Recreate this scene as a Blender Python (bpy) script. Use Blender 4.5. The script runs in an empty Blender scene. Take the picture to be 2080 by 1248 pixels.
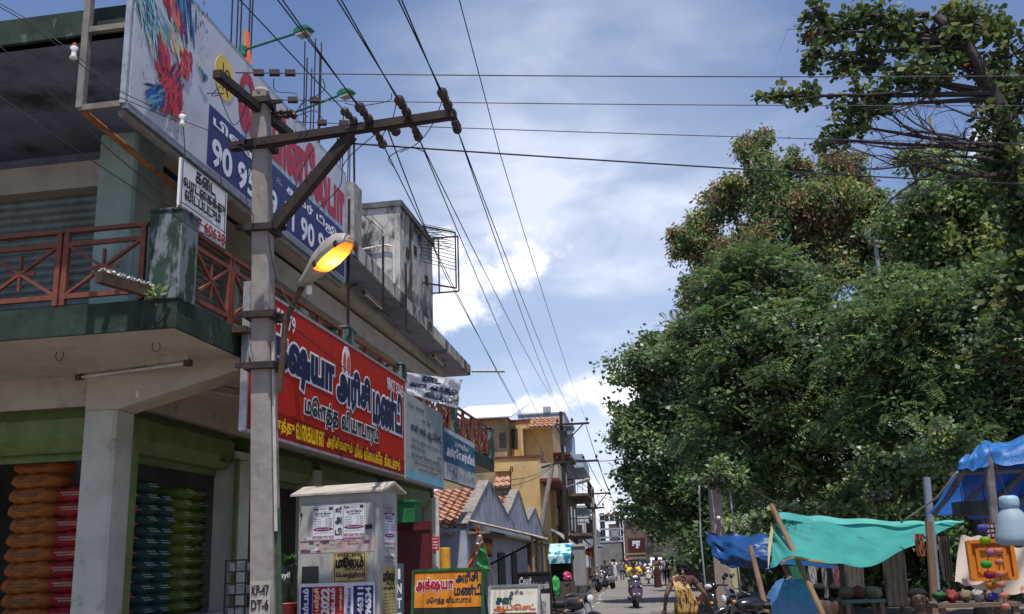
import bpy, math, random
import numpy as np
from mathutils import Matrix, Vector, geometry
SC = bpy.context.scene
COL = SC.collection
R_ = math.radians
# ---------------- camera -------------------------------------------------
FPX = 2000.0; CX, CY = 1040.0, 624.0
CAM = np.array([0.0, 0.0, 1.55])
_vy = np.array([1290 - CX, -(1138 - CY), -FPX])
_a = 770 - CX
_up = np.array([_a, (FPX * FPX + _vy[0] * _a) / (1138 - CY), -FPX])
_Y = _vy / np.linalg.norm(_vy); _Z = _up / np.linalg.norm(_up); _X = np.cross(_Y, _Z)
ROT = np.array([_X, _Y, _Z])
cd = bpy.data.cameras.new('street_camera'); cam = bpy.data.objects.new('street_camera', cd); COL.objects.link(cam)
M = Matrix.Identity(4)
for i in range(3):
 for j in range(3): M[i][j] = ROT[i][j]
M.translation = Vector(CAM); cam.matrix_world = M
cd.sensor_width = 36.0; cd.lens = FPX * 36.0 / 2080.0; cd.clip_start = .1; cd.clip_end = 3000
SC.camera = cam
def ray(x, y): return ROT @ np.array([x - CX, -(y - CY), -FPX])
def G(x, y, z=0.0):                       # where the line of sight meets the level z
 d = ray(x, y); return CAM + d * (z - CAM[2]) / d[2]
def AT(x, y, Y):                          # where it meets the cross-street plane Y
 d = ray(x, y); return CAM + d * Y / d[1]
def PX(Y, n): return n * Y / FPX          # metres covered by n photo pixels at distance Y
# ---------------- light --------------------------------------------------
SUN_EL, SUN_AZ = R_(70), R_(164)           # azimuth from +Y towards +X
SC.view_settings.view_transform = 'Standard'; SC.view_settings.look = 'None'
SC.view_settings.gamma = 1; SC.view_settings.exposure = 0.4
sl = bpy.data.lights.new('sun', 'SUN'); sl.energy = 4.2; sl.angle = R_(.5); sl.color = (1, .95, .87)
so = bpy.data.objects.new('sun', sl); COL.objects.link(so)
sd = Vector((math.sin(SUN_AZ) * math.cos(SUN_EL), math.cos(SUN_AZ) * math.cos(SUN_EL), math.sin(SUN_EL)))
so.rotation_euler = (-sd).to_track_quat('-Z', 'Y').to_euler(); so.location = (0, 0, 40)
W = bpy.data.worlds.new('World'); SC.world = W; W.use_nodes = True
nt = W.node_tree; ns = nt.nodes; lk = nt.links; bg = ns['Background']
def nd(t, **k):
 n = ns.new(t)
 for a, b in k.items(): setattr(n, a, b)
 return n
sky = nd('ShaderNodeTexSky', sky_type='NISHITA', sun_disc=False, sun_elevation=SUN_EL, sun_rotation=SUN_AZ, air_density=1.0, dust_density=.6, ozone_density=2.2)
tc = nd('ShaderNodeTexCoord')
def mth(op, a, b=None, c=None, clamp=False):
 n = nd('ShaderNodeMath', operation=op, use_clamp=clamp)
 for i, v in enumerate((a, b, c)):
  if v is None: continue
  if isinstance(v, (int, float)): n.inputs[i].default_value = v
  else: lk.new(v, n.inputs[i])
 return n.outputs[0]
def vn(v):
 n = nd('ShaderNodeCombineXYZ')
 for i in range(3): n.inputs[i].default_value = v[i]
 return n.outputs[0]
nrm = nd('ShaderNodeVectorMath', operation='NORMALIZE'); lk.new(tc.outputs['Generated'], nrm.inputs[0])
DIR = nrm.outputs[0]
def noise(scale, detail=7, rough=.6, vec=None, mscale=(1, 1, 1), loc=(0, 0, 0), rot=(0, 0, 0), dist=0):
 mp = nd('ShaderNodeMapping'); mp.inputs['Scale'].default_value = mscale; mp.inputs['Location'].default_value = loc; mp.inputs['Rotation'].default_value = rot
 lk.new(vec or DIR, mp.inputs[0])
 n = nd('ShaderNodeTexNoise'); n.inputs['Scale'].default_value = scale; n.inputs['Detail'].default_value = detail; n.inputs['Roughness'].default_value = rough; n.inputs['Distortion'].default_value = dist
 lk.new(mp.outputs[0], n.inputs['Vector']); return n.outputs[0]
def smooth(v, a, b):
 n = nd('ShaderNodeMapRange', interpolation_type='SMOOTHSTEP'); n.inputs['From Min'].default_value = a; n.inputs['From Max'].default_value = b
 lk.new(v, n.inputs['Value']); return n.outputs[0]
nA = noise(26, 8, .62); nB = noise(9, 6, .6, loc=(3, 1, 7))
def puff(px, py, w, h):                   # one cumulus heap standing in that direction of the sky
 d = ray(px, py); d = d / np.linalg.norm(d)
 n = nd('ShaderNodeVectorMath', operation='SUBTRACT'); lk.new(DIR, n.inputs[0]); n.inputs[1].default_value = d
 s = nd('ShaderNodeVectorMath', operation='MULTIPLY'); lk.new(n.outputs[0], s.inputs[0])
 s.inputs[1].default_value = (FPX / w, FPX / w, FPX / h)
 l = nd('ShaderNodeVectorMath', operation='LENGTH'); lk.new(s.outputs[0], l.inputs[0])
 v = mth('SUBTRACT', 1.0, l.outputs['Value'])
 v = mth('ADD', v, mth('MULTIPLY', mth('SUBTRACT', nA, .5), 1.9))
 return mth('ADD', v, mth('MULTIPLY', mth('SUBTRACT', nB, .5), 1.3))
heaps = None
for a in ((1062, 512, 95, 75), (960, 560, 110, 60), (905, 520, 60, 70), (905, 625, 110, 50), (1215, 785, 100, 45), (1108, 822, 80, 32), (1260, 800, 60, 60), (1215, 1000, 60, 55), (2020, 300, 60, 60), (1250, 1040, 60, 26)):
 v = puff(*a); heaps = v if heaps is None else mth('MAXIMUM', heaps, v)
cum = smooth(heaps, .02, .72)
ci = noise(4.5, 8, .52, mscale=(1, 1, 2.6), rot=(.2, .35, .1), dist=.25)
d0 = ray(1180, 460); d0 = d0 / np.linalg.norm(d0)
dn = nd('ShaderNodeVectorMath', operation='DISTANCE'); lk.new(DIR, dn.inputs[0]); dn.inputs[1].default_value = d0
cirm = smooth(dn.outputs['Value'], .34, .06)
cir = mth('MULTIPLY', mth('ADD', mth('MULTIPLY', smooth(ci, .36, .78), .85), .32), cirm)
veil = mth('MULTIPLY', smooth(noise(3, 6, .6, mscale=(1, 1, 2), loc=(9, 2, 4)), .4, .8), .03)
low = nd('ShaderNodeSeparateXYZ'); lk.new(DIR, low.inputs[0])
hz = smooth(low.outputs['Z'], .22, .03)
thin = mth('MINIMUM', mth('ADD', mth('ADD', cir, veil), mth('MULTIPLY', hz, .5)), .9)
def mixc(f, a, b):
 n = nd('ShaderNodeMix', data_type='RGBA'); lk.new(f, n.inputs[0])
 for i, v in ((6, a), (7, b)):
  if isinstance(v, tuple): n.inputs[i].default_value = v
  else: lk.new(v, n.inputs[i])
 return n.outputs[2]
skt = nd('ShaderNodeMix', data_type='RGBA', blend_type='MULTIPLY'); skt.inputs[0].default_value = 1
lk.new(sky.outputs[0], skt.inputs[6]); skt.inputs[7].default_value = (.98, .97, 1.08, 1)
c1 = mixc(thin, skt.outputs[2], (6.6, 7.2, 8.6, 1))
cshade = mixc(smooth(nA, .35, .6), (6.3, 6.9, 8.2, 1), (9.5, 9.6, 10.2, 1))
c2 = mixc(cum, c1, cshade)
lk.new(c2, bg.inputs[0]); bg.inputs[1].default_value = .1
# ---------------- materials ----------------------------------------------
def S(r, g, b):
 return tuple((x / 255 / 12.92) if x / 255 <= .04045 else ((x / 255 + .055) / 1.055) ** 2.4 for x in (r, g, b))
MATS = {}
def pm(name, c1, c2=None, sc=6, lo=.42, hi=.62, rough=.8, metal=0, bump=0, st=(1, 1, 1), c3=None, sc3=3, lo3=.52, hi3=.6, st3=(1, 1, 1), emit=0, spec=.35, bsc=None, trans=0, dtl=7):
 if name in MATS: return MATS[name]
 m = bpy.data.materials.new(name); m.use_nodes = True; MATS[name] = m
 t = m.node_tree; N = t.nodes; b = N['Principled BSDF']
 c2 = c2 or tuple(x * .72 for x in c1)
 co = N.new('ShaderNodeTexCoord')
 def nz(scale, st_):
  mp = N.new('ShaderNodeMapping'); mp.inputs['Scale'].default_value = st_; t.links.new(co.outputs['Object'], mp.inputs[0])
  n = N.new('ShaderNodeTexNoise'); n.inputs['Scale'].default_value = scale; n.inputs['Detail'].default_value = dtl; n.inputs['Roughness'].default_value = .65
  t.links.new(mp.outputs[0], n.inputs['Vector']); return n
 n1 = nz(sc, st); rp = N.new('ShaderNodeValToRGB'); e = rp.color_ramp.elements
 e[0].position = lo; e[0].color = (*c1, 1); e[1].position = hi; e[1].color = (*c2, 1)
 t.links.new(n1.outputs[0], rp.inputs[0]); out = rp.outputs[0]
 if c3:
  n3 = nz(sc3, st3); r3 = N.new('ShaderNodeMapRange'); r3.inputs['From Min'].default_value = lo3; r3.inputs['From Max'].default_value = hi3
  t.links.new(n3.outputs[0], r3.inputs[0]); mx = N.new('ShaderNodeMix'); mx.data_type = 'RGBA'
  t.links.new(r3.outputs[0], mx.inputs[0]); t.links.new(out, mx.inputs[6]); mx.inputs[7].default_value = (*c3, 1); out = mx.outputs[2]
 t.links.new(out, b.inputs['Base Color'])
 b.inputs['Roughness'].default_value = rough; b.inputs['Metallic'].default_value = metal; b.inputs['Specular IOR Level'].default_value = spec
 if bump:
  bn = N.new('ShaderNodeBump'); bn.inputs['Strength'].default_value = bump; bn.inputs['Distance'].default_value = .02
  nb = nz(bsc or sc * 2, st); t.links.new(nb.outputs[0], bn.inputs['Height']); t.links.new(bn.outputs[0], b.inputs['Normal'])
 if emit:
  b.inputs['Emission Color'].default_value = (*c1, 1); b.inputs['Emission Strength'].default_value = emit
 if trans:
  tr = N.new('ShaderNodeBsdfTranslucent'); t.links.new(out, tr.inputs[0]); ms = N.new('ShaderNodeMixShader'); ms.inputs[0].default_value = trans
  t.links.new(b.outputs[0], ms.inputs[1]); t.links.new(tr.outputs[0], ms.inputs[2]); t.links.new(ms.outputs[0], N['Material Output'].inputs[0])
 return m
# ---------------- mesh building ------------------------------------------
_txt = {}
def tam(s):                                # written order -> drawn order of the vowel signs that stand in front
 s = s.replace('ொ', 'ொ').replace('ோ', 'ோ').replace('ௌ', 'ெள')
 o = []
 for c in s:
  if c in 'ெேை' and o:
   if len(o) >= 3 and o[-1] == 'ஷ' and o[-2] == '்': o.insert(len(o) - 3, c)
   else: o.insert(len(o) - 1, c)
  else: o.append(c)
 return ''.join(o)
def text_geo(s, bold=0.0):
 key = (s, bold)
 if key in _txt: return _txt[key]
 cu = bpy.data.curves.new('txt', 'FONT'); cu.body = tam(s); cu.size = 1.0; cu.resolution_u = 3
 ob = bpy.data.objects.new('txt', cu); COL.objects.link(ob)
 bpy.context.view_layer.update()
 dg = bpy.context.evaluated_depsgraph_get()
 cv = ob.evaluated_get(dg).to_curve(dg)
 loops = []
 for sp in cv.splines:
  pts = []
  if sp.type == 'BEZIER':
   bp = sp.bezier_points; n = len(bp)
   for i in range(n):
    a, b = bp[i], bp[(i + 1) % n]
    st = geometry.interpolate_bezier(a.co, a.handle_right, b.handle_left, b.co, 2 if (a.co - b.co).length < .06 else 3 if (a.co - b.co).length < .25 else 4)
    pts += [(p.x, p.y) for p in st[:-1]]
  else: pts = [(p.co.x, p.co.y) for p in sp.points]
  q = []
  for p in pts:
   if not q or abs(p[0] - q[-1][0]) + abs(p[1] - q[-1][1]) > 1e-4: q.append(p)
  if len(q) > 2 and abs(q[0][0] - q[-1][0]) + abs(q[0][1] - q[-1][1]) < 1e-4: q.pop()
  z = []
  for i, p in enumerate(q):
   if z and math.hypot(p[0] - z[-1][0], p[1] - z[-1][1]) < .018 and len(q) > 8: continue
   z.append(p)
  q = z
  if len(q) > 2: loops.append(q)
 ob.to_curve_clear() if hasattr(ob, 'to_curve_clear') else None
 bpy.data.objects.remove(ob); bpy.data.curves.remove(cu)
 area = lambda q: sum(q[i][0] * q[(i + 1) % len(q)][1] - q[(i + 1) % len(q)][0] * q[i][1] for i in range(len(q))) / 2
 if not loops: return [], [], (0, 0, 1, 1)
 big = max(loops, key=lambda q: abs(area(q)))
 if area(big) < 0: loops = [q[::-1] for q in loops]
 if bold:
  base = []
  for q in loops:                    # push each outline outwards by the bold amount
   P = np.array(q); n = len(P); e = np.roll(P, -1, 0) - P; e /= np.maximum(np.linalg.norm(e, axis=1), 1e-9)[:, None]
   nr = np.stack([e[:, 1], -e[:, 0]], 1); nm = nr + np.roll(nr, 1, 0); l2 = np.maximum((nm ** 2).sum(1), .55)
   base.append([tuple(p) for p in P + nm * (2 * bold / l2)[:, None]])
 else: base = loops
 vs = []; es = []
 for q in base:
  o = len(vs); vs += [Vector(p) for p in q]; es += [(o + i, o + (i + 1) % len(q)) for i in range(len(q))]
 r = geometry.delaunay_2d_cdt(vs, es, [], 0, 1e-6)
 V, F = r[0], r[2]
 A = [(np.array(q), np.roll(np.array(q), -1, 0)) for q in base]
 P0 = np.concatenate([a for a, b in A]); P1 = np.concatenate([b for a, b in A])
 VV = np.array([tuple(v) for v in V]); C = VV[np.array([f[:3] for f in F])].mean(1); keep = []
 o_ = np.argsort(C[:, 0]); mnx = np.minimum(P0[:, 0], P1[:, 0]); mxx = np.maximum(P0[:, 0], P1[:, 0])
 for s_ in range(0, len(o_), 64):
  ii = o_[s_:s_ + 64]; cx, cy = C[ii, 0][:, None], C[ii, 1][:, None]
  e = mxx > cx.min()                 # only edges to the right of the points matter
  a0, a1 = P0[e], P1[e]
  up = (a0[:, 1] <= cy) & (a1[:, 1] > cy); dn_ = (a0[:, 1] > cy) & (a1[:, 1] <= cy)
  cr = (a1[:, 0] - a0[:, 0]) * (cy - a0[:, 1]) - (cx - a0[:, 0]) * (a1[:, 1] - a0[:, 1])
  wn = (up & (cr > 0)).sum(1) - (dn_ & (cr < 0)).sum(1)
  keep += [tuple(F[i]) for i, w in zip(ii, wn) if w != 0]
 al = np.array([p for q in loops for p in q])
 res = ([tuple(v) for v in V], keep, (al[:, 0].min(), al[:, 1].min(), al[:, 0].max(), al[:, 1].max()))
 _txt[key] = res; return res
def v3(p): return Vector((float(p[0]), float(p[1]), float(p[2])))
class MB:
 def __init__(s): s.v = []; s.f = []; s.m = []; s.k = 0
 def mat(s, k): s.k = k; return s
 def q(s, *p):
  o = len(s.v); s.v += [v3(x) for x in p]; s.f.append(tuple(range(o, o + len(p)))); s.m.append(s.k); return s
 def raw(s, vs, fs):
  o = len(s.v); s.v += [v3(x) for x in vs]; s.f += [tuple(i + o for i in f) for f in fs]; s.m += [s.k] * len(fs); return s
 def box(s, c, h, ax=None):
  c = v3(c); ax = [Vector((1, 0, 0)), Vector((0, 1, 0)), Vector((0, 0, 1))] if ax is None else [v3(a).normalized() for a in ax]
  P = [c + ax[0] * h[0] * i + ax[1] * h[1] * j + ax[2] * h[2] * k for i in (-1, 1) for j in (-1, 1) for k in (-1, 1)]
  return s.raw(P, [(0, 1, 3, 2), (4, 6, 7, 5), (0, 4, 5, 1), (2, 3, 7, 6), (0, 2, 6, 4), (1, 5, 7, 3)])
 def bx(s, x0, x1, y0, y1, z0, z1): return s.box(((x0 + x1) / 2, (y0 + y1) / 2, (z0 + z1) / 2), (abs(x1 - x0) / 2, abs(y1 - y0) / 2, abs(z1 - z0) / 2))
 def bar(s, p, q, w, h=None, up=(0, 0, 1)):
  p, q = v3(p), v3(q); d = q - p; h = h or w; u = v3(up)
  if abs(d.normalized().dot(u)) > .95: u = Vector((0, 1, 0))
  a = d.cross(u).normalized(); b = a.cross(d).normalized()
  return s.box((p + q) / 2, (d.length / 2, w / 2, h / 2), (d, a, b))
 def tube(s, pts, r, n=6, cap=True):
  pts = [v3(p) for p in pts]; o = len(s.v); m = len(pts); rs = r if isinstance(r, (list, tuple)) else [r] * m
  pa = None
  for i, p in enumerate(pts):
   d = (pts[min(i + 1, m - 1)] - pts[max(i - 1, 0)])
   d = d.normalized() if d.length > 1e-9 else Vector((0, 0, 1))
   if pa is None:
    u = Vector((0, 0, 1)) if abs(d.z) < .9 else Vector((1, 0, 0)); a = d.cross(u).normalized()
   else:
    a = pa - d * pa.dot(d); a = a.normalized() if a.length > 1e-6 else d.orthogonal().normalized()
   pa = a; b = d.cross(a)
   for k in range(n):
    t = 2 * math.pi * k / n; s.v.append(p + (a * math.cos(t) + b * math.sin(t)) * rs[i])
  for i in range(m - 1):
   for k in range(n):
    k2 = (k + 1) % n; s.f.append((o + i * n + k, o + i * n + k2, o + (i + 1) * n + k2, o + (i + 1) * n + k)); s.m.append(s.k)
  if cap:
   s.f.append(tuple(o + k for k in range(n))[::-1]); s.f.append(tuple(o + (m - 1) * n + k for k in range(n))); s.m += [s.k, s.k]
  return s
 def lathe(s, c, prof, n=14, ax=((1, 0, 0), (0, 1, 0), (0, 0, 1)), sx=1, sy=1):
  c = v3(c); A = [v3(a).normalized() for a in ax]; o = len(s.v)
  for r, z in prof:
   for k in range(n):
    t = 2 * math.pi * k / n; s.v.append(c + A[0] * r * math.cos(t) * sx + A[1] * r * math.sin(t) * sy + A[2] * z)
  for i in range(len(prof) - 1):
   for k in range(n):
    k2 = (k + 1) % n; s.f.append((o + i * n + k, o + i * n + k2, o + (i + 1) * n + k2, o + (i + 1) * n + k)); s.m.append(s.k)
  s.f.append(tuple(o + k for k in range(n))[::-1]); s.f.append(tuple(o + (len(prof) - 1) * n + k for k in range(n))); s.m += [s.k, s.k]
  return s
 def ell(s, c, r, nu=12, nv=8, ax=((1, 0, 0), (0, 1, 0), (0, 0, 1)), e=1.0):
  P = []
  for i in range(nv + 1):
   t = -math.pi / 2 + math.pi * i / nv; cz = math.copysign(abs(math.sin(t)) ** e, math.sin(t)); cr = max(abs(math.cos(t)) ** e, .02)
   P.append((cr, cz * r[2]))
  return s.lathe(c, P, nu, ax, r[0], r[1])
 def wheel(s, c, axis, R, w, n=20, inner=.6):
  a = v3(axis).normalized(); u = a.orthogonal().normalized(); b = a.cross(u)
  return s.lathe(c, [(R * inner, -w / 2), (R * .93, -w / 2), (R, -w * .25), (R, w * .25), (R * .93, w / 2), (R * inner, w / 2)], n, (u, b, a))
 def prism(s, poly, o, ex, ey, en, t):
  o, ex, ey, en = v3(o), v3(ex), v3(ey), v3(en); n = len(poly); b = len(s.v)
  for k in (0, t): s.v += [o + ex * x + ey * y + en * k for x, y in poly]
  s.f.append(tuple(b + i for i in range(n))[::-1]); s.f.append(tuple(b + n + i for i in range(n))); s.m += [s.k] * 2
  for i in range(n):
   j = (i + 1) % n; s.f.append((b + i, b + j, b + n + j, b + n + i)); s.m.append(s.k)
  return s
 def text(s, st, o, ex, ey, x0, x1, y0, y1, bold=.03, off=.004, rot=0):
  V, F, (a, b, c, d) = text_geo(st, bold)
  o, ex, ey = v3(o), v3(ex), v3(ey); en = ex.cross(ey).normalized(); P = []
  for x, y in V:
   fx, fy = (x - a) / max(c - a, 1e-6), (y - b) / max(d - b, 1e-6)
   P.append(o + ex * (x0 + fx * (x1 - x0)) + ey * (y0 + fy * (y1 - y0)) + en * off)
  return s.raw(P, F)
def link(o):
 COL.objects.link(o); return o
MW = {}
def tag(o, label=None, cat=None, group=None, kind=None):
 if label: o['label'] = label
 if cat: o['category'] = cat
 if group: o['group'] = group
 if kind: o['kind'] = kind
 return o
def thing(name, label, cat, loc=(0, 0, 0), rz=0.0, group=None, kind=None):
 o = link(bpy.data.objects.new(name, None)); o.empty_display_size = .2
 o.location = v3(loc); o.rotation_euler = (0, 0, rz)
 MW[o] = Matrix.Translation(v3(loc)) @ Matrix.Rotation(rz, 4, 'Z')
 return tag(o, label, cat, group, kind)
def obj(name, mb, mats, parent=None, frame=None, smooth=False, label=None, cat=None, group=None, kind=None, bevel=0, rec=True):
 mats = mats if isinstance(mats, (list, tuple)) else [mats]
 vs = mb.v; W_ = Matrix.Identity(4)
 if parent is not None:
  W_ = MW[parent].copy()
  if frame is not None: T = W_.inverted() @ frame; vs = [T @ v for v in vs]
 else:
  if frame is not None: vs = [frame @ v for v in vs]
  if rec and vs:
   xs = [v.x for v in vs]; ys = [v.y for v in vs]; zs = [v.z for v in vs]
   c = Vector(((min(xs) + max(xs)) / 2, (min(ys) + max(ys)) / 2, min(zs))); W_ = Matrix.Translation(c); vs = [v - c for v in vs]
 me = bpy.data.meshes.new(name); me.from_pydata([tuple(v) for v in vs], [], mb.f); 
 for m in mats: me.materials.append(m)
 me.polygons.foreach_set('material_index', mb.m)
 if smooth: me.polygons.foreach_set('use_smooth', [True] * len(me.polygons))
 me.update()
 o = link(bpy.data.objects.new(name, me))
 if parent is not None: o.parent = parent; MW[o] = W_
 else: o.matrix_world = W_; o.location = W_.translation; MW[o] = W_
 if bevel:
  b = o.modifiers.new('bevel', 'BEVEL'); b.width = bevel; b.segments = 2; b.limit_method = 'ANGLE'
 return tag(o, label, cat, group, kind)
def copy_tree(o, parent=None, loc=None, rz=None, label=None, group=None):
 c = link(o.copy())
 if parent is not None: c.parent = parent
 if loc is not None: c.location = v3(loc)
 if rz is not None: c.rotation_euler = (0, 0, rz)
 if label: c['label'] = label
 if group: c['group'] = group
 for ch in [x for x in list(COL.objects) if x.parent == o]: copy_tree(ch, c)
 return c
ORD = ['topmost', 'second from the top', 'third from the top', 'fourth from the top', 'fifth from the top', 'sixth from the top', 'seventh from the top', 'eighth from the top', 'ninth from the top', 'tenth from the top', 'eleventh from the top', 'twelfth from the top', 'thirteenth from the top', 'fourteenth from the top', 'fifteenth from the top', 'sixteenth from the top', 'seventeenth from the top', 'eighteenth from the top', 'nineteenth from the top', 'twentieth from the top']
# facade frame of the corner building: x towards the road, y along the front, z up
_d = ray(1390, 1134); _d[2] = 0; FU = _d / np.linalg.norm(_d); FN = np.array([FU[1], -FU[0], 0.0])
_d = ray(355, 667); C0 = CAM + _d * (3.6 - 1.55) / _d[2]; C0[2] = 0
FRZ = math.atan2(FN[1], FN[0])
FM = Matrix.Translation(v3(C0)) @ Matrix.Rotation(FRZ, 4, 'Z')
def toF(p): q = np.array(p, float) - C0; return np.array([q @ FN, q @ FU, p[2]])
def FX(px, py, x=0.0):
 d = ray(px, py); t = ((C0 + FN * x - CAM) @ FN) / (d @ FN); return toF(CAM + d * t)
def FY(px, py, u=0.0):
 d = ray(px, py); t = ((C0 + FU * u - CAM) @ FU) / (d @ FU); return toF(CAM + d * t)
def fw(x, u, z): return np.array(FM @ Vector((x, u, z)))
# ---------------- palette --------------------------------------------------
conc = pm('weathered_concrete', (.30, .285, .265), (.20, .19, .175), sc=5, bump=.25, c3=(.07, .07, .065), sc3=3, lo3=.55, hi3=.68, st3=(1, 1, .35))
plaster = pm('cream_plaster', (.47, .41, .34), (.39, .34, .28), sc=3, bump=.1, c3=(.22, .19, .15), sc3=2.2, lo3=.58, hi3=.75)
dirtpl = pm('stained_plaster', (.47, .44, .40), (.37, .34, .31), sc=4, bump=.2, c3=(.045, .045, .043), sc3=2.4, lo3=.46, hi3=.58, st3=(1, 1, .45))
mossg = pm('mossy_green_paint', (.02, .042, .027), (.012, .022, .017), sc=5, bump=.25, c3=(.10, .12, .11), sc3=6, lo3=.60, hi3=.66, st3=(1, 1, .5))
mossw = pm('peeling_green_paint', (.022, .052, .032), (.015, .03, .022), sc=6, bump=.3, c3=(.15, .17, .19), sc3=7, lo3=.49, hi3=.55, st3=(1, 1, .3))
blueg = pm('grey_blue_wash', (.22, .24, .34), (.16, .17, .24), sc=2, bump=.1, c3=(.04, .045, .05), sc3=1.5, lo3=.5, hi3=.7)
palegr = pm('pale_green_paint', (.36, .48, .43), (.28, .38, .34), sc=3, bump=.1, c3=(.18, .2, .18), sc3=3, lo3=.57, hi3=.7, st3=(1, 1, .4))
shutm = pm('painted_shutter_steel', (.20, .235, .22), (.13, .15, .14), sc=3, rough=.55, metal=.2, st=(1, 1, .3), c3=(.10, .08, .06), sc3=4, lo3=.58, hi3=.7)
redoxide = pm('red_oxide_iron', (.20, .055, .028), (.13, .038, .022), sc=12, rough=.6, c3=(.12, .055, .03), sc3=9, lo3=.56, hi3=.64)
shopgreen = pm('shop_green_paint', (.13, .185, .06), (.09, .14, .04), sc=4, rough=.55, c3=(.05, .07, .03), sc3=3, lo3=.58, hi3=.72)
colpaint = pm('cream_column_paint', (.46, .455, .40), (.39, .385, .33), sc=3, rough=.7, c3=(.28, .26, .21), sc3=5, lo3=.60, hi3=.7)
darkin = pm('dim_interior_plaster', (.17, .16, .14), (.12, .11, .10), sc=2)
blackiron = pm('black_iron', (.022, .02, .02), (.05, .03, .02), sc=10, rough=.55, metal=.4)
rust = pm('rusty_pipe', (.28, .11, .035), (.14, .055, .025), sc=14, rough=.8)
galv = pm('galvanised_steel', (.45, .46, .47), (.33, .33, .34), sc=9, rough=.45, metal=.6)
whitep = pm('white_vinyl', (.70, .71, .74), (.66, .67, .70), sc=3, rough=.4)
blackp = pm('black_lettering', (.012, .012, .02), rough=.5)
wirem = pm('black_wire', (.018, .018, .022), rough=.6)
alw = pm('aluminium_wire', (.08, .08, .09), rough=.5, metal=.3)
tubew = pm('tube_glass', (.62, .62, .60), rough=.3)
porc = pm('white_porcelain', (.72, .70, .66), (.6, .58, .54), sc=20, rough=.25)
# ---------------- the ground ------------------------------------------------
dirt = pm('dusty_ground', (.17, .145, .12), (.12, .10, .085), sc=1.2, bump=.4, bsc=18, c3=(.10, .09, .075), sc3=.6, lo3=.5, hi3=.65)
asph = pm('dusty_asphalt', (.19, .172, .158), (.15, .137, .126), sc=.8, rough=.9, bump=.35, bsc=60, c3=(.125, .115, .105), sc3=.35, lo3=.5, hi3=.66)
g = MB(); g.q((-900, -60, 0), (900, -60, 0), (900, 1500, 0), (-900, 1500, 0)); obj('ground', g, dirt, kind='structure', rec=False)
g = MB()
nl = 60
for i in range(nl):
 y0, y1 = -20 + 4.5 * i, -20 + 4.5 * (i + 1)
 lx = lambda y: -1.75 + .12 * math.sin(y * .35) + (.55 if y < 28 else 0) * 0
 rx = lambda y: 3.6 + .2 * math.sin(y * .22 + 1)
 g.q((lx(y0), y0, .012), (rx(y0), y0, .012), (rx(y1), y1, .012), (lx(y1), y1, .012))
obj('road', g, asph, kind='structure', rec=False)
g = MB()
for k in range(26):
 y = 24 + k * 3.1; g.box((-1.62 + .12 * math.sin(y * .35), y, .016), (.045, .55, .002))
obj('faded_edge_marking', g, pm('worn_road_paint', (.5, .48, .44), (.25, .23, .21), sc=14), kind='structure', rec=False)
# ---------------- corner building ---------------------------------------------
B = thing('corner_building', 'two storey corner shop building with green balcony, rolling shutters and flat overhanging roof', 'building', C0, FRZ)
UE = 14.7; UR = 16.0
# balcony slab, fascia kerb
m = MB(); m.bx(-5.5, -.012, .012, UE - .01, 3.6, 3.80); obj('balcony_slab', m, plaster, B)
m = MB(); m.bx(-.10, .02, -.02, UE, 3.604, 3.87); m.bx(-6.2, -.10, -.02, .10, 3.604, 3.87); m.bx(-1.5, -.02, UE - .11, UE + .01, 3.6, 3.86)
obj('balcony_kerb', m, mossg, B)
# balcony posts: corner, along the front, end
for (x0, x1, u0, u1, zt) in ((-.27, .035, -.035, .27, 4.66), (-.26, .035, 4.40, 4.66, 4.62), (-.26, .035, 6.95, 7.2, 4.62), (-.26, .035, 10.6, 10.9, 4.6), (-.28, .035, 14.3, 14.72, 4.55)):
 m = MB(); m.bx(x0, x1, u0, u1, 3.86, zt); m.bx(x0 - .012, x1 + .012, u0 - .012, u1 + .012, zt, zt + .03); obj('balcony_post', m, mossw, B, bevel=.008)
# railing panels
def rail_panel(p, d, L, z0=3.97, z1=4.58):
 p = Vector(p); d = Vector(d); m = MB(); Z = Vector((0, 0, 1)); w = .045
 A = lambda s, z: p + d * s + Z * z
 m.bar(A(-.02, z1), A(L + .02, z1), .05, .035); m.bar(A(.03, z1 - .125), A(L - .03, z1 - .125), .035, .04); m.bar(A(0, z0), A(L, z0), .04, .045)
 n = Vector((-d.y, d.x, 0))
 for s in (.025, L - .025): m.box(A(s, (z0 - .1 + z1) / 2), (.024, .021, (z1 - z0 + .06) / 2), (d, n, Z))
 c = A(L / 2, (z0 + z1 - .12) / 2)
 for (s0, za, s1, zb) in ((.05, z0 + .02, L - .05, z1 - .14), (L - .05, z0 + .02, .05, z1 - .14)):
  m.bar(A(s0, za), A(s1, zb), .024, .034, up=n)
 m.bar(c - Z * .16, c + Z * .17, .02, .032, up=n); m.bar(c - d * .14, c + d * .14, .016, .03)
 return m
for i in range(7): obj('railing_panel', rail_panel((-.33 - .81 * i, .03, 0), (-1, 0, 0), .79), redoxide, B)
for u0, u1, n in ((.30, 4.38, 5), (4.68, 6.93, 3), (7.22, 10.58, 4), (10.92, 14.28, 4)):
 L = (u1 - u0) / n
 for i in range(n): obj('railing_panel', rail_panel((-.05, u0 + L * i + .01, 0), (0, 1, 0), L - .02), redoxide, B)
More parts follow.
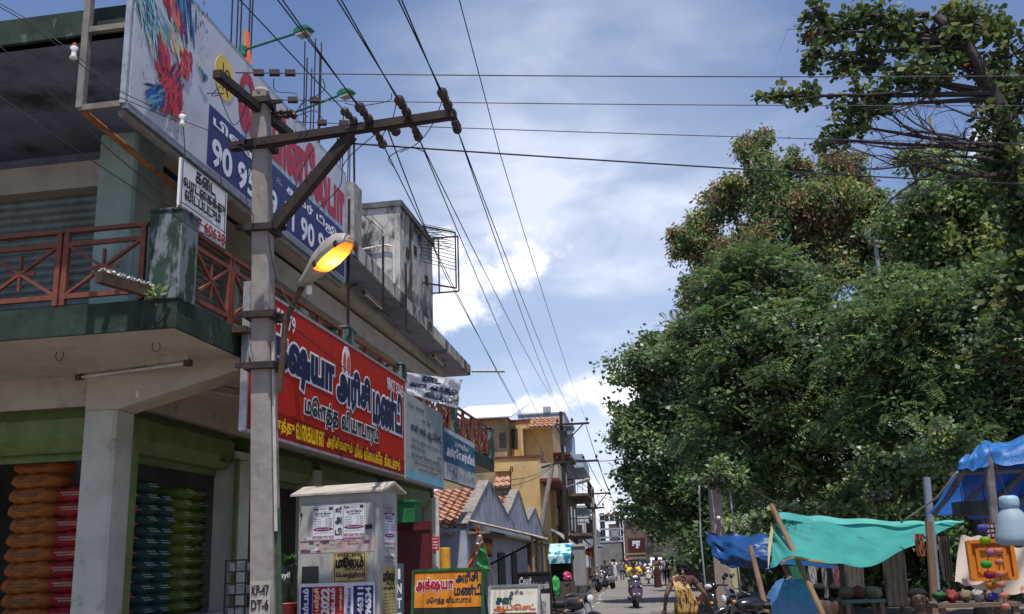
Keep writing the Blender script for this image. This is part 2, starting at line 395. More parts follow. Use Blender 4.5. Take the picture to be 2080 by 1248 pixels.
# ground floor columns
def col(x0, x1, u0, u1, z0, z1, mt, nm='column', ch=.03):
 m = MB(); m.prism([(x0, u0), (x1 - ch, u0), (x1, u0 + ch), (x1, u1), (x0, u1)], (0, 0, z0), (1, 0, 0), (0, 1, 0), (0, 0, 1), z1 - z0); obj(nm, m, mt, B)
col(-1.63, -1.30, 1.32, 1.66, 0, 3.17, colpaint)
q1, q2 = FX(480, 1000, -1.3)[1], FX(503, 1000, -1.3)[1]
col(-1.6, -1.30, q1, q2 + .06, 0, 3.05, colpaint)
q3 = FX(640, 1000, -1.3)[1]; col(-1.6, -1.30, q3, q3 + .3, 0, 3.05, colpaint)
col(-1.6, -1.30, 10.2, 10.5, 0, 3.05, colpaint); col(-1.6, -1.30, 14.2, 14.6, 0, 3.05, colpaint)
# tapered bracket beam from the corner column out to the balcony corner
m = MB()
a0, a1 = Vector((-1.62, 1.50, 0)), Vector((-.02, 1.50, 0)); dr = (a1 - a0).normalized(); nn = Vector((-dr.y, dr.x, 0)); Lb = (a1 - a0).length
m.prism([(-.02, 3.175), (.33, 3.175), (Lb, 3.49), (Lb, 3.602), (-.02, 3.602)], a0 - nn * .17, dr, (0, 0, 1), nn, .34); obj('bracket_beam', m, plaster, B)
# edge beams under the slab, green shutter hoods
m = MB(); m.bx(-6, -1.64, 1.62, 1.86, 3.28, 3.603); obj('edge_beam', m, plaster, B)
m = MB(); m.bx(-1.62, -1.36, 1.8, UE, 3.28, 3.603); obj('edge_beam', m, plaster, B)
def hood(o, d, n, L, z0=2.82, z1=3.28):
 m = MB(); m.prism([(0, z0), (.20, z0 + .0), (.30, z0 + .13), (.30, z0 + .33), (.17, z1), (0, z1)], o, n, (0, 0, 1), d, L)
 m.prism([(0, z0 - .07), (.06, z0 - .07), (.06, z0), (0, z0)], o, n, (0, 0, 1), d, L); return m
obj('shutter_hood', hood((-1.66, 1.86, 0), (-1, 0, 0), (0, -1, 0), 4.0), shopgreen, B)
for u0, u1 in ((1.68, q1 - .02), (q2 + .08, q3 - .02), (q3 + .32, 10.18), (10.52, 14.1)):
 obj('shutter_hood', hood((-1.64, u0, 0), (0, 1, 0), (1, 0, 0), u1 - u0), shopgreen, B)
for (x, u) in ((-1.645, 1.50), (-1.285, 1.69), (-1.285, q1 - .03)): m = MB(); m.bx(x - .025, x + .025, u - .03, u + .03, 0, 2.95); obj('shutter_guide', m, shopgreen, B)
# ground floor shell
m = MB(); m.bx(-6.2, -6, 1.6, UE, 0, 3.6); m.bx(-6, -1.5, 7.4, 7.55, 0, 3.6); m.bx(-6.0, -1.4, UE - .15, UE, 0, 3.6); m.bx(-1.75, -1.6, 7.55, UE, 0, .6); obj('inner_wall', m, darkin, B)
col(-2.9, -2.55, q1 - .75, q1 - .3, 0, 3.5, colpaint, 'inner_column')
m = MB(); m.bx(-6, -1.35, 1.55, UE, 0, 1.12); obj('plinth', m, conc, B)
def shutter(o, d, W, z0, z1):
 m = MB(); d = Vector(d); n = Vector((d.y, -d.x, 0)); o = Vector(o); N = int((z1 - z0) / .085); h = (z1 - z0) / N
 for i in range(N):
  z = z0 + i * h
  for k in range(4):
   f = lambda t: (.018 * math.sin(math.pi * min(t / .8, 1)) if t < .8 else -.008)
   t0, t1 = k / 4, (k + 1) / 4; t0 *= 1; 
   a, b = o + n * f(t0), o + n * f(t1)
   m.q(a + Vector((0, 0, z + t0 * h)), a + d * W + Vector((0, 0, z + t0 * h)), b + d * W + Vector((0, 0, z + t1 * h)), b + Vector((0, 0, z + t1 * h)))
 m.box(o + d * W / 2 + Vector((0, 0, z0 - .03)), (W / 2, .03, .04), (d, n, (0, 0, 1))); return m
obj('ground_shutter', shutter((-1.5, q3 + .4, 0), (0, 1, 0), 10.1 - q3 - .4, 1.15, 2.85), shutm, B)
obj('ground_shutter', shutter((-1.5, 10.6, 0), (0, 1, 0), 3.5, .3, 2.85), shutm, B)
# first floor: walls, columns, shutters, lintels
ZT = 6.12
m = MB(); m.bx(-6.2, -1.72, 1.62, 1.8, 3.8, ZT); m.bx(-1.72, -1.55, 1.62, UE, 3.8, ZT); m.bx(-6.2, -1.72, UE - .16, UE, 3.8, ZT); obj('upper_wall', m, blueg, B)
col(-1.64, -1.22, 1.25, 1.80, 3.8, ZT, palegr, 'upper_column')
for u in (3.9, 6.4, 8.9, 11.4, 13.9): col(-1.55, -1.38, u, u + .26, 3.8, ZT - .5, palegr, 'upper_column')
zl = 5.60
m = MB(); m.bx(-6.2, -1.66, 1.36, 1.62, zl, zl + .30); obj('lintel', m, plaster, B)
m = MB(); m.bx(-1.55, -1.22, 1.81, UE, zl - .05, zl + .28); obj('lintel', m, plaster, B)
m = MB(); m.bx(-6.2, -1.66, 1.58, 1.62, 3.8, 4.0); obj('door_sill', m, conc, B)
obj('upper_shutter', shutter((-6.1, 1.56, 0), (1, 0, 0), 4.4, 3.9, zl), shutm, B)
us = (1.85, 4.2, 6.7, 9.2, 11.7)
for i, u in enumerate(us): obj('upper_shutter', shutter((-1.49, u + .02, 0), (0, 1, 0), (3.88, 6.38, 8.88, 11.38, 13.88)[i] - u - .04, 3.9, zl - .05), shutm, B)
# roof slab with overhang and its edge band
E1, E2 = (-.22, -.60), (-.78, UR)
m = MB(); m.prism([(-6.4, -.6), E1, E2, (-6.4, UR)], (0, 0, ZT), (1, 0, 0), (0, 1, 0), (0, 0, 1), .2); obj('roof_slab', m, blueg, B)
m = MB(); m.bx(-6.4, -.2, -.64, -.52, ZT + .0, ZT + .24); obj('roof_edge', m, mossg, B)
m = MB(); dd = (Vector((*E2, 0)) - Vector((*E1, 0))).normalized(); nn = Vector((dd.y, -dd.x, 0)); a = Vector((*E1, ZT + .13)) + nn * .0; b = Vector((*E2, ZT + .13))
m.bar(a + dd * .1, b, .07, .24); obj('roof_edge', m, dirtpl, B)
m = MB(); m.bx(-.9, -.5, 4.9, UR - .02, ZT - .12, ZT - .0); 
m = MB(); m.prism([(-1.22, 1.8), (-.9, 1.8), (-1.25, UR - .6), (-1.4, UR - .6)], (0, 0, ZT - .16), (1, 0, 0), (0, 1, 0), (0, 0, 1), .16); obj('soffit_beam', m, plaster, B)
m = MB(); m.tube([(-.7, UR - .05, ZT + .1), (.05, UR + .35, ZT + .12)], .035, 8); obj('drain_pipe', m, pm('grey_pvc', (.5, .48, .45), rough=.4), B)
# roof stair room, column stubs with starter bars
XS = -1.05
a = FX(812, 408, XS); b = FX(875, 505, XS); c = FX(880, 655, XS)
u0, u1, zt = a[1], c[1], a[2]
m = MB(); m.bx(XS - 3.6, XS, u0, u1, ZT + .2, zt - .12); obj('stair_room', m, dirtpl, B); m = MB(); m.bx(XS - 3.66, XS + .05, u0 - .05, u1 + .05, zt - .12, zt); obj('stair_roof', m, pm('blackened_plaster', (.06, .06, .058), (.13, .125, .12), sc=4, bump=.3), B)
for du, z, w in ((.45, .85, .12), (1.05, .6, .12), (2.0, 1.0, .12)): m = MB(); m.bx(XS - .01, XS + .012, u0 + du, u0 + du + .25, zt - z - .22, zt - z); obj('vent_opening', m, blackiron, B)
m = MB(); m.text('பிளக்ஸ் போர்டு', (XS, 0, 0), (0, 1, 0), (0, 0, 1), u0 + .5, u1 - .2, ZT + .75, ZT + 1.15, .02, .006); m.v = [v for v in m.v]; obj('faded_lettering', m, pm('faded_letters', (.16, .16, .17), rough=.9), B)
m = MB(); pz = zt - .95; m.tube([(XS - 1.6, u0 - .06, pz - .12), (XS - .25, u0 - .06, pz), (XS - .12, u0 - .06, pz - .05), (XS - .1, u0 - .06, ZT + .3)], .022, 6); obj('rain_pipe', m, pm('white_pvc', (.62, .6, .58), rough=.4), B)
random.seed(4)
a = FX(706, 520, XS); b = FX(745, 420, XS)
def stub(u, x, w, zt_, h, nb, nm='column_stub'):
 m = MB(); m.bx(x - w / 2, x + w / 2, u - w / 2, u + w / 2, ZT + .2, zt_); s = obj(nm, m, conc, B)
 m = MB()
 for k in range(nb):
  t = 2 * math.pi * k / nb; px_, py_ = x + w * .36 * math.cos(t), u + w * .36 * math.sin(t)
  m.tube([(px_, py_, zt_ - .1), (px_ + random.uniform(-.02, .02), py_ + random.uniform(-.02, .02), zt_ + h * random.uniform(.8, 1.05))], .011, 5)
 obj('starter_bar', m, rust if nm == 'x' else blackiron, s)
su = FX(720, 470, XS + .1); print('stub', su, b)
stub(su[1], XS - .05, .42, b[2], 1.3, 7)
su2 = FX(632, 300, XS); stub(su2[1], XS, .36, ZT + 1.3, 2.2, 6)
su3 = FX(488, 150, XS); print('stubs', su2, su3); stub(su3[1], XS, .36, ZT + 1.6, 2.6, 5)
# bars sticking out of the stair room wall
m = MB()
for k in range(9):
 x = XS - .35 - .28 * (k % 5); z = zt - .35 - .25 * (k // 5) - random.uniform(0, .2); m.tube([(x, u0 + .02, z), (x - .12, u0 - .42, z + .12)], .009, 4)
obj('wall_tie_bar', m, blackiron, B)
# ---------------- rice sacks -----------------------------------------------------
def sack_mb(L, Wd, H, pinch=.5):
 m = MB(); nu, nv = 12, 8; P = []
 for i in range(nu + 1):
  s = -1 + 2 * i / nu
  taper = (1 - abs(s) ** 5 * pinch); hh = H * .58 * (max(1 - abs(s) ** 4.5, 0) ** .5 * .86 + .14)
  for k in range(nv * 2):
   t = 2 * math.pi * k / (nv * 2); cx, sz = math.cos(t), math.sin(t)
   e = lambda v, p: math.copysign(abs(v) ** p, v)
   P.append((s * L / 2, e(cx, .7) * Wd / 2 * taper, H / 2 + e(sz, .7) * hh + .008 * math.sin(5 * s + 3 * t) + .007 * math.sin(11 * s - 2 * t + 1)))
 N = nv * 2; F = []; 
 for i in range(nu):
  for k in range(N): F.append((i * N + k, (i + 1) * N + k, (i + 1) * N + (k + 1) % N, i * N + (k + 1) % N))
 F.append(tuple(range(N))); F.append(tuple(nu * N + k for k in range(N))[::-1]); m.raw(P, F); return m
def sack_proto(name, label, c1, c2, stripe, L, Wd, H, face, group):
 t = thing(name, label, 'rice sack', (0, 0, 0), 0, group)
 base = pm('sack_' + '_'.join(str(int(x * 99)) for x in c1), c1, c2, sc=9, rough=.75, bump=.5, bsc=26, spec=.15)
 obj('sack_body', sack_mb(L, Wd, H), base, t, smooth=True)
 m = MB(); st = pm('sack_print_' + '_'.join(str(int(x * 99)) for x in stripe), stripe, tuple(x * .6 for x in stripe), sc=30, rough=.5)
 if face == 'side':      # printed band along the long side that faces -y
  for z, a, b in ((.60, -.24, .26), (.44, -.18, .2)):
   m.bx(L * a, L * b, -Wd / 2 - .004, -Wd / 2 + .01, H * z - .007, H * z + .007)
 else:
  for z, a_, b_ in ((.68, .30, .12), (.48, .2, .3)): m.bx(L / 2 * .985, L / 2 + .010, -Wd * a_, Wd * b_, H * z - .0045, H * z + .0045)
 obj('print', m, st, t); return t
def stack(proto, x, u, zb, n, H, rz, word, group, jit=.02, dx=0):
 for k in range(n):
  z = zb + H * k
  lab = '%s rice sack, %s of %s' % (word[0], ORD[n - 1 - k], word[1])
  p = fw(x + random.uniform(-jit, jit) + dx * k, u + random.uniform(-jit, jit), z)
  if k == 0 and 'used' not in proto: proto['used'] = 1; o = proto; o.location = v3(p); o.rotation_euler = (0, 0, FRZ + rz + random.uniform(-.05, .05)); o['label'] = lab; o['group'] = group
  else: copy_tree(proto, None, p, FRZ + rz + random.uniform(-.06, .06), lab, group)
random.seed(11)
O_ = (.33, .115, .03); Rd = (.20, .028, .025)
po = sack_proto('rice_sack', 'orange rice sack', O_, (.23, .075, .02), (.10, .05, .02), .62, .42, .155, 'side', 'orange rice sacks')
pr = sack_proto('rice_sack', 'red rice sack', Rd, (.33, .02, .025), (.34, .21, .16), .56, .42, .155, 'side', 'red rice sacks')
pr2 = sack_proto('rice_sack', 'plain red rice sack', (.18, .02, .025), (.28, .02, .025), (.5, .12, .1), .60, .44, .155, 'end', 'red rice sacks')
pt = sack_proto('rice_sack', 'teal rice sack', (.035, .095, .08), (.025, .06, .06), (.36, .44, .42), .60, .40, .125, 'end', 'teal rice sacks')
pl = sack_proto('rice_sack', 'lime green rice sack', (.14, .19, .04), (.09, .14, .03), (.45, .48, .33), .60, .40, .135, 'end', 'lime green rice sacks')
zb = 1.12
def topn(px, py, u, H): return max(3, int(round((FY(px, py, u)[2] - zb) / H)))
a = FY(60, 945, 2.05); stack(po, a[0] + .05, 2.25, zb, topn(70, 945, 2.05, .155), .155, 0, ('orange', 'the stack at the left edge'), 'orange rice sacks', .03)
a = FY(135, 1000, 2.05); stack(pr, a[0] + .02, 2.3, zb, topn(140, 998, 2.05, .155), .155, 0, ('red labelled', 'the stack left of the column'), 'red rice sacks', .03)
a = FX(282, 1000, -1.75); stack(pr2, -2.08, a[1] - .05, zb, int((FX(282, 975, -1.75)[2] - zb) / .155), .155, 0, ('plain red', 'the stack right of the column'), 'red rice sacks', .02)
a = FX(318, 1000, -1.75); stack(pt, -2.08, a[1], zb, int((FX(318, 958, -1.75)[2] - zb) / .125), .125, 0, ('dark teal', 'the teal stack beside the red sacks'), 'teal rice sacks', .02)
a = FX(352, 1000, -1.75); stack(pt, -2.08, a[1] - .02, zb, int((FX(352, 985, -1.75)[2] - zb) / .125), .125, 0, ('dark teal', 'the teal stack beside the lime sacks'), 'teal rice sacks', .02)
a = FX(389, 1000, -1.75); stack(pl, -2.08, a[1], zb, int((FX(389, 975, -1.75)[2] - zb) / .135), .135, 0, ('lime green', 'the lime stack beside the teal sacks'), 'lime green rice sacks', .02)
a = FX(422, 1000, -1.75); stack(pl, -2.08, a[1] - .02, zb, int((FX(422, 980, -1.75)[2] - zb) / .135), .135, 0, ('lime green', 'the lime stack beside the inner column'), 'lime green rice sacks', .02)
# ceiling fan, tube lights, small fittings of the building
p = fw(-3.2, 5.0, 3.58)
p = toF(AT(400, 935, 11.6)); t = thing('ceiling_fan', 'dark three blade ceiling fan hanging inside the rice shop', 'fan', fw(p[0], p[1], p[2]), FRZ)
m = MB(); m.lathe((0, 0, -.06), [(.05, -.02), (.12, 0), (.13, .06), (.05, .1)], 14); obj('motor', m, blackiron, t, smooth=True)
m = MB(); m.tube([(0, 0, .04), (0, 0, 3.6 - p[2])], .015, 6); obj('rod', m, blackiron, t)
for k in range(3):
 a = k * 2.094 + .35; m = MB(); d = Vector((math.cos(a), math.sin(a), 0)); e = Vector((-d.y, d.x, .12)); m.prism([(.12, -.04), (.6, -.07), (.6, .06), (.12, .04)], (0, 0, -.02), d, e, d.cross(e), .008); obj('blade', m, blackiron, t)
def tube_light(a, b, label, wd=.05, drop=.05):
 a, b = v3(a), v3(b); c = (a + b) / 2; t = thing('tube_light', label, 'tube light', c, 0, 'tube lights')
 a -= c; b -= c; m = MB(); m.bar(a, b, .045, .04); obj('batten', m, pm('grubby_batten', (.46, .42, .35), (.36, .32, .26), sc=8), t)
 dn = Vector((0, 0, -drop)); m = MB(); m.tube([a + dn, b + dn], .014, 8); obj('tube', m, tubew, t)
 for e, f in ((a, 1), (b, -1)):
  m = MB(); d = (b - a).normalized(); m.bar(e + dn - d * .02 * f, e + dn + d * .05 * f, .05, .06); obj('lamp_holder', m, pm('brown_bakelite', (.09, .055, .035), rough=.5), t)
tube_light(G(160, 757, 3.58), G(385, 727, 3.58), 'unlit tube light under the balcony near the hanging bulb holder')
tube_light(FM @ Vector((-1.0, 2.1, 3.56)), FM @ Vector((-.45, 3.6, 3.56)), 'short unlit tube light under the balcony behind the red signboard')
tube_light(G(738, 588, ZT - .03), G(778, 625, ZT - .03), 'unlit tube light under the roof overhang nearest the stair room')
tube_light(G(880, 718, ZT - .03), G(902, 740, ZT - .03), 'unlit tube light at the far end of the roof overhang')
p = G(285, 745, 3.595); t = thing('bulb_holder', 'small bulb holder hanging on a wire below the balcony', 'bulb holder', p)
m = MB(); m.lathe((0, 0, -.03), [(.07, 0), (.08, .015), (.06, .03)], 10, sx=1.3); obj('ceiling_rose', m, pm('brown_bakelite', (.09, .055, .035)), t)
m = MB(); m.tube([(0, 0, 0), (.005, 0, -.14), (0, 0, -.24)], .005, 5); obj('cord', m, wirem, t)
m = MB(); m.lathe((0, 0, -.33), [(.02, 0), (.03, .03), (.03, .07), (.015, .1)], 10); obj('socket', m, porc, t, smooth=True)
hk = None
for px, py, lb in ((122, 712, 'rusty fan hook in the balcony ceiling at the left'), (318, 693, 'rusty fan hook in the balcony ceiling near the corner')):
 p = G(px, py, 3.6); m = MB(); m.tube([v3(p) + Vector((.04 * math.cos(a), 0, -.05 + .05 * math.sin(a))) for a in [math.pi * (.25 - k * .3) for k in range(6)]], .006, 5); obj('ceiling_hook', m, rust, None, label=lb, cat='hook', group='ceiling hooks')
# iron channel poking out of the balcony corner, with a sprouting weed
a = v3(fw(-.22, -.05, 3.92)); b = AT(200, 563, a.y - .72); b = v3(b)
t = thing('iron_channel', 'rusty iron channel jutting from the balcony corner wrapped in wire', 'iron channel', a)
m = MB(); m.bar((0, 0, 0), b - a, .07, .09); obj('channel', m, pm('rust_brown_iron', (.10, .055, .035), (.05, .03, .02), sc=10), t)
m = MB(); ln = b - a; pts = []
for k in range(60):
 s = k / 59; pts.append(ln * s + Vector((.02 * math.sin(k * 1.7), .01, .055 + .012 * math.cos(k * 2.3))))
m.tube(pts, .006, 4); m.tube([p + Vector((.02, 0, .012)) for p in pts[::-1]], .006, 4); obj('wire_wrap', m, galv, t)
p = v3(fw(-.13, -.10, 3.86)); m = MB(); random.seed(2)
for k in range(16):
 a = random.uniform(0, 6.28); l = random.uniform(.07, .17); d = Vector((math.cos(a), math.sin(a) - .5, random.uniform(-.1, 1.1))).normalized(); s = d.cross(Vector((0, 0, 1))).normalized()
 m.mat(0).tube([p, p + d * l * .4], .004, 4); c = p + d * l * .4; m.mat(1).q(c, c + d * l * .3 + s * .028, c + d * l * .7, c + d * l * .3 - s * .028)
obj('sprouting_weed', m, [pm('weed_stem', (.15, .2, .06)), pm('weed_leaf', (.14, .24, .05), (.4, .45, .35), sc=15, trans=.3)], None, label='small green weed sprouting at the foot of the balcony corner post', cat='plant')
# steel angle stubs holding the boards
p = FX(495, 677, .06); m = MB(); m.bx(p[0] - .2, p[0] + .1, p[1] - .18, p[1] + .05, p[2] - .03, p[2] + .03); obj('board_bracket', m, pm('rust_brown_iron', (.1, .05, .03)), None, frame=FM, label='short rusty bracket sticking out beside the red signboard', cat='bracket')
# hanging iron hangers and the wire cage by the stair room
for px, y0, y1, lb in ((709, 405, 672, 'black iron hanger rod closest to the large billboard'), (778, 480, 635, 'middle black iron hanger rod on the roof edge'), (824, 535, 672, 'far black iron hanger rod on the roof edge')):
 a = FX(px, y0, -.45); b = FX(px + 3, y1, -.45); m = MB(); m.bar(a, (a[0], a[1], b[2]), .035, .03); m.bar((a[0], a[1], b[2]), (a[0] + .0, a[1] + .35, b[2] + .02), .03, .03); m.bar((a[0], a[1], (a[2] + b[2]) / 2), (a[0] - .5, a[1] - .2, (a[2] + b[2]) / 2 - .25), .02, .02)
 obj('iron_hanger', m, blackiron, None, frame=FM, label=lb, cat='iron hanger', group='iron hangers on the roof edge')
t = thing('wire_rack', 'black iron rack of thin bars sticking out past the stair room', 'rack', fw(XS, u1, ZT), FRZ)
m = MB(); X0, X1 = XS, XS + 1.0
c0 = FX(878, 520, XS); cz1 = FX(880, 488, XS)[2]; czm = FX(880, 560, XS)[2]; cz0 = FX(880, 597, XS)[2]; X1 = FY(930, 490, u1)[0]
for z in (cz0, cz1): 
 for du in (-.0, -.9): m.bar((X0, u1 + du, z), (X1, u1 + du * .3, z), .03)
for x in (X0 + .25 * (X1 - X0), X1): m.bar((x, u1, cz0), (x, u1, cz1), .03)
m.bar((X1, u1 - .27, cz0), (X1, u1 - .27, cz1), .03); obj('rack_frame', m, blackiron, t, frame=FM)
m = MB()
for k in range(12): z = czm + (cz1 - czm) * k / 11; m.tube([(X0, u1 - .9, z + .05), (X0 + (X1 - X0) * .97, u1 - .2 - .02 * k, z)], .008, 4)
for k in range(9): m.tube([(X0 - .3, u1 - 1.6 + .16 * k, zt - .25), (X0 + .55, u1 - 1.5 + .16 * k, zt - .28)], .008, 4)
obj('rack_bar', m, blackiron, t, frame=FM)
# ---------------- signboards on the facade -----------------------------------------
def gl(name, c, rough=.35, **k): return pm(name, c, tuple(x * .88 for x in c), sc=4, rough=rough, **k)
navy = gl('navy_print', S(44, 44, 98)); redp = gl('crimson_print', S(176, 32, 48)); yel = gl('yellow_print', S(220, 186, 70)); whl = gl('white_print', S(225, 226, 232))
redbg = gl('red_flex', S(172, 36, 23), .45, spec=.15); reddk = gl('dark_red_flex', S(138, 22, 18), .45, spec=.15); yl2 = gl('yellow_flex', S(235, 190, 30)); blk = blackp
# big billboard
SX = -.10
t = thing('billboard', 'large white billboard with painted parrot, yellow disc logo and red lettering above a navy band', 'billboard', fw(SX, 2, 5.4), FRZ)
bl = FX(262, 205, SX); br = FX(700, 570, SX); tr = FX(697, 355, SX); u0, u1, z0, z1 = bl[1], br[1], (bl[2] + br[2]) / 2, tr[2] + .02
O = (SX, 0, 0); EU = (0, 1, 0); EZ = (0, 0, 1)
whitebill = gl('white_billboard_flex', (.50, .51, .56), .35)
m = MB(); m.bx(SX - .05, SX, u0, u1, z0, z1)
na = FX(425, 205, SX); nz = (na[2] + FX(697, 470, SX)[2]) / 2 - .02
m.mat(1).q((SX + .004, na[1], z0 + .02), (SX + .004, u1 - .02, z0 + .02), (SX + .004, u1 - .02, nz), (SX + .004, na[1], nz))
def tx(m, k, s, pl, pr, zlo, zhi, bold=.03, off=.008, sx=SX):
 m.mat(k).text(s, (sx, 0, 0), EU, EZ, pl, pr, zlo, zhi, bold, off)
H = nz - z0; W_ = u1 - na[1]
ud = FX(456, 160, SX); uu = lambda px, py: FX(px, py, SX)[1]
tx(m, 2, 'டெயினலேபா', uu(484, 250), u1 - .08, nz + .10, nz + .72, .055)
tx(m, 3, 'பிளக்ஸ் & கலர் டிஜிட', na[1] + .10, u1 - .12, z0 + .44, nz - .07, .035)
tx(m, 3, '90 95 99 11 90 95 9', na[1] + .10, u1 - .25, z0 + .07, z0 + .34, .03)
disc = [(math.cos(a) * .22, math.sin(a) * .235) for a in [2 * math.pi * k / 28 for k in range(28)]]
m.mat(4).prism(disc, (SX + .001, ud[1], ud[2]), EU, EZ, (1, 0, 0), .004)
br_ = 5; m.mat(5)
def strk(m, pts, w, off):
 for i in range(len(pts) - 1):
  (a, b), (c, d) = pts[i], pts[i + 1]; l = math.hypot(c - a, d - b) or 1; nx, ny = -(d - b) / l * w, (c - a) / l * w
  m.q((SX + off, a - nx, b - ny), (SX + off, c - nx, d - ny), (SX + off, c + nx, d + ny), (SX + off, a + nx, b + ny))
cx_, cz_ = ud[1], ud[2]
strk(m, [(cx_ - .05, cz_ + .15), (cx_ - .04, cz_ - .14)], .012, .0075)
strk(m, [(cx_ + .06 + .07 * math.cos(a), cz_ + .02 + .09 * math.sin(a)) for a in [math.pi * (1.3 - k * .13) for k in range(12)]], .011, .008)
strk(m, [(cx_ - .03, cz_), (cx_ + .08, cz_ - .17)], .011, .009)
# the painted bird: feather strokes, wings raised, tail hanging
random.seed(8)
LAY = [.004]
def feather(px, py, ang, l, w, k):
 c = FX(px, py, SX); a = math.radians(ang); dx, dz = math.cos(a), math.sin(a); LAY[0] += .00004
 o = (SX + LAY[0], 0, 0); m.mat(k); P = []
 for s, ww in ((0, .25), (.3, 1), (.7, .8), (1, .05)): P.append((c[1] + dx * l * s - dz * w * ww, c[2] + dz * l * s + dx * w * ww))
 for s, ww in ((.7, .8), (.3, 1), (0, .25)): P.append((c[1] + dx * l * s + dz * w * ww, c[2] + dz * l * s - dx * w * ww))
 m.q(*[(SX + LAY[0], p[0], p[1]) for p in P])
# colour slots: 6 blue 7 teal 8 red 9 orange 10 yellow 11 dark 12 crimson
def spray(n, fn, kw):
 for i in range(n): px, py, a, l, w = fn(i / n); feather(px + random.uniform(-5, 5), py + random.uniform(-6, 6), a + random.uniform(-14, 14), l * random.uniform(.6, 1.2), w, random.choice(kw))
spray(60, lambda s: (385 + random.uniform(-25, 8), -6 + 110 * s, 105, .28, .016), [6, 6, 6, 7, 11])
spray(34, lambda s: (330 + 35 * s + random.uniform(-6, 12), -4 + 80 * s, 112, .2, .020), [8, 8, 9, 12])
spray(50, lambda s: (300 + random.uniform(-14, 20), 10 + 70 * s, 150 - 60 * s, .22, .013), [7, 7, 13, 11, 13])
spray(50, lambda s: (330 + random.uniform(-30, 25), 60 + 50 * s, 160 - 60 * s, .20, .012), [7, 7, 13, 10])
spray(36, lambda s: (352 + 22 * s + random.uniform(-10, 8), 92 + 45 * s, 110, .16, .018), [10, 10, 13, 9])
spray(40, lambda s: (376 + random.uniform(-10, 10), 118 + 45 * s, 95, .12, .020), [9, 8, 8, 12])
spray(80, lambda s: (332 + 36 * random.random(), 125 + 85 * s, -100 - 20 * random.random(), .20, .018), [12, 8, 8, 12, 11])
spray(26, lambda s: (322 + 20 * random.random(), 110 + 45 * s, 130, .14, .02), [8, 12])
spray(50, lambda s: (302 + 26 * random.random(), 175 + 30 * s, -150 + 30 * random.random(), .15, .015), [6, 6, 11, 7])
spray(24, lambda s: (350 + 14 * random.random(), 200 + 22 * s, -95, .16, .014), [12, 8])
for i in range(9): feather(398 + 2.2 * i, 128 + 3.4 * i, -50 - i * 6, .09, .016, [7, 11, 7][i % 3])
feather(413, 150, -110, .13, .02, 11); feather(416, 152, -75, .07, .012, 11); feather(398, 132, 20, .05, .02, 10)
for i in range(70):
 px, py = random.choice(((285, 150), (300, 60), (390, 40), (400, 20), (365, 235), (345, 240))); feather(px + random.gauss(0, 14), py + random.gauss(0, 34), random.uniform(0, 360), .018, .006, random.choice([11, 11, 6, 12]))
for px, py in ((403, 55), (398, 62), (408, 52), (407, 33), (416, 70), (400, 25), (410, 12), (417, 36)): feather(px, py, 110, .05, .013, 11)
fl = [whitebill, navy, redp, whl, yel, pm('logo_brown', S(70, 50, 30))] + [gl('paint_' + n, S(*c)) for n, c in (('blue', (36, 78, 150)), ('teal', (86, 150, 165)), ('red', (196, 52, 56)), ('orange', (214, 110, 76)), ('yellow', (205, 190, 90)), ('indigo', (40, 44, 70)), ('crimson', (140, 26, 52)), ('pale', (176, 198, 205)))]
obj('panel', m, fl, t, frame=FM)
m = MB()
for a, b in (((u0 - .02, z0 - .02), (u1 + .02, z0 - .02)), ((u1 + .015, z0 - .02), (u1 + .015, z1 + .02)), ((u0 - .015, z0 - .02), (u0 - .015, z1 + .02)), ((u0 - .02, z1 + .02), (u1 + .02, z1 + .02))):
 m.bar((SX - .03, *a), (SX - .03, *b), .05, .07)
for u in np.linspace(u0 + .05, u1 - .05, 6): m.bar((SX - .075, u, z0), (SX - .075, u, z1), .035)
obj('frame', m, galv, t, frame=FM)
a = FX(237, 205, SX - .25); m = MB(); m.bar((SX - .42, u0 - .02, z0 - .02), (SX - .42, u0 - .02, z1), .06)
for z in (z0 - .02, z0 + .7, z1 - .1): m.bar((SX - .42, u0 - .02, z), (SX - .05, u0 - .02, z), .05)
obj('side_strut', m, pm('grey_box_iron', (.20, .18, .16), (.13, .11, .1), sc=8), t, frame=FM)
m = MB(); m.tube([(SX - .40, u0 - .03, z0 - .04), (SX - .12, u0 + 1.2, z0 - .35)], .028, 8); obj('prop_pipe', m, rust, t, frame=FM)
m = MB(); m.tube([(SX - .06, u0, z0 - .09), (SX - .06, u1, z0 - .09)], .035, 8); obj('bottom_pipe', m, pm('dull_box_iron', (.22, .2, .19), (.15, .12, .1), sc=8), t, frame=FM)
# green arm floodlights above the billboard
def floodlight(pb, pt, Yb, label):
 b, e = v3(pb), v3(pt); F_ = .58; t = thing('sign_floodlight', label, 'floodlight', b, 0, 'floodlights over the billboard')
 gr = pm('green_enamel', (.03, .17, .10), (.02, .1, .06), sc=9, rough=.4); e = e - b; m = MB(); m.tube([(0, 0, 0), e * .5, e], .014, 7); m.lathe((0, 0, -.06), [(.05, 0), (.05, .1)], 8); obj('arm', m, gr, t)
 d = Vector((e.x, e.y, 0)).normalized(); s = Vector((-d.y, d.x, 0)); m = MB(); m.prism([(x * F_, y * F_) for x, y in ((-.02, .03), (.1, .09), (.30, .05), (.36, -.02), (.3, -.05), (.02, -.06))], e - s * .055, d, (0, 0, 1), s, .11); obj('hood', m, gr, t, bevel=.01)
 m = MB(); m.prism([(x * F_, y * F_) for x, y in ((.03, -.062), (.29, -.055), (.27, -.10), (.06, -.10))], e - s * .05, d, (0, 0, 1), s, .10); obj('glass', m, pm('frosted_lens', (.42, .44, .38), rough=.3), t)
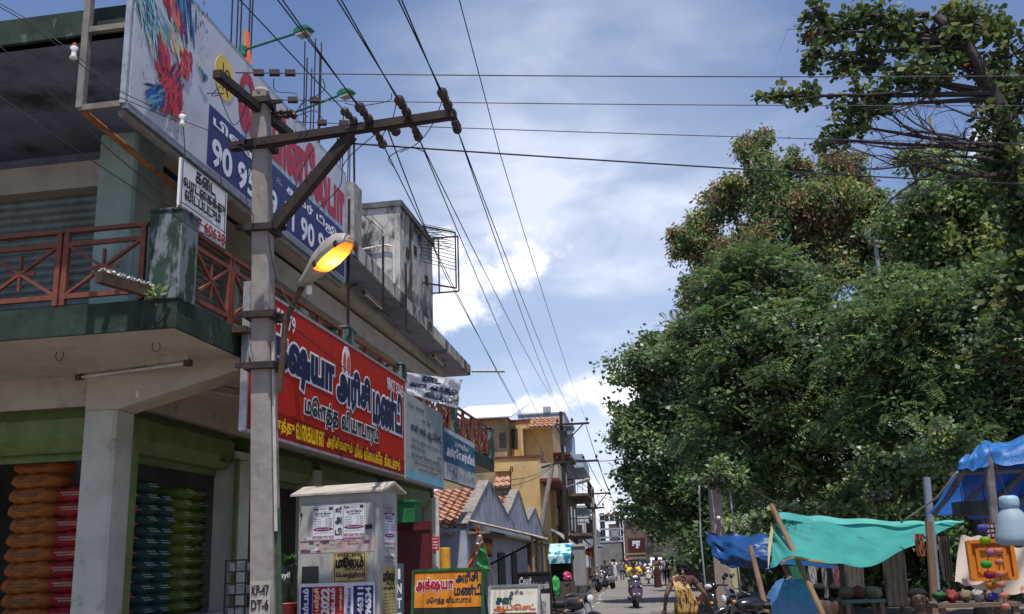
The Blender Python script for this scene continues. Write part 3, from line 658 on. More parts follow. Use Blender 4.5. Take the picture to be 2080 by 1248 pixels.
a = FX(493, 103, SX - .05); p = fw(*a); e = AT(602, 68, p[1] - .25); floodlight(p, e, 0, 'green armed floodlight high over the middle of the billboard')
a = FX(590, 232, SX - .05); p = fw(*a); e = AT(690, 194, p[1] - .3); floodlight(p, e, 0, 'green armed floodlight low over the right end of the billboard')
# folded flag standing behind the billboard
p = fw(*FX(494, 112, SX - .3)); t = thing('rooftop_flag', 'small saffron white and green flag drooping above the billboard', 'flag', p)
m = MB(); m.tube([(0, 0, -1.2), (0, 0, .35)], .012, 6); obj('stick', m, pm('bamboo_stick', (.34, .24, .12)), t)
m = MB()
for i, (k, x0, x1, z0_, z1_) in enumerate(((0, .03, .14, .3, -.5), (1, .012, .045, .3, -.28), (2, 0, .02, .22, -.2))): m.mat(k).q((x0 * .4, .004 * i, .32), (x0 * .9 + .03, .004 * i, .28), (x1, .01, z1_), (x0, .004 * i, z1_ + .1))
obj('cloth', m, [pm('saffron_cloth', (.75, .13, .04), rough=.9), pm('white_cloth', (.8, .8, .78), rough=.9), pm('green_cloth', (.05, .3, .08), rough=.9)], t)
# ---- board "shop to let" hung under the billboard
def board(name, label, cat, x, pl, pb, pr, pt, group=None): pass
LX = -.02
c_tl, c_bl, c_tr, c_br = FX(366, 322, LX), FX(362, 470, LX), FX(459, 388, LX), FX(460, 508, LX)
u0, u1, z1, z0 = (c_tl[1] + c_bl[1]) / 2, (c_tr[1] + c_br[1]) / 2, (c_tl[2] + c_tr[2]) / 2, c_br[2]
t = thing('to_let_board', 'white board with black Tamil lettering and red phone number hung below the billboard', 'signboard', fw(LX, u0, z0), FRZ)
m = MB(); m.bx(LX - .02, LX, u0, u1, z0, z1); W_ = u1 - u0; h = z1 - z0
def tl(k, s, a, b, c, d, bold): m.mat(k).text(s, (LX, 0, 0), EU, EZ, u0 + W_ * a, u0 + W_ * b, z0 + h * c, z0 + h * d, bold, .005)
tl(1, 'கடை', .30, .72, .78, .96, .035); tl(1, 'வாடகைக்கு', .06, .95, .58, .77, .035); tl(1, 'விடப்படும்', .10, .86, .375, .585, .035); tl(2, '99427 60638', -.0, .98, .05, .22, .03)
m.mat(1).q((LX + .004, u0 + .02, z0 + h * .27), (LX + .004, u1 - .01, z0 + h * .27), (LX + .004, u1 - .01, z0 + h * .285), (LX + .004, u0 + .02, z0 + h * .285))
for (a, b, c, d) in ((.03, .97, .015, .025), (.03, .97, .975, .985), (.03, .045, .015, .985), (.955, .97, .015, .985)): m.q((LX + .003, u0 + W_ * a, z0 + h * c), (LX + .003, u0 + W_ * b, z0 + h * c), (LX + .003, u0 + W_ * b, z0 + h * d), (LX + .003, u0 + W_ * a, z0 + h * d))
obj('panel', m, [whitep, blackp, redp], t, frame=FM)
for u in (u0 + .1, u1 - .1): m = MB(); m.tube([(LX - .01, u, z1), (LX - .05, u, z1 + .35)], .006, 4); obj('hanging_wire', m, wirem, t, frame=FM)
# ---- the red signboard
RX = .14
tl_, bl_, tr_, br_ = FX(511, 588, RX), FX(498, 870, RX), FX(825, 770, RX), FX(822, 966, RX)
u0, u1, z0, z1 = (tl_[1] + bl_[1]) / 2, (tr_[1] + br_[1]) / 2, (bl_[2] + br_[2]) / 2, (tl_[2] + tr_[2]) / 2
t = thing('shop_signboard', 'long red shop signboard with navy Tamil lettering outlined in white along the balcony', 'signboard', fw(RX, u0, z0), FRZ)
m = MB(); m.bx(RX - .06, RX, u0, u1, z0, z1); W_ = u1 - u0; h = z1 - z0
X_ = lambda px, py: FX(px, py, RX)
m.mat(1).q((RX + .003, u0, z0), (RX + .003, u1, z0), (RX + .003, u1, z0 + h * .15), (RX + .003, u0 + W_ * .55, z0 + h * .16), (RX + .003, u0, z0 + h * .20))
def out(s, pl, pr, zlo, zhi, b, kin=2, kout=3, grow=.06, off=.006):
 m.mat(kout); V, F, bb = text_geo(s, b + grow); a, b0, c, d = bb
 for kk, bd, of in ((kout, b + grow, off), (kin, b, off + .004)): m.mat(kk).text(s, (RX, 0, 0), EU, EZ, pl, pr, zlo, zhi, bd, of)
zf = lambda px, py: X_(px, py)[2]; uf = lambda px, py: X_(px, py)[1]
out('அக்ஷயா', uf(508, 760), uf(676, 780), z0 + h * .44, z0 + h * .80, .07)
out('அரிசி', uf(684, 800), uf(750, 820), z0 + h * .455, z0 + h * .78, .065)
out('மண்டி', uf(757, 830), uf(815, 850), z0 + h * .43, z0 + h * .80, .065)
out('மொத்த', uf(618, 830), uf(686, 850), z0 + h * .20, z0 + h * .40, .04, 5)
out('வியாபாரம்', uf(693, 860), uf(768, 880), z0 + h * .20, z0 + h * .40, .04, 5)
for s, a, b in (('அனைத்து', 520, 596), ('வகையான', 600, 657), ('அரிசிகளும்', 663, 715), ('மில்', 720, 735), ('விலைக்கே', 739, 776), ('கிடைக்கும்.', 780, 813)):
 m.mat(4).text(s, (RX, 0, 0), EU, EZ, uf(a, 900), uf(b, 920), z0 + h * .035, z0 + h * .15, .03, .006)
m.mat(3).text('96598 53479', (RX, 0, 0), EU, EZ, u0 + .05, uf(599, 660), z1 - .25, z1 - .08, .02, .006)
m.text('98427 32163', (RX, 0, 0), EU, EZ, uf(786, 800), uf(818, 820), z1 - .27, z1 - .10, .02, .006)
ce = X_(703, 742)
m.mat(3).prism([(.16 * math.cos(a), .24 * math.sin(a)) for a in [2 * math.pi * k / 20 for k in range(20)]], (RX + .001, ce[1], ce[2]), EU, EZ, (1, 0, 0), .003)
m.mat(6)
for du in (-.07, .075):
 m.prism([(du + .06 * math.cos(a), .02 + .13 * math.sin(a)) for a in [2 * math.pi * k / 14 for k in range(14)]], (RX + .005, ce[1], ce[2]), EU, EZ, (1, 0, 0), .003)
obj('panel', m, [redbg, reddk, gl('navy_letters', S(28, 30, 70)), whl, yl2, gl('charcoal_letters', S(30, 38, 36)), pm('faded_portrait', S(150, 70, 62), S(205, 120, 100), sc=16)], t, frame=FM)
m = MB()
for a, b in (((u0 - .01, z0 - .02), (u0 - .01, z1 + .02)), ((u1 + .01, z0 - .02), (u1 + .01, z1 + .02)), ((u0, z1 + .015), (u1, z1 + .015)), ((u0, z0 - .015), (u1, z0 - .015))): m.bar((RX - .03, *a), (RX - .03, *b), .07, .03)
obj('frame', m, galv, t, frame=FM)
m = MB()
for u in np.linspace(u0 + .3, u1 - .3, 5): m.bar((RX - .05, u, z0 + .95), (.03, u, z0 + .85), .03); m.bar((RX - .05, u, z1 - .2), (.02, u, z1 - .2), .03)
obj('bracket', m, blackiron, t, frame=FM)
# ---- wrinkled white banner
BX = .10
a, b, c, d = FX(825, 757, BX), FX(916, 773, BX), FX(905, 832, BX), FX(826, 800, BX)
m = MB(); N = 22; P = []; bx_ = .05
for i in range(N + 1):
 for j in range(11):
  s, r = i / N, j / 10
  p = [(a[k] * (1 - s) + b[k] * s) * (1 - r) + (d[k] * (1 - s) + c[k] * s) * r for k in range(3)]
  p[0] = BX + .22 * s + .016 * math.sin(9 * s + 7 * r) * (1 - .3 * s) + .011 * math.sin(17 * (s - r) + 2) + .007 * math.sin(26 * (s + r * .6)); P.append(p)
F = [(i * 11 + j, (i + 1) * 11 + j, (i + 1) * 11 + j + 1, i * 11 + j + 1) for i in range(N) for j in range(10)]
m.raw(P, F)
E_ = v3(b) - v3(a); E_ = Vector((.22, E_.y, E_.z)); O_b = Vector((BX + .05, a[1], a[2])); V_ = v3(d) - v3(a); V_.x = 0
t = thing('to_let_banner', 'crumpled white cloth banner with dark Tamil lettering tied beside the red signboard', 'banner', fw(BX, (a[1] + b[1]) / 2, c[2]), FRZ)
obj('cloth', m, pm('white_banner_cloth', (.74, .74, .76), (.64, .64, .67), sc=3, rough=.5), t, frame=FM, smooth=True)
m = MB()
for s, x0, x1, y0, y1 in (('கடை', .25, .55, .70, .92), ('வாடகைக்கு', .06, .95, .40, .66), ('விடப்படும்', .30, .97, .10, .36)):
 V, Fc, (aa, bb, cc, dd) = text_geo(s, .04); PP = []
 for x, y in V:
  sx = x0 + (x - aa) / (cc - aa) * (x1 - x0); r = 1 - (y0 + (y - bb) / (dd - bb) * (y1 - y0))
  p = [(a[k] * (1 - sx) + b[k] * sx) * (1 - r) + (d[k] * (1 - sx) + c[k] * sx) * r for k in range(3)]
  p[0] = BX + .02 + .22 * sx + .016 * math.sin(9 * sx + 7 * r) * (1 - .3 * sx) + .011 * math.sin(17 * (sx - r) + 2) + .007 * math.sin(26 * (sx + r * .6)); PP.append(p)
 m.raw(PP, Fc)
obj('lettering', m, gl('navy_letters', S(28, 30, 70)), t, frame=FM)
# ---- grey printed board and blue agro board
GX = .16
a, b, c, d = FX(827, 775, GX), FX(900, 845, GX), FX(902, 998, GX), FX(823, 968, GX)
u0, u1, z0, z1 = d[1] + .04, c[1], (c[2] + d[2]) / 2, FX(827, 800, GX)[2]
t = thing('grey_print_board', 'faded grey hanging board with small Tamil print and a blue bottom border', 'signboard', fw(GX, u0, z0), FRZ)
m = MB(); m.bx(GX - .03, GX, u0, u1, z0, z1); W_ = u1 - u0; h = z1 - z0
def tg(k, s, a, b, c, d, bold=.02): m.mat(k).text(s, (GX, 0, 0), EU, EZ, u0 + W_ * a, u0 + W_ * b, z0 + h * c, z0 + h * d, bold, .005)
m.mat(1); m.q((GX + .003, u0 + .02, z0 + .02), (GX + .003, u1 - .02, z0 + .02), (GX + .003, u1 - .02, z0 + h * .1), (GX + .003, u0 + .02, z0 + h * .1))
for k in range(18):
 uu_ = u0 + .05 + (W_ - .12) * k / 18; m.q((GX + .003, uu_, z0 + h * .1), (GX + .003, uu_ + .05, z0 + h * .1), (GX + .003, uu_ + .025, z0 + h * .14))
tg(2, 'சன் லக் ஆப்செட்', .12, .95, .56, .69, .05); tg(3, 'Cell : 99999', .06, .45, .86, .91); tg(3, 'திருமண பத்திரிகை நோட்டீஸ் பில் புக்', .14, .92, .45, .51); tg(3, 'விசிட்டிங் கார்டு', .12, .5, .37, .43); tg(3, 'மற்றும்', .8, .94, .36, .41)
tg(3, 'ஸ்டிக்கர் பேனர் அச்சிட', .12, .9, .28, .34); tg(3, 'விலாசம் மெயின் ரோடு', .2, .95, .20, .25); tg(3, 'அலைபேசி எண்', .3, .8, .14, .18); tg(2, 'சன் ஆப்', .4, .62, .74, .79)
m.mat(3).q((GX + .003, u0 + .03, z0 + h * .265), (GX + .003, u1 - .03, z0 + h * .265), (GX + .003, u1 - .03, z0 + h * .27), (GX + .003, u0 + .03, z0 + h * .27))
obj('panel', m, [pm('faded_grey_flex', (.31, .34, .34), (.25, .28, .28), sc=3, rough=.5, c3=(.2, .22, .22), sc3=1.5, lo3=.55, hi3=.8, st3=(1, 1, .6)), gl('aqua_print', S(110, 170, 190)), gl('slate_letters', S(60, 62, 90)), gl('grey_letters', S(88, 95, 104))], t, frame=FM)
m = MB()
for a_, b_ in (((u0, z0), (u0, z1)), ((u1, z0), (u1, z1)), ((u0, z0), (u1, z0)), ((u0, z1), (u1, z1))): m.bar((GX - .02, *a_), (GX - .02, *b_), .03)
obj('frame', m, galv, t, frame=FM)
AX = .16
a, b, c = FX(903, 905, AX), FX(965, 940, AX), FX(965, 995, AX)
u0, u1 = FX(903, 930, AX)[1], FX(965, 950, AX)[1]; z1 = FX(903, 868, AX)[2]; z0 = FX(965, 993, AX)[2]
t = thing('blue_service_board', 'weathered blue and white service signboard at the far end of the balcony', 'signboard', fw(AX, u0, z0), FRZ)
m = MB(); m.bx(AX - .03, AX, u0, u1, z0, z1); W_ = u1 - u0; h = z1 - z0
m.mat(1).q((AX + .003, u0, z0 + h * .34), (AX + .003, u1, z0 + h * .34), (AX + .003, u1, z0 + h * .88), (AX + .003, u0, z0 + h * .92))
for s, x0, x1, y0, y1, k, bo in (('அக்ரோ', .06, .50, .42, .66, 3, .06), ('சர்வீஸ்', .53, .98, .42, .66, 3, .06), ('அக்ரோ', .05, .49, .44, .68, 2, .05), ('சர்வீஸ்', .52, .97, .44, .68, 2, .05), ('அரசு உரிமம்', .3, .75, .70, .84, 2, .02)): m.mat(k).text(s, (AX, 0, 0), EU, EZ, u0 + W_ * x0, u0 + W_ * x1, z0 + h * y0, z0 + h * y1, bo, .005 if k == 3 else .008)
random.seed(3); m.mat(3)
for k in range(46):
 x, z = u0 + W_ * random.uniform(.03, .97), z0 + h * random.uniform(.06, .30); l = random.uniform(.04, .14); a_ = random.uniform(.6, 1.5); m.q((AX + .004, x, z), (AX + .004, x + .02, z), (AX + .004, x + .03 + l * math.cos(a_), z + l * math.sin(a_) * .6), (AX + .004, x + l * math.cos(a_), z + l * math.sin(a_) * .6))
obj('panel', m, [pm('scuffed_white_flex', (.42, .45, .47), (.33, .36, .39), sc=5, c3=(.2, .22, .25), sc3=4, lo3=.55, hi3=.65), pm('sun_bleached_blue', S(30, 76, 106), S(46, 104, 132), sc=2, rough=.5, st=(1, 1, 2)), whl, gl('ink_letters', S(34, 40, 52))], t, frame=FM)
m = MB()
for a_, b_ in (((u0, z0), (u0, z1)), ((u1, z0), (u1, z1)), ((u0, z0), (u1, z0)), ((u0, z1), (u1, z1))): m.bar((AX - .02, *a_), (AX - .02, *b_), .03)
for u in (u0 + .2, u1 - .3): m.bar((AX - .03, u, z1 - .1), (0, u, z1 - .25), .03)
obj('frame', m, blackiron, t, frame=FM)
# ---------------- the near electricity pole -------------------------------------------
polec = pm('pole_concrete', (.31, .27, .245), (.235, .205, .185), sc=6, bump=.2, c3=(.13, .12, .11), sc3=3, lo3=.56, hi3=.7, st3=(1, 1, .3))
tarry = pm('tarred_iron', (.030, .024, .024), (.055, .035, .028), sc=9, rough=.6, metal=.3)
PXO = .55
pb = FX(541, 1248, PXO); pt = FX(531, 190, PXO); k = (pt[1] - pb[1]) / (pt[2] - pb[2]); pb0 = np.array([PXO, pb[1] - k * pb[2], 0])
P0 = np.array(fw(*pb0)); P1 = np.array(fw(*pt)); ZP = P1[2]; print('pole', P0, P1)
def on_pole(z): return P0 + (P1 - P0) * z / ZP
PT = thing('electricity_pole', 'tall tapered concrete electricity pole with black iron cross arms in front of the red signboard', 'electricity pole', P0)
m = MB(); n = 8
pm_ = lambda w, d: [(-w, -d), (w - .02, -d), (w, -d + .02), (w, d), (-w, d)]
vs = []; NS = 24
for i in range(NS + 1):
 z = ZP * i / NS; s = i / NS; w, d = .112 * (1 - s) + .062 * s, .13 * (1 - s) + .07 * s; c = on_pole(z)
 vs += [(c[0] + x, c[1] + y, z) for x, y in pm_(w, d)]
fs = [(i * 5 + j, i * 5 + (j + 1) % 5, (i + 1) * 5 + (j + 1) % 5, (i + 1) * 5 + j) for i in range(NS) for j in range(5)] + [(4, 3, 2, 1, 0), tuple(NS * 5 + j for j in range(5))]
m.raw(vs, fs); obj('shaft', m, polec, PT, frame=Matrix.Identity(4))
c = on_pole(ZP); m = MB(); m.lathe((c[0], c[1], ZP - .02), [(.075, 0), (.08, .03), (.06, .06)], 12); obj('cap', m, conc, PT, frame=Matrix.Identity(4))
m = MB(); z = G(535, 1215, 0)
zz = on_pole(1.37); m.q((zz[0] - .095, zz[1] - .128, 1.02), (zz[0] + .085, zz[1] - .128, 1.02), (zz[0] + .085, zz[1] - .126, 1.50), (zz[0] - .095, zz[1] - .126, 1.50))
for s, a, b in (('KP-47', 1.37, 1.45), ('DT-6', 1.25, 1.33), ('2-20', 1.13, 1.21)): m.mat(1).text(s, (zz[0], zz[1] - .130, 0), (1, 0, 0), (0, 0, 1), -.08, .07, a, b, .03, .004)
obj('stencilled_number', m, [pm('faded_limewash', (.36, .33, .29), (.27, .25, .22), sc=18), blackp], PT, frame=Matrix.Identity(4))
def arm(p, q, w, h, nm='cross_arm'):
 m = MB(); p, q = v3(p), v3(q); d = (q - p).normalized(); m.bar(p, q, w, h); m.bar(p - Vector((0, 0, h * .5)) + d * .02, q - Vector((0, 0, h * .5)) - d * .02, w * .5, h * .3); return obj(nm, m, tarry, PT, frame=Matrix.Identity(4))
def zat(px, py):        # level of the pole axis at that spot
 t = FX(px, py, PXO); return t[2]
z1 = zat(533, 300); A0 = G(492, 312, z1 - .0); A1 = G(925, 232, z1)
dA = (A1 - on_pole(z1)) / np.linalg.norm(A1 - on_pole(z1)); Pz = on_pole(z1); A0 = Pz - dA * .28; A0 = A0 + np.array([0, -.1, 0]); A1 = A1 + np.array([0, -.0, 0]); off = np.array([0, -.11, 0])
arm(A0, A1, .085, .075)
z2 = zat(532, 226); B0 = G(440, 150, z2); B1 = G(600, 283, z2); dB = (B1 - B0) / np.linalg.norm(B1 - B0); print('armB', B0, B1, z2)
arm(B0, B1, .075, .075)
zb_ = zat(545, 478); J = on_pole(zb_) + np.array([.13, -.05, 0]); K = Pz + dA * np.linalg.norm(G(715, 268, z1) - Pz)
m = MB(); m.bar(J, K + np.array([0, 0, -.03]), .10, .075); m.bar(v3(J) + Vector((0, -.05, 0)), v3(K) + Vector((0, -.05, -.03)), .02, .10)
obj('brace', m, tarry, PT, frame=Matrix.Identity(4))
for z, w in ((z1, .10), (zb_, .115), (zat(545, 650), .12), (zat(546, 752), .125), (zat(532, 212), .085)):
 c = on_pole(z); m = MB(); m.bx(c[0] - w - .02, c[0] + w + .02, c[1] - w * 1.2, c[1] + w * 1.2, z - .03, z + .03); m.bar((c[0] + w, c[1], z), (c[0] + w + .12, c[1] - .02, z), .03); m.bar((c[0] - w - .1, c[1] - .1, z + .01), (c[0] - w, c[1] - .1, z + .01), .04); obj('clamp', m, tarry, PT, frame=Matrix.Identity(4))
c = on_pole(3); m = MB(); m.tube([on_pole(z) + np.array([.112 - .008 * z + .018, -.07 + .005 * z, 0]) for z in np.linspace(1.9, 3.55, 8)], .016, 7); obj('conduit', m, pm('pale_conduit', (.52, .48, .42), (.4, .37, .32), sc=8), PT, frame=Matrix.Identity(4))
m = MB(); m.tube([on_pole(z) + np.array([.13 - .008 * z, -.02, 0]) for z in np.linspace(0, 2.1, 8)], .03, 7); obj('cable_sleeve', m, pm('dark_green_sleeve', (.05, .09, .05), (.03, .05, .03)), PT, frame=Matrix.Identity(4))
porcd = pm('dark_glazed_insulator', (.035, .022, .02), (.07, .045, .04), sc=9, rough=.3)
def spindle(p, q, r=.03, nm='insulator'):
 p, q = v3(p), v3(q); d = q - p; L = d.length; m = MB(); d.normalize(); pts = []; rs = []
 for s, k in ((0, .25), (.08, .35), (.12, .9), (.2, 1), (.28, .9), (.3, .45), (.4, .5), (.5, .8), (.56, .9), (.62, .5), (.72, .5), (.76, 1), (.86, 1.05), (.92, .8), (.95, .3), (1, .2)): pts.append(p + d * L * s); rs.append(r * k)
 m.tube(pts, rs, 8); return obj(nm, m, porcd, PT, frame=Matrix.Identity(4), smooth=True)
wires = []
WN = [0]
def wire(pts, r, label, mt=None, sag=0, name='power_line', group='overhead wires'):
 pts = [v3(p) for p in pts]; P = []
 for i in range(len(pts) - 1):
  n = 14 if sag else 4
  for j in range(n): s = j / n; P.append(pts[i].lerp(pts[i + 1], s) - Vector((0, 0, sag * 4 * s * (1 - s))))
 P.append(pts[-1]); m = MB(); m.tube(P, r, 5); WN[0] += 1
 return obj(name, m, mt or wirem, None, label=label, cat='wire', group=group, smooth=True)
# ---------------- poles further down the street ----------------------------------------
def far_pole(px, Y, ztop, r, label, arms, mt, group='electricity poles along the street', brace=True, px_top=None):
 x = AT(px, 1138, Y)[0]; t = thing('electricity_pole', label, 'electricity pole', (x, Y, 0), 0, group)
 xt = 0 if px_top is None else AT(px_top, 900, Y)[0] - x
 m = MB(); m.tube([(0, 0, 0), (xt * .5, 0, ztop / 2), (xt, 0, ztop)], [r, r * .85, r * .65], 8); obj('shaft', m, mt, t)
 for z, x0, x1, pins in arms:
  m = MB(); m.bar((x0, -.1, z), (x1, -.1, z), .09, .09); obj('cross_arm', m, tarry, t)
  for k in range(pins):
   xx = x0 + (x1 - x0) * (k + .15) / (pins - .7) if pins > 1 else (x0 + x1) / 2
   m = MB(); m.tube([(xx, -.1, z), (xx, -.1, z + .16)], .014, 5); m.lathe((xx, -.1, z + .12), [(.05, 0), (.065, .03), (.05, .07), (.06, .1), (.03, .14)], 8); obj('insulator', m, porcd, t, smooth=True)
 if brace:
  z, x0, x1, _ = arms[0]; m = MB(); m.bar((.02, -.12, z - .95), (x1 * .78, -.12, z - .04), .07, .05); obj('brace', m, tarry, t)
 return t
Y2 = 44.0
z2t = AT(1145, 836, Y2)[2]; zA = AT(1165, 862, Y2)[2]; zB = AT(1175, 938, Y2)[2]; x2 = AT(1153, 1138, Y2)[0]
ax = lambda px, py: AT(px, py, Y2)[0] - x2
far_pole(1153, Y2, z2t, .11, 'black iron electricity pole with two cross arms in front of the grey blue tall house', [(zA, ax(1128, 865), ax(1197, 860), 3), (zB, ax(1128, 942), ax(1216, 936), 4)], tarry)
Y3 = 58; x3 = AT(1211, 1138, Y3)[0]; bx3 = lambda px: AT(px, 1000, Y3)[0] - x3
far_pole(1211, Y3, AT(1207, 990, Y3)[2], .14, 'grey electricity pole standing past the parked motorcycles', [(AT(1215, 1003, Y3)[2], bx3(1203), bx3(1240), 3), (AT(1215, 1032, Y3)[2], bx3(1190), bx3(1226), 3)], polec)
Y4 = 85; x4 = AT(1199, 1138, Y4)[0]
far_pole(1199, Y4, AT(1199, 1026, Y4)[2], .13, 'thin dark pole far off behind the grey pole', [(AT(1199, 1034, Y4)[2], -.8, .9, 2)], tarry, brace=False)
Y5 = 120
t = thing('transformer_structure', 'twin pole transformer frame with beams and bushings far down the street', 'transformer structure', AT(1240, 1138, Y5) * np.array([1, 1, 0]))
xx = lambda px: AT(px, 1060, Y5)[0] - AT(1240, 1138, Y5)[0]
zz = lambda py: AT(1240, py, Y5)[2]
for px in (1221, 1226, 1256, 1262):
 m = MB(); m.tube([(xx(px), 0, 0), (xx(px), 0, zz(1042))], .16, 6); obj('post', m, blackiron, t)
for py in (1046, 1058, 1075, 1092, 1100):
 m = MB(); m.bar((xx(1217), -.2, zz(py)), (xx(1265), -.2, zz(py)), .16, .2); obj('beam', m, galv, t)
for px in (1233, 1243, 1254):
 m = MB(); m.lathe((xx(px), -.2, zz(1058)), [(.15, 0), (.3, .2), (.2, .35), (.3, .5), (.15, .8)], 8); obj('bushing', m, porcd, t)
m = MB(); m.bx(xx(1240), xx(1256), -.5, .5, zz(1092), zz(1076)); m.bx(xx(1242), xx(1254), -.55, .55, zz(1076), zz(1074)); obj('tank', m, pm('transformer_grey', (.26, .27, .27)), t, bevel=.08)
# right-hand pole among the trees
Y6 = 20.4
pr_ = AT(1465, 1138, Y6); ztr = AT(1463, 968, Y6)[2]
t = thing('concrete_pole', 'pale brown square concrete pole standing before the trees above the blue tarpaulin', 'pole', (pr_[0], Y6, 0))
m = MB(); m.prism([(-.17, -.14), (.15, -.14), (.17, -.12), (.17, .14), (-.17, .14)], (0, 0, 0), (1, 0, 0), (0, 1, 0), (-.012, 0, 1), ztr); m.v = [Vector((v.x * (1 - .35 * v.z / ztr), v.y * (1 - .35 * v.z / ztr), v.z)) for v in m.v]; obj('shaft', m, pm('brown_pole_concrete', (.30, .235, .20), (.23, .18, .155), sc=4, bump=.15), t)
zc = AT(1468, 1048, Y6)[2]; m = MB(); m.bar((-.07, -.17, zc - .05), (-.09, -.17, zc + .5), .012); m.lathe((0, -.2, zc - .08), [(.03, 0), (.045, .03), (.03, .07)], 8); obj('service_fuse', m, porc, t)
wire([(pr_[0] - .35, Y6 - .1, 0.6), (pr_[0] - .37, Y6 - .1, 2), (pr_[0] - .30, Y6, ztr)], .02, 'thin stay cable left of the pale brown pole', galv, name='stay_cable', group='stay cables'); wire([(pr_[0] + .32, Y6 - .1, .6), (pr_[0] + .27, Y6 - .1, ztr)], .02, 'thin stay cable right of the pale brown pole', galv, name='stay_cable', group='stay cables')
# ---------------- wires ------------------------------------------------------------------
def arm_pt(px, py): return Pz + dA * np.linalg.norm(G(px, py, z1) - Pz) + np.array([0, 0, .04])
ends = [AT(1107, 925, 45), AT(1115, 882, 45), AT(1136, 829, Y2) , AT(1138, 836, Y2), AT(1160, 838, Y2), AT(1190, 852, Y2)]
lines = [ # back px at the upper frame edge, insulator near, insulator far, list of far ends
 ((570, 0), (737, 222), (778, 312), [ends[0]], 'in the nearest line to the billboard'),
 ((690, 0), (806, 205), (858, 300), [ends[1], ends[2]], 'in the middle pair'),
 ((813, 0), (900, 192), (938, 296), [ends[3], ends[4]], 'in the pair at the arm tip')]
for bpx, n_, f_, fe, w in lines:
 mid = arm_pt((n_[0] + f_[0]) / 2 + 1, (n_[1] + f_[1]) / 2 - 4)
 bk = G(bpx[0], bpx[1], z1 + .02); d = bk - mid; d /= np.linalg.norm(d)
 nf = v3(fe[0]) - v3(mid); nf.normalize()
 NI = mid + d * .42; FI = mid + np.array(nf) * .55
 spindle(mid + d * .04, NI, .045); spindle(mid + np.array(nf) * .04, FI, .042)
 far_back = mid + d * 14
 side = np.cross(d, [0, 0, 1]) * .035
 wire([NI, far_back + side * 2], .0058, 'black wire running overhead ' + w + ', left strand', sag=.04)
 wire([NI + side * .3, far_back - side * 6], .0058, 'black wire running overhead ' + w + ', right strand', sag=.02)
 for j, e in enumerate(fe): wire([FI, v3(e)], .006, 'black wire down the street ' + w + (', upper strand' if j else ', lower strand'), sag=.22)
 wire([NI, mid + np.array([.1, -.06, -.18]), FI], .006, 'short black jumper wire hanging under the cross arm ' + w, name='jumper_wire', group='jumper wires')
wire([G(933, 0, 6.6), G(1015, 310, 6.45)], .0055, 'single thin black wire right of all the others above the road', sag=.0)
wire([G(1015, 310, 6.45), v3(ends[5])], .0055, 'thin black wire continuing to the far pole right of the others', sag=.25)
wire([G(933, 0, 6.6), G(933, 0, 6.6) + (G(933, 0, 6.6) - G(1015, 310, 6.45)) * 2], .007, 'thin black wire passing over the viewer on the right')
a = arm_pt(690, 240); b = G(487, 0, z1 + .3); sp = a + (b - a) / np.linalg.norm(b - a) * .05; spindle(sp, a + (b - a) / np.linalg.norm(b - a) * .3, .04); wire([a, b, b + (b - a)], .0055, 'thin black wire slanting up across the billboard to the top edge')
q = arm_pt(775, 250); spindle(q, q + np.array([.05, .3, .02]), .045); wire([q, AT(905, 560, 16), v3(ends[0])], .007, 'thin black wire dropping from the cross arm toward the yellow house', sag=.05)
# wires crossing the street from the short arm
cr = [((478, 148), (760, 160), (2080, 155), z2 + .05, .006, 'topmost'), ((540, 203), (900, 215), (2080, 215), z2 + .03, .005, 'second'), ((600, 248), (900, 262), (2080, 292), z2 - .02, .005, 'third'), ((700, 291), (1450, 350), (2080, 375), z1 - .10, .0085, 'lowest and thickest')]
for a_, b_, c_, z, r, w in cr:
 p = G(*a_, z); q = G(*c_, z + .35) ; d = (q - p); wire([p, q, q + d * .4], r, w + ' of four wires crossing the sky to the almond tree', alw if w != 'lowest and thickest' else None, sag=.02)
 if w != 'lowest and thickest':
  for s in ((.04, .075, .11) if w == 'topmost' else (.05, .10)):
   e = p + d * s * .5; m = MB(); m.bar(e + np.array([0, 0, .0]), e + d / np.linalg.norm(d) * .09, .05, .045); obj('wire_connector', m, tarry, None, label='small dark clamp on the %s wire near the pole, %s' % (w, {.04: 'closest to the arm', .075: 'middle one', .11: 'farthest out', .05: 'closest to the pole', .10: 'farther out'}[s]), cat='connector', group='wire connectors')
for px, py in ((565, 232), (575, 240), (605, 275)):
 q = G(px, py, z2); spindle(q + np.array([-.08, 0, .02]), q + np.array([.14, .02, .02]), .035)
random.seed(21)
tang = [((556, 160), (560, 185), (600, 190), (606, 205)), ((655, 160), (657, 185), (610, 215), (625, 238)), ((795, 190), (790, 205), (735, 215), (700, 210)), ((500, 210), (490, 240), (470, 250), (438, 170)), ((448, 175), (430, 195), (455, 190), (420, 190)), ((620, 200), (600, 235), (640, 225), (660, 250)), ((805, 210), (795, 250), (780, 270), (770, 300)), ((900, 200), (880, 250), (850, 290), (812, 310)), ((865, 310), (830, 300), (790, 320), (800, 340)), ((520, 290), (500, 400), (515, 440), (508, 470)), ((760, 275), (700, 330), (690, 380), (640, 430)), ((505, 250), (495, 300), (500, 340), (480, 360)), ((640, 300), (620, 330), (600, 380), (590, 420)), ((545, 480), (560, 560), (590, 620), (610, 625))]
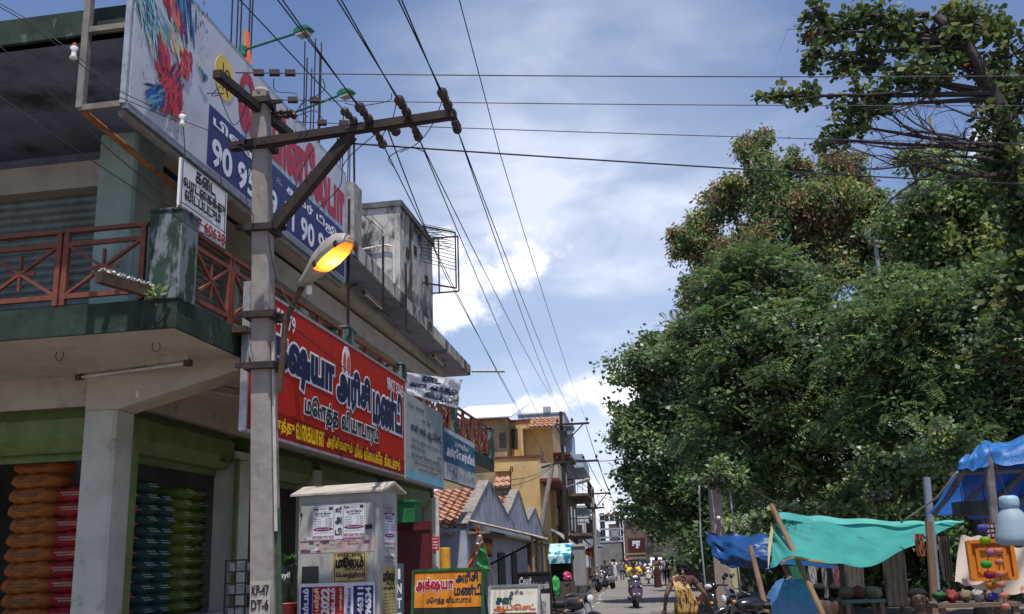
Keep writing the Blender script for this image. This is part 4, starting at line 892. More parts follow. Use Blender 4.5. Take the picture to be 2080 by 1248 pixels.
for i, pp in enumerate(tang):
 zq = (z1 + z2) / 2 if i < 12 else zb_
 Yb = 7.9; P = [AT(px, py, Yb + .05 * math.sin(i + j)) for j, (px, py) in enumerate(pp)]; Q = []
 P = [v3(p) for p in P]
 for j in range(13):
  s = j / 12 * 3; k = min(int(s), 2); f = s - k; p0 = P[max(k - 1, 0)]; p1, p2_ = P[k], P[k + 1]; p3 = P[min(k + 2, 3)]
  Q.append(.5 * ((2 * p1) + (p2_ - p0) * f + (2 * p0 - 5 * p1 + 4 * p2_ - p3) * f * f + (3 * p1 - p0 - 3 * p2_ + p3) * f ** 3))
 m = MB(); m.tube(Q, .0045, 4); obj('loose_wire', m, wirem, PT, frame=Matrix.Identity(4))
# service wires over the left balcony, with reel insulators
def reel(p, label):
 t = thing('reel_insulator', label, 'insulator', p, 0, 'reel insulators'); m = MB(); m.lathe((0, 0, -.05), [(.02, 0), (.03, .01), (.018, .035), (.018, .06), (.03, .09), (.02, .1)], 10); obj('reel', m, porc, t, smooth=True)
 m = MB(); m.lathe((0, 0, .05), [(.012, 0), (.02, .012), (.008, .03)], 8); obj('red_cap', m, pm('red_wax', (.4, .06, .04)), t)
YA = 5.6
sv = [AT(-40, -15, YA), AT(60, 42, YA + .2), AT(150, 108, YA + .4), AT(235, 182, YA + .7), AT(370, 245, YA + 1.3)]
wire([sv[0], sv[1], sv[2]], .0035, 'grey service wire at the upper left corner, upper strand', alw); wire([sv[2], sv[3], sv[4]], .0035, 'grey service wire between the two reel insulators, upper strand', alw)
dz = np.array([0, 0, -.025]); wire([sv[0] + dz, sv[1] + dz, sv[2] + dz * 1.5, sv[3] + dz * 2, sv[4] + dz], .0035, 'dark service wire running just below the grey one at the upper left', wirem)
reel(sv[2], 'white reel insulator with red cap on the wire before the dark roof soffit'); reel(sv[4], 'white reel insulator on the wire before the billboard bottom corner')
wire([sv[4], AT(430, 268, YA + 1.6), AT(505, 310, 7.6)], .004, 'pale service wire from the reel insulator to the pole', alw)
wire([AT(-30, 65, 6), AT(100, 190, 6.3), AT(230, 312, 6.7), AT(310, 378, 7.1), AT(420, 465, 7.5)], .0045, 'black service wire slanting down across the roof soffit to the corner post')
wire([AT(-30, 175, 6), AT(110, 275, 6.3), AT(280, 388, 6.9), AT(400, 470, 7.4), AT(480, 500, 7.8)], .0045, 'black service wire slanting down across the upper shutters')
wire([FM @ Vector(FX(590, 660, .25)), FM @ Vector(FX(700, 748, .25)), FM @ Vector(FX(765, 795, .24))], .005, 'thin black cable slanting across the face of the red signboard')
# street lamp on the near pole
L0 = v3(on_pole(zat(546, 752))) + Vector((.17, -.06, -.25)); 
Lb = v3(AT(585, 640, L0.y - .05)); Lc = v3(AT(612, 585, L0.y - .18)); Ld = v3(AT(712, 490, L0.y - .62))
t = thing('street_lamp', 'lit street lamp with glowing orange lens on a rusty arm clamped to the concrete pole', 'street lamp', L0)
I4 = Matrix.Identity(4)
m = MB(); m.tube([L0, Lb - Vector((.02, 0, .05)), Lb, Lc], .03, 8); obj('arm', m, pm('rusty_lamp_arm', (.09, .055, .04), (.05, .03, .025), sc=9), t, frame=I4)
ax_ = (Ld - Lc); LL = ax_.length; ax_.normalize(); sd_ = ax_.cross(Vector((0, 0, 1))).normalized()
# the lens side turns down and a little to the viewer, the back of the hood to the sky
sd_ = (sd_ + Vector((0, 0, 0))).normalized(); upv = sd_.cross(ax_).normalized(); 
tc_ = (Vector(CAM) - Lc).normalized(); tilt = min((R_(q) for q in range(-90, 91, 2)), key=lambda q: abs(-(upv * math.cos(q) + sd_ * math.sin(q)).dot(tc_) - .5) + (3 if ((upv * math.cos(q) + sd_ * math.sin(q)).dot(Vector(_X)) > 0) else 0)); print('tilt', math.degrees(tilt)); upv, sd_ = (upv * math.cos(tilt) + sd_ * math.sin(tilt)).normalized(), (sd_ * math.cos(tilt) - upv * math.sin(tilt)).normalized()
secs = [(-.02, .03, .05), (.10, .045, .08), (.26, .065, .12), (.40, .088, .165), (.62, .104, .185), (.82, .096, .16), (.95, .064, .10), (1.0, .03, .03)]
m = MB(); vs = []; NN = 12
for s, w, h in secs:
 c = Lc + ax_ * LL * s
 for k in range(NN): a = math.pi * k / (NN - 1); vs.append(c + sd_ * w * math.cos(a) + upv * h * math.sin(a))
m.raw(vs, [(i * NN + k, i * NN + k + 1, (i + 1) * NN + k + 1, (i + 1) * NN + k) for i in range(len(secs) - 1) for k in range(NN - 1)])
m.raw([Lc + ax_ * LL * s + sd_ * w * f for s, w, h in secs[:4] for f in (1, -1)], [(i * 2, i * 2 + 1, i * 2 + 3, i * 2 + 2) for i in range(3)])
hd = obj('hood', m, pm('grey_lamp_hood', (.36, .33, .29), (.27, .25, .22), sc=6, rough=.5), t, frame=I4, smooth=True); sm = hd.modifiers.new('thickness', 'SOLIDIFY'); sm.thickness = .008
m = MB(); vs = []
for s, w, h in ((.40, .080, .02), (.46, .088, .04), (.62, .097, .055), (.80, .09, .05), (.93, .06, .03), (.97, .036, .01)):
 c = Lc + ax_ * LL * s
 for k in range(NN): a = math.pi * k / (NN - 1); vs.append(c + sd_ * w * math.cos(a) - upv * h * math.sin(a))
m.raw(vs, [(i * NN + k, i * NN + k + 1, (i + 1) * NN + k + 1, (i + 1) * NN + k) for i in range(5) for k in range(NN - 1)])
lens = bpy.data.materials.new('glowing_sodium_lens'); lens.use_nodes = True; N_ = lens.node_tree.nodes; lb = N_['Principled BSDF']
lb.inputs['Base Color'].default_value = (.8, .3, .05, 1); lb.inputs['Roughness'].default_value = .2
tcn = N_.new('ShaderNodeTexCoord'); gn = N_.new('ShaderNodeVectorMath'); gn.operation = 'DISTANCE'; lens.node_tree.links.new(tcn.outputs['Object'], gn.inputs[0]); cc = Lc + ax_ * LL * .66 - upv * .04 - L0; gn.inputs[1].default_value = cc
rr = N_.new('ShaderNodeValToRGB'); e = rr.color_ramp.elements; e[0].position = .0; e[0].color = (1, .66, .2, 1); e[1].position = .24; e[1].color = (.30, .055, .004, 1); x_ = e.new(.09); x_.color = (1, .33, .03, 1); x_ = e.new(.16); x_.color = (.62, .13, .008, 1)
lens.node_tree.links.new(gn.outputs['Value'], rr.inputs[0]); lens.node_tree.links.new(rr.outputs[0], lb.inputs['Emission Color']); lb.inputs['Emission Strength'].default_value = 3.4
lo = obj('lens', m, lens, t, frame=I4, smooth=True)
m = MB(); ring = [Lc + ax_ * LL * s + sd_ * w * 1.04 for s, w, h in secs[3:]] + [Lc + ax_ * LL * s - sd_ * w * 1.04 for s, w, h in secs[3:][::-1]]
m.tube(ring + [ring[0]], .009, 6); obj('rim', m, pm('grey_lamp_hood', (.36, .33, .29)), t, frame=I4)
for f in (.48, .9):
 for g_ in (1, -1): c = Lc + ax_ * LL * f + sd_ * g_ * .105; m = MB(); m.bar(c - ax_ * .018, c + ax_ * .018, .016, .05); obj('latch', m, blackiron, t, frame=I4)
m = MB(); p = v3(AT(628, 588, Lc.y - .02)); m.lathe(p - Vector((0, 0, .05)), [(.02, 0), (.028, .01), (.028, .07), (.018, .085)], 10); obj('choke_socket', m, porc, t, frame=I4, smooth=True)
m = MB(); m.tube([p, p + Vector((-.05, 0, -.14)), p + Vector((-.13, .02, -.2)), Lb + Vector((0, 0, -.1))], .004, 4); obj('lead_wire', m, alw, t, frame=I4)
# the lamp head on the far pole
px = AT(1150, 990, Y2 - .2); py = AT(1196, 974, Y2 - .8)
t = thing('street_lamp', 'unlit grey street lamp head on the black iron pole down the street', 'street lamp', px); e = v3(py) - v3(px)
m = MB(); m.tube([(0, 0, 0), e * .5], .03, 6); obj('arm', m, galv, t); m = MB(); m.tube([e * .45, e * .6, e * .95, e * 1.05], [.03, .08, .09, .04], 8); obj('hood', m, pm('grey_lamp_hood', (.36, .33, .29)), t)
# ---------------- pillar box with posters -------------------------------------------------
cabm = pm('grey_pillar_paint', (.34, .335, .315), (.28, .275, .26), sc=4, rough=.5, c3=(.20, .17, .14), sc3=4, lo3=.58, hi3=.7, st3=(1, 1, .4))
CY_ = 9.4
cl = AT(606, 1100, CY_ + .08); cr_ = AT(770, 1100, CY_ - .08); W_ = float(np.hypot(cr_[0] - cl[0], cr_[1] - cl[1])); az = math.atan2(cr_[1] - cl[1], cr_[0] - cl[0])
ztop = AT(690, 1000, CY_)[2]; D_ = .42
t = thing('pillar_box', 'grey steel feeder pillar box with a low pitched roof, covered in paper posters', 'feeder pillar', (cl[0], cl[1], 0), az)
m = MB(); m.bx(0, W_, 0, D_, .35, ztop); m.bx(.02, W_ - .02, .02, D_ - .02, .0, .36); obj('body', m, cabm, t, bevel=.006)
m = MB(); m.bx(.03, W_ - .05, -.018, -.002, .5, ztop - .10); obj('door', m, cabm, t, bevel=.006, label='front door of the pillar box')
m = MB(); rp = [(-.05, ztop - .02), (-.05, ztop + .0), (D_ * .5, ztop + .09), (D_ + .07, ztop + .0), (D_ + .07, ztop - .02), (D_ * .5, ztop + .06)]
m.prism(rp, (-.07, 0, 0), (0, 1, 0), (0, 0, 1), (1, 0, 0), W_ + .14); m.prism([(0, ztop), (D_, ztop), (D_ * .5, ztop + .07)], (0.003, 0, 0), (0, 1, 0), (0, 0, 1), (1, 0, 0), W_ - .006); obj('roof', m, pm('pale_roof_sheet', (.42, .38, .33), (.33, .29, .25), sc=6, rough=.5), t)  # roof sheet paler and warmer in tone than the box body
for z in (ztop - .16, ztop - .21, ztop - .26, ztop - .62, ztop - .66):
 m = MB(); m.prism([(0, 0), (.0, .028), (.022, .0)], (W_ + .001, .10, z), (1, 0, 0), (0, 0, 1), (0, 1, 0), D_ - .2); m.v = [Vector((W_ + .001 + (v.x - W_ - .001), v.y, v.z)) for v in m.v]; obj('louvre', m, cabm, t)
m = MB(); m.bx(.03, .05, -.03, -.018, ztop - .22, ztop - .18); m.bx(W_ - .13, W_ - .06, -.035, -.018, ztop - .36, ztop - .32); obj('latch', m, blackiron, t)
paper = pm('poster_paper', (.60, .60, .66), (.5, .5, .56), sc=5, rough=.7); ylp = pm('yellow_paper', S(176, 158, 106), S(150, 132, 86), sc=5, rough=.7); ink = pm('poster_ink', (.03, .03, .05)); plum = pm('plum_ink', S(110, 24, 84)); redink = pm('red_ink', S(165, 30, 44)); nvi = pm('navy_ink', S(36, 36, 92)); pinkp = pm('torn_pink_paper', (.42, .27, .27), (.36, .34, .32), sc=9, lo=.45, hi=.55)
fz = lambda py, px=690: AT(px, py, CY_)[2]
fxp = lambda px: (AT(px, 1100, CY_)[0] - AT(606, 1100, CY_)[0]) / (AT(770, 1100, CY_)[0] - AT(606, 1100, CY_)[0]) * W_
def poster(nm, label, x0, x1, z0, z1, fn, mats, yo=-.024, skew=0):
 m = MB(); m.bx(x0, x1, yo, yo + .002, z0, z1); o = (0, yo, 0)
 def T(k, s, a, b, c, d, bold=.02, off=.002): m.mat(k).text(s, o, (1, 0, 0), (0, 0, 1), x0 + (x1 - x0) * a, x0 + (x1 - x0) * b, z0 + (z1 - z0) * c, z0 + (z1 - z0) * d, bold, off)
 def Rr(k, a, b, c, d, off=.0015): m.mat(k); X = lambda f: x0 + (x1 - x0) * f; Zz = lambda f: z0 + (z1 - z0) * f; m.q((X(a), yo - off, Zz(c)), (X(b), yo - off, Zz(c)), (X(b), yo - off, Zz(d)), (X(a), yo - off, Zz(d)))
 def El(k, cx, cz, rx, rz, off=.0015): m.mat(k).prism([(cx + rx * math.cos(a), cz + rz * math.sin(a)) for a in [2 * math.pi * q / 22 for q in range(22)]], (x0, yo - off, z0), (x1 - x0, 0, 0), (0, 0, z1 - z0), (0, 1, 0), .001)
 fn(T, Rr, El); return obj(nm, m, mats, t, label=label)
def job(T, Rr, El):
 for a, b, c, d in ((.03, .97, .02, .03), (.03, .97, .97, .98), (.03, .045, .02, .98), (.955, .97, .02, .98)): Rr(1, a, b, c, d)
 T(1, 'வேலை', .06, .3, .88, .95, .05); T(1, 'வாய்ப்பு', .36, .68, .89, .95); Rr(1, .74, .92, .87, .95); Rr(1, .06, .94, .83, .835)
 T(2, 'ஆட்கள் தேவை', .15, .85, .74, .81, .04); T(1, 'உடனடியாக', .25, .78, .69, .73, .03)
 for k in range(4): T(1, 'பணி விவரம்', .08, .4, .60 - k * .07, .635 - k * .07, .01); T(1, 'Rs 15000', .62, .9, .60 - k * .07, .635 - k * .07, .01)
 El(3, .5, .32, .44, .055); T(0, 'சம்பளம்', .2, .8, .305, .34, .02, .004); T(1, 'மேலும் விவரங்களுக்கு', .1, .9, .2, .235, .01); T(4, '99879 80008 79042 78258', .06, .94, .06, .13, .02)
z1_, z0_ = fz(1028), fz(1098)
pz1, pz0 = ztop - .115, ztop - .47
poster('poster', 'white job poster with plum oval, left one of the pair', fxp(636), fxp(682), fz(1098, 655), fz(1028, 655), job, [paper, ink, ink, plum, redink])
poster('poster', 'white job poster with plum oval, right one of the pair', fxp(699), fxp(745), fz(1093, 720), fz(1024, 720), job, [paper, ink, ink, plum, redink], -.0255)
def vert(T, Rr, El): T(1, 'ஸ்ரீ', .1, .9, .76, .96, .05); T(1, 'அ', .1, .9, .44, .64, .05); T(1, 'பி', .1, .9, .12, .32, .05)
poster('poster', 'narrow white strip poster with three large letters', fxp(682.5), fxp(698), fz(1095), fz(1027), vert, [paper, ink], -.023)
def piles(T, Rr, El):
 for a, b, c, d in ((.05, .95, .03, .05), (.05, .95, .95, .97), (.05, .07, .03, .97), (.93, .95, .03, .97)): Rr(1, a, b, c, d)
 T(1, 'மூலம்', .10, .90, .50, .84, .07); T(1, 'PILES', .15, .85, .86, .93, .02); T(1, 'FISTULA', .38, .9, .39, .48, .03); T(1, 'பௌத்திரம்', .10, .92, .12, .34, .04)
poster('poster', 'yellow clinic poster with heavy brown Tamil heading', fxp(680), fxp(748), fz(1183, 715), fz(1122, 715), piles, [ylp, pm('brown_ink', S(38, 28, 20))], -.027)
def torn(T, Rr, El):
 random.seed(5)
 for k in range(22): a, c = random.uniform(0, .9), random.uniform(0, .9); Rr(random.choice([1, 2, 3, 0]), a, a + random.uniform(.04, .2), c, c + random.uniform(.04, .22))
 T(4, 'DANGER', .45, .75, .72, .9, .03); T(4, 'பட்டி 11 கேவி', .42, .8, .45, .6, .02)
poster('torn_poster', 'torn remains of pink and white posters', fxp(612), fxp(762), fz(1122), fz(1090), torn, [pinkp, paper, pm('plum_grey', S(92, 70, 92)), pm('smudge_grey', S(150, 140, 135)), redink], -.0205)
m = MB(); a, b = fxp(617), fxp(651); m.prism([(a, 0), (b, 0), (b, .155), (a, .155)], (0, -.026, fz(1183)), (1, 0, 0), (0, 0, 1), (0, 1, 0), .006); obj('meter_window', m, pm('black_glass', (.012, .012, .014), rough=.15), t, bevel=.012)
def adm(T, Rr, El):
 Rr(1, .03, .17, .02, .96); Rr(2, .18, .60, .02, .96); Rr(1, .66, .97, .02, .96)
z1_ = fz(1184); z0_ = z1_ - .62; x0_, x1_ = fxp(613), fxp(764)
m = MB(); m.bx(x0_, x1_, -.024, -.022, z0_, z1_); w = x1_ - x0_; h = z1_ - z0_
for k, a, b in ((1, .02, .175), (2, .18, .60), (1, .72, .98)): m.mat(k).q((x0_ + w * a, -.0255, z0_ + h * .02), (x0_ + w * b, -.0255, z0_ + h * .02), (x0_ + w * b, -.0255, z1_ - h * .05), (x0_ + w * a, -.0255, z1_ - h * .05))
def vt(k, s, a, b, l, bold): m.mat(k).text(s, (0, -.026, 0), (0, 0, 1), (-1, 0, 0), z0_ + h * (1 - l), z1_ - h * .08, -(x0_ + w * b), -(x0_ + w * a), bold, .002)
vt(0, 'ஆரம்பம்', .05, .15, .75, .05); vt(3, 'மையத்தில் பயிற்சி', .20, .28, .95, .03); vt(0, '16-09-2022', .30, .40, .95, .05); vt(0, 'ஆரம்பம்', .42, .50, .75, .05); vt(3, 'பயிற்சி 6 மாதம்', .53, .58, .9, .02); vt(1, 'கணினி பயிற்சி மையம்', .64, .70, .95, .03); vt(0, '97886 46311', .78, .85, .9, .05); vt(0, '98422 96534', .88, .95, .9, .05)
obj('poster', m, [paper, nvi, redink, pm('cream_ink', S(225, 214, 170))], t, label='large navy and red poster with lettering turned sideways')
def side(nm, label, y0, y1, z0, z1, fn, mats):
 m = MB(); m.bx(W_ + .001, W_ + .003, y0, y1, z0, z1); o = (W_ + .003, 0, 0)
 def T(k, s, a, b, c, d, bold=.02, off=.002): m.mat(k).text(s, o, (0, 1, 0), (0, 0, 1), y0 + (y1 - y0) * a, y0 + (y1 - y0) * b, z0 + (z1 - z0) * c, z0 + (z1 - z0) * d, bold, off)
 def Rr(k, a, b, c, d, off=.0015): m.mat(k).q((W_ + .003 + off, y0 + (y1 - y0) * a, z0 + (z1 - z0) * c), (W_ + .003 + off, y0 + (y1 - y0) * b, z0 + (z1 - z0) * c), (W_ + .003 + off, y0 + (y1 - y0) * b, z0 + (z1 - z0) * d), (W_ + .003 + off, y0 + (y1 - y0) * a, z0 + (z1 - z0) * d))
 def El(k, cx, cz, rx, rz): m.mat(k).prism([(cx + rx * math.cos(a), cz + rz * math.sin(a)) for a in [2 * math.pi * q / 18 for q in range(18)]], (W_ + .0045, y0, z0), (0, y1 - y0, 0), (0, 0, z1 - z0), (1, 0, 0), .0008)
 fn(T, Rr, El); return obj(nm, m, mats, t, label=label)
side('poster', 'white job poster on the narrow side of the box', .10, D_ - .06, fz(1115), fz(1040), job, [paper, ink, ink, plum, redink])
def piles2(T, Rr, El):
 T(1, 'மூலம்', .08, .92, .72, .92, .06); T(1, 'PILES', .3, .9, .64, .70, .03); T(1, 'பவுத்திரம்', .08, .92, .54, .62, .04)
 for k in range(7): T(1, 'சிகிச்சை முகாம் விவரம்', .08, .92, .46 - .06 * k, .49 - .06 * k, .01)
side('poster', 'yellow clinic poster on the narrow side of the box', .06, D_ - .05, fz(1150) - .5, fz(1154), piles2, [ylp, pm('brown_ink', S(38, 28, 20))])
# ---------------- things in front of the shop -----------------------------------------------
def world_box(px0, px1, py0, py1, Y): a = AT(px0, py1, Y); b = AT(px1, py0, Y); return a[0], b[0], a[2], b[2]
# wire rack
Y = 9.9; x0, x1, z0, z1 = world_box(455, 500, 1138, 1250, Y); z0, z1 = AT(478, 1250, Y)[2], AT(478, 1138, Y)[2]
t = thing('wire_stand', 'black wire display stand beside the concrete pole', 'stand', ((x0 + x1) / 2, Y, 1.12 - .5)); w = (x1 - x0) / 2; H = z1 - .62
m = MB()
for x in (-w, w):
 for y in (0, .25): m.bar((x, y, .5), (x, y, H), .014)
for k in range(5): z = .5 + (H - .5) * (k + 1) / 5; m.bar((-w, 0, z), (w, 0, z), .012); m.bar((-w, .25, z), (w, .25, z), .012); m.bar((-w, 0, z), (-w, .25, z), .012); m.bar((w, 0, z), (w, .25, z), .012)
m.bar((0, 0, .5), (0, 0, H), .01); obj('frame', m, blackiron, t)
for k in range(3):
 m = MB(); m.bx(-w + .02, w - .02, .04, .2, .52 + k * .22, .6 + k * .22); obj('packet', m, pm('pale_packets', (.4, .4, .38), (.2, .2, .22), sc=30), t)
# plant bag, pot, etc. behind the pole
Y = 9.9; p = AT(582, 1190, Y)
t = thing('grow_bag_plant', 'dark green potted plant in a printed bag between the pole and the pillar box', 'potted plant', (p[0], Y, 1.12))
m = MB(); m.lathe((0, 0, 0), [(.09, 0), (.11, .2), (.10, .42), (.12, .5)], 12); m.text('Meyil', (-.0, -.112, 0), (1, 0, 0), (0, 0, 1), -.08, .08, .40, .46, .03, .004) if False else None
obj('grow_bag', m, pm('green_black_bag', (.03, .06, .035), (.02, .03, .02), sc=12, rough=.4), t, smooth=True)
m = MB(); m.text('Meyil', (0, -.125, 0), (1, 0, 0), (0, 0, 1), -.075, .075, .36, .43, .03, .002); obj('bag_print', m, paper, t)
m = MB(); random.seed(6)
for k in range(60):
 a = random.uniform(0, 6.28); r = random.uniform(0, .12); c = Vector((r * math.cos(a), r * math.sin(a), .46 + random.uniform(0, .14))); d = Vector((math.cos(a), math.sin(a), random.uniform(.1, .9))).normalized(); s = d.cross(Vector((0, 0, 1))).normalized(); l = random.uniform(.05, .1); m.q(c, c + d * l * .5 + s * .02, c + d * l, c + d * l * .5 - s * .02)
obj('leaves', m, pm('bag_leaf', (.06, .15, .03), trans=.3), t)
x0, x1, z0, z1 = world_box(565, 592, 1222, 1260, 9.6); m = MB(); m.lathe((0, 0, 0), [(.10, 0), (.14, .26), (.15, .27), (.14, .25)], 16); obj('plastic_bucket', m, pm('red_plastic', (.33, .04, .03), rough=.35), None, frame=Matrix.Translation((AT(578, 1200, 9.6)[0], 9.6, 1.12 - .13)), label='red plastic bucket beside the foot of the plant bag', cat='bucket')
# INTERNET vertical board
Y = 11.6; x0, x1, z0, z1 = world_box(803, 819, 1145, 1300, Y); zc = AT(811, 1145, Y)[2]
t = thing('internet_board', 'narrow upright dark board with white letters spelling internet', 'signboard', ((x0 + x1) / 2, Y, 0), R_(-4)); w = (x1 - x0) / 2
m = MB(); m.bx(-w, w, 0, .03, .25, zc)
for k, ch in enumerate('INTERNET'): 
 hh = (zc - .3) / 8; z = zc - .04 - hh * (k + 1); m.mat(1).text(ch, (0, 0, 0), (1, 0, 0), (0, 0, 1), -w * (.18 if ch == 'I' else .55), w * (.18 if ch == 'I' else .55), z + hh * .2, z + hh * .85, .03, .003)
obj('panel', m, [pm('dark_slate_board', (.05, .085, .11), (.04, .06, .08)), whl], t); m = MB(); m.bx(-w + .01, -w + .04, .032, .06, 0, zc - .1); m.bx(w - .04, w - .01, .032, .06, 0, zc - .1); obj('leg', m, blackiron, t)
# maroon door leaf, green shop box, red notice, white post
Y = 15.2; x0, x1, z0, z1 = world_box(806, 876, 1062, 1300, Y); zc = AT(840, 1060, Y)[2]
t = thing('maroon_door_leaf', 'tall maroon sheet steel door leaf standing open behind the upright board', 'door', ((x0 + x1) / 2, Y, 0)); w = (x1 - x0) / 2
m = MB(); m.bx(-w, w, 0, .04, 0.02, zc); obj('leaf', m, pm('maroon_sheet', (.10, .012, .012), (.07, .01, .01), sc=3, rough=.45), t); m = MB()
for z in (.3, zc / 2, zc - .1): m.bx(-w + .02, w - .02, -.02, -.002, z - .03, z + .03)
obj('rail', m, pm('maroon_rail', (.09, .012, .012)), t)
Y = 14.6; x0, x1, z0, z1 = world_box(803, 842, 1020, 1062, Y); m = MB(); m.bx(x0, x1, Y, Y + .4, z0, z1); m.bx(x0 - .03, x1 + .03, Y - .03, Y + .43, z1, z1 + .04); obj('awning_box', m, pm('bright_green_sheet', (.015, .16, .05), (.01, .1, .03), rough=.45), None, label='green painted sheet box above the maroon door leaf', cat='shutter box')
Y = 15.6; x0, x1, z0, z1 = world_box(873, 891, 1090, 1119, Y)
t = thing('red_notice', 'small red notice board with white print on the white post', 'notice board', ((x0 + x1) / 2, Y, z0)); m = MB(); w, h = (x1 - x0) / 2, z1 - z0; m.bx(-w, w, 0, .015, 0, h)
for k in range(4): m.mat(1).text(['அறிவிப்பு', 'வாகனம்', 'நிறுத்த', 'கூடாது'][k], (0, 0, 0), (1, 0, 0), (0, 0, 1), -w * .8, w * .8, h * (.76 - .22 * k), h * (.92 - .22 * k), .02, .003)
obj('panel', m, [pm('notice_red', S(190, 28, 36)), whl], t); m = MB(); m.bx(-.02, .02, .017, .04, -.2, h + .05); obj('strap', m, galv, t)
Y = 15.8; p = AT(890, 1155, Y); m = MB(); m.bar((p[0], Y, 0), (p[0], Y, AT(889, 1012, Y)[2]), .05); obj('white_post', m, pm('white_pipe_paint', (.55, .53, .5), (.4, .38, .35), sc=6), None, label='slim white post at the end of the corner building', cat='post')
Y = 16.5; p = AT(904, 1150, Y); r = PX(Y, 11); m = MB(); z1 = AT(904, 1113, Y)[2]; m.lathe((0, 0, 0), [(r, 0), (r, z1 * .32), (r * 1.05, z1 * .34), (r, z1 * .36), (r, z1 * .66), (r * 1.05, z1 * .68), (r, z1 * .7), (r, z1 - .01), (r * .9, z1)], 18); obj('yellow_drum', m, pm('yellow_drum_paint', (.62, .32, .02), (.5, .24, .02), sc=5, rough=.4), None, frame=Matrix.Translation((p[0], Y, 0)), label='tall yellow drum against the blue house wall', cat='drum')
# boards standing on the pavement
def aboard(nm, label, cat, px0, px1, pyl, pyr, Y, zb, tilt, fill, mats, frame_mat, yaw=0, fr=.035):
 a = AT(px0, pyl, Y + .06); b = AT(px1, pyr, Y - .06); yaw = math.atan2(b[1] - a[1], b[0] - a[0]); W_ = math.hypot(b[0] - a[0], b[1] - a[1]); z1 = (a[2] + b[2]) / 2
 t = thing(nm, label, cat, ((a[0] + b[0]) / 2, (a[1] + b[1]) / 2, 0), yaw); Z = Vector((0, math.sin(tilt), math.cos(tilt))); X = Vector((1, 0, 0)); o = Vector((0, -.06, zb)); H = z1 - zb
 m = MB(); m.box(o + Z * H / 2 + Vector((0, .012, 0)), (W_ / 2, .01, H / 2), (X, X.cross(Z) * -1, Z))
 def T(k, s, a, b, c, d, bold=.03, off=.006): m.mat(k).text(s, o, X, Z, W_ * (a - .5), W_ * (b - .5), H * c, H * d, bold, off)
 def Rr(k, a, b, c, d, off=.003): m.mat(k).q(*[o + X * W_ * (p - .5) + Z * H * q + X.cross(Z) * off for p, q in ((a, c), (b, c), (b, d), (a, d))])
 fill(T, Rr, m, o, X, Z, W_, H); obj('panel', m, mats, t)
 m = MB()
 for x in (-W_ / 2, W_ / 2): m.bar(o + X * x - Z * zb * .95, o + X * x + Z * H, fr, fr, up=(0, 1, 0))
 for z in (0, H): m.bar(o - X * W_ / 2 + Z * z, o + X * W_ / 2 + Z * z, fr, fr)
 for x in (-W_ / 2, W_ / 2): m.bar(o + X * x + Z * H * .9 + Vector((0, .03, 0)), (x, .55, .02), fr * .7)
 obj('frame', m, frame_mat, t); return t
def f1(T_, R2, m, o, X, Z, W_, H):
 g = lambda c: .66 + (c - .5) * .667
 T = lambda k, s, a, b, c, d, *r: T_(k, s, a, b, g(c), g(d), *r); Rr = lambda k, a, b, c, d: R2(k, a, b, g(c), g(d))
 Rr(1, .02, .98, .50, .98); T(3, 'அக்ஷயா', .04, .58, .70, .90, .10, .006); T(2, 'அக்ஷயா', .045, .575, .705, .895, .06, .009); T(4, 'அரிசி', .62, .93, .82, .96, .05); T(4, 'மண்டி', .60, .98, .66, .80, .05); T(4, 'மொத்த வியாபாரம்', .20, .84, .535, .64, .04)
aboard('pavement_board', 'orange and black shop board in a green frame standing on the pavement', 'pavement sign', 836, 977, 1166, 1147, 12.6, .18, R_(6), f1, [pm('black_board', (.012, .016, .016), (.02, .024, .022), sc=3, rough=.7), pm('orange_board', S(205, 130, 36), S(188, 112, 28), sc=4, rough=.5), pm('crimson_letters', S(150, 22, 48)), whl, pm('dark_teal_letters', S(20, 36, 52))], pm('green_frame_paint', (.03, .12, .04), (.02, .08, .03), rough=.5))
def f2(T_, Rr, m, o, X, Z, W_, H):
 g = lambda c: 1 - (1 - c) * .72
 T = lambda k, s, a, b, c, d, *r: T_(k, s, a, b, g(c), g(d), *r)
 T(1, 'ஓ.சி.வ. Win', .42, .86, .83, .93, .03); T(2, 'சன்', .14, .46, .70, .84, .05); T(3, 'ஆப்செட்', .10, .92, .57, .69, .05)
 for zc, s in ((.48, 'திருமண பத்திரிகை'), (.32, 'நோட்டீஸ் பில் புக்')):
  m.mat(4).prism([(math.copysign(.40 * W_ + .06 * abs(math.cos(a)), math.cos(a)), .06 * math.sin(a)) for a in [2 * math.pi * (q + .5) / 20 for q in range(20)]], o + Z * H * g(zc) + X.cross(Z) * .002, X, Z, X.cross(Z), .002); T(0, s, .14, .88, zc - .035, zc + .035, .03, .008)
 T(1, 'பேனர் அச்சு', .2, .8, .1, .2, .04)
aboard('pavement_board', 'pale cream printing shop board standing on the pavement in the sun', 'pavement sign', 989, 1090, 1196, 1180, 14.6, .1, R_(10), f2, [pm('cream_flex', (.60, .58, .50), (.52, .5, .43), sc=3, rough=.45), pm('deep_blue_letters', S(30, 40, 78)), pm('green_letters', S(28, 66, 60)), pm('rust_letters', S(186, 96, 50)), pm('brown_pill', S(96, 42, 34))], galv)
def f3(T, Rr, m, o, X, Z, W_, H):
 Rr(1, .0, 1, .74, 1.0); T(0, 'டீலர்', .1, .45, .84, .95, .03); T(0, 'கேஸ் அடுப்பு சர்வீஸ்', .5, .95, .78, .88, .03); Rr(2, .2, .85, .50, .64); Rr(2, .35, .7, .42, .5); Rr(3, .5, .9, .08, .16); Rr(2, .1, .95, .30, .33)
 for k in range(8): Rr([2, 3, 4][k % 3], .12 + .1 * k, .2 + .1 * k, .14 + .03 * (k % 3), .26)
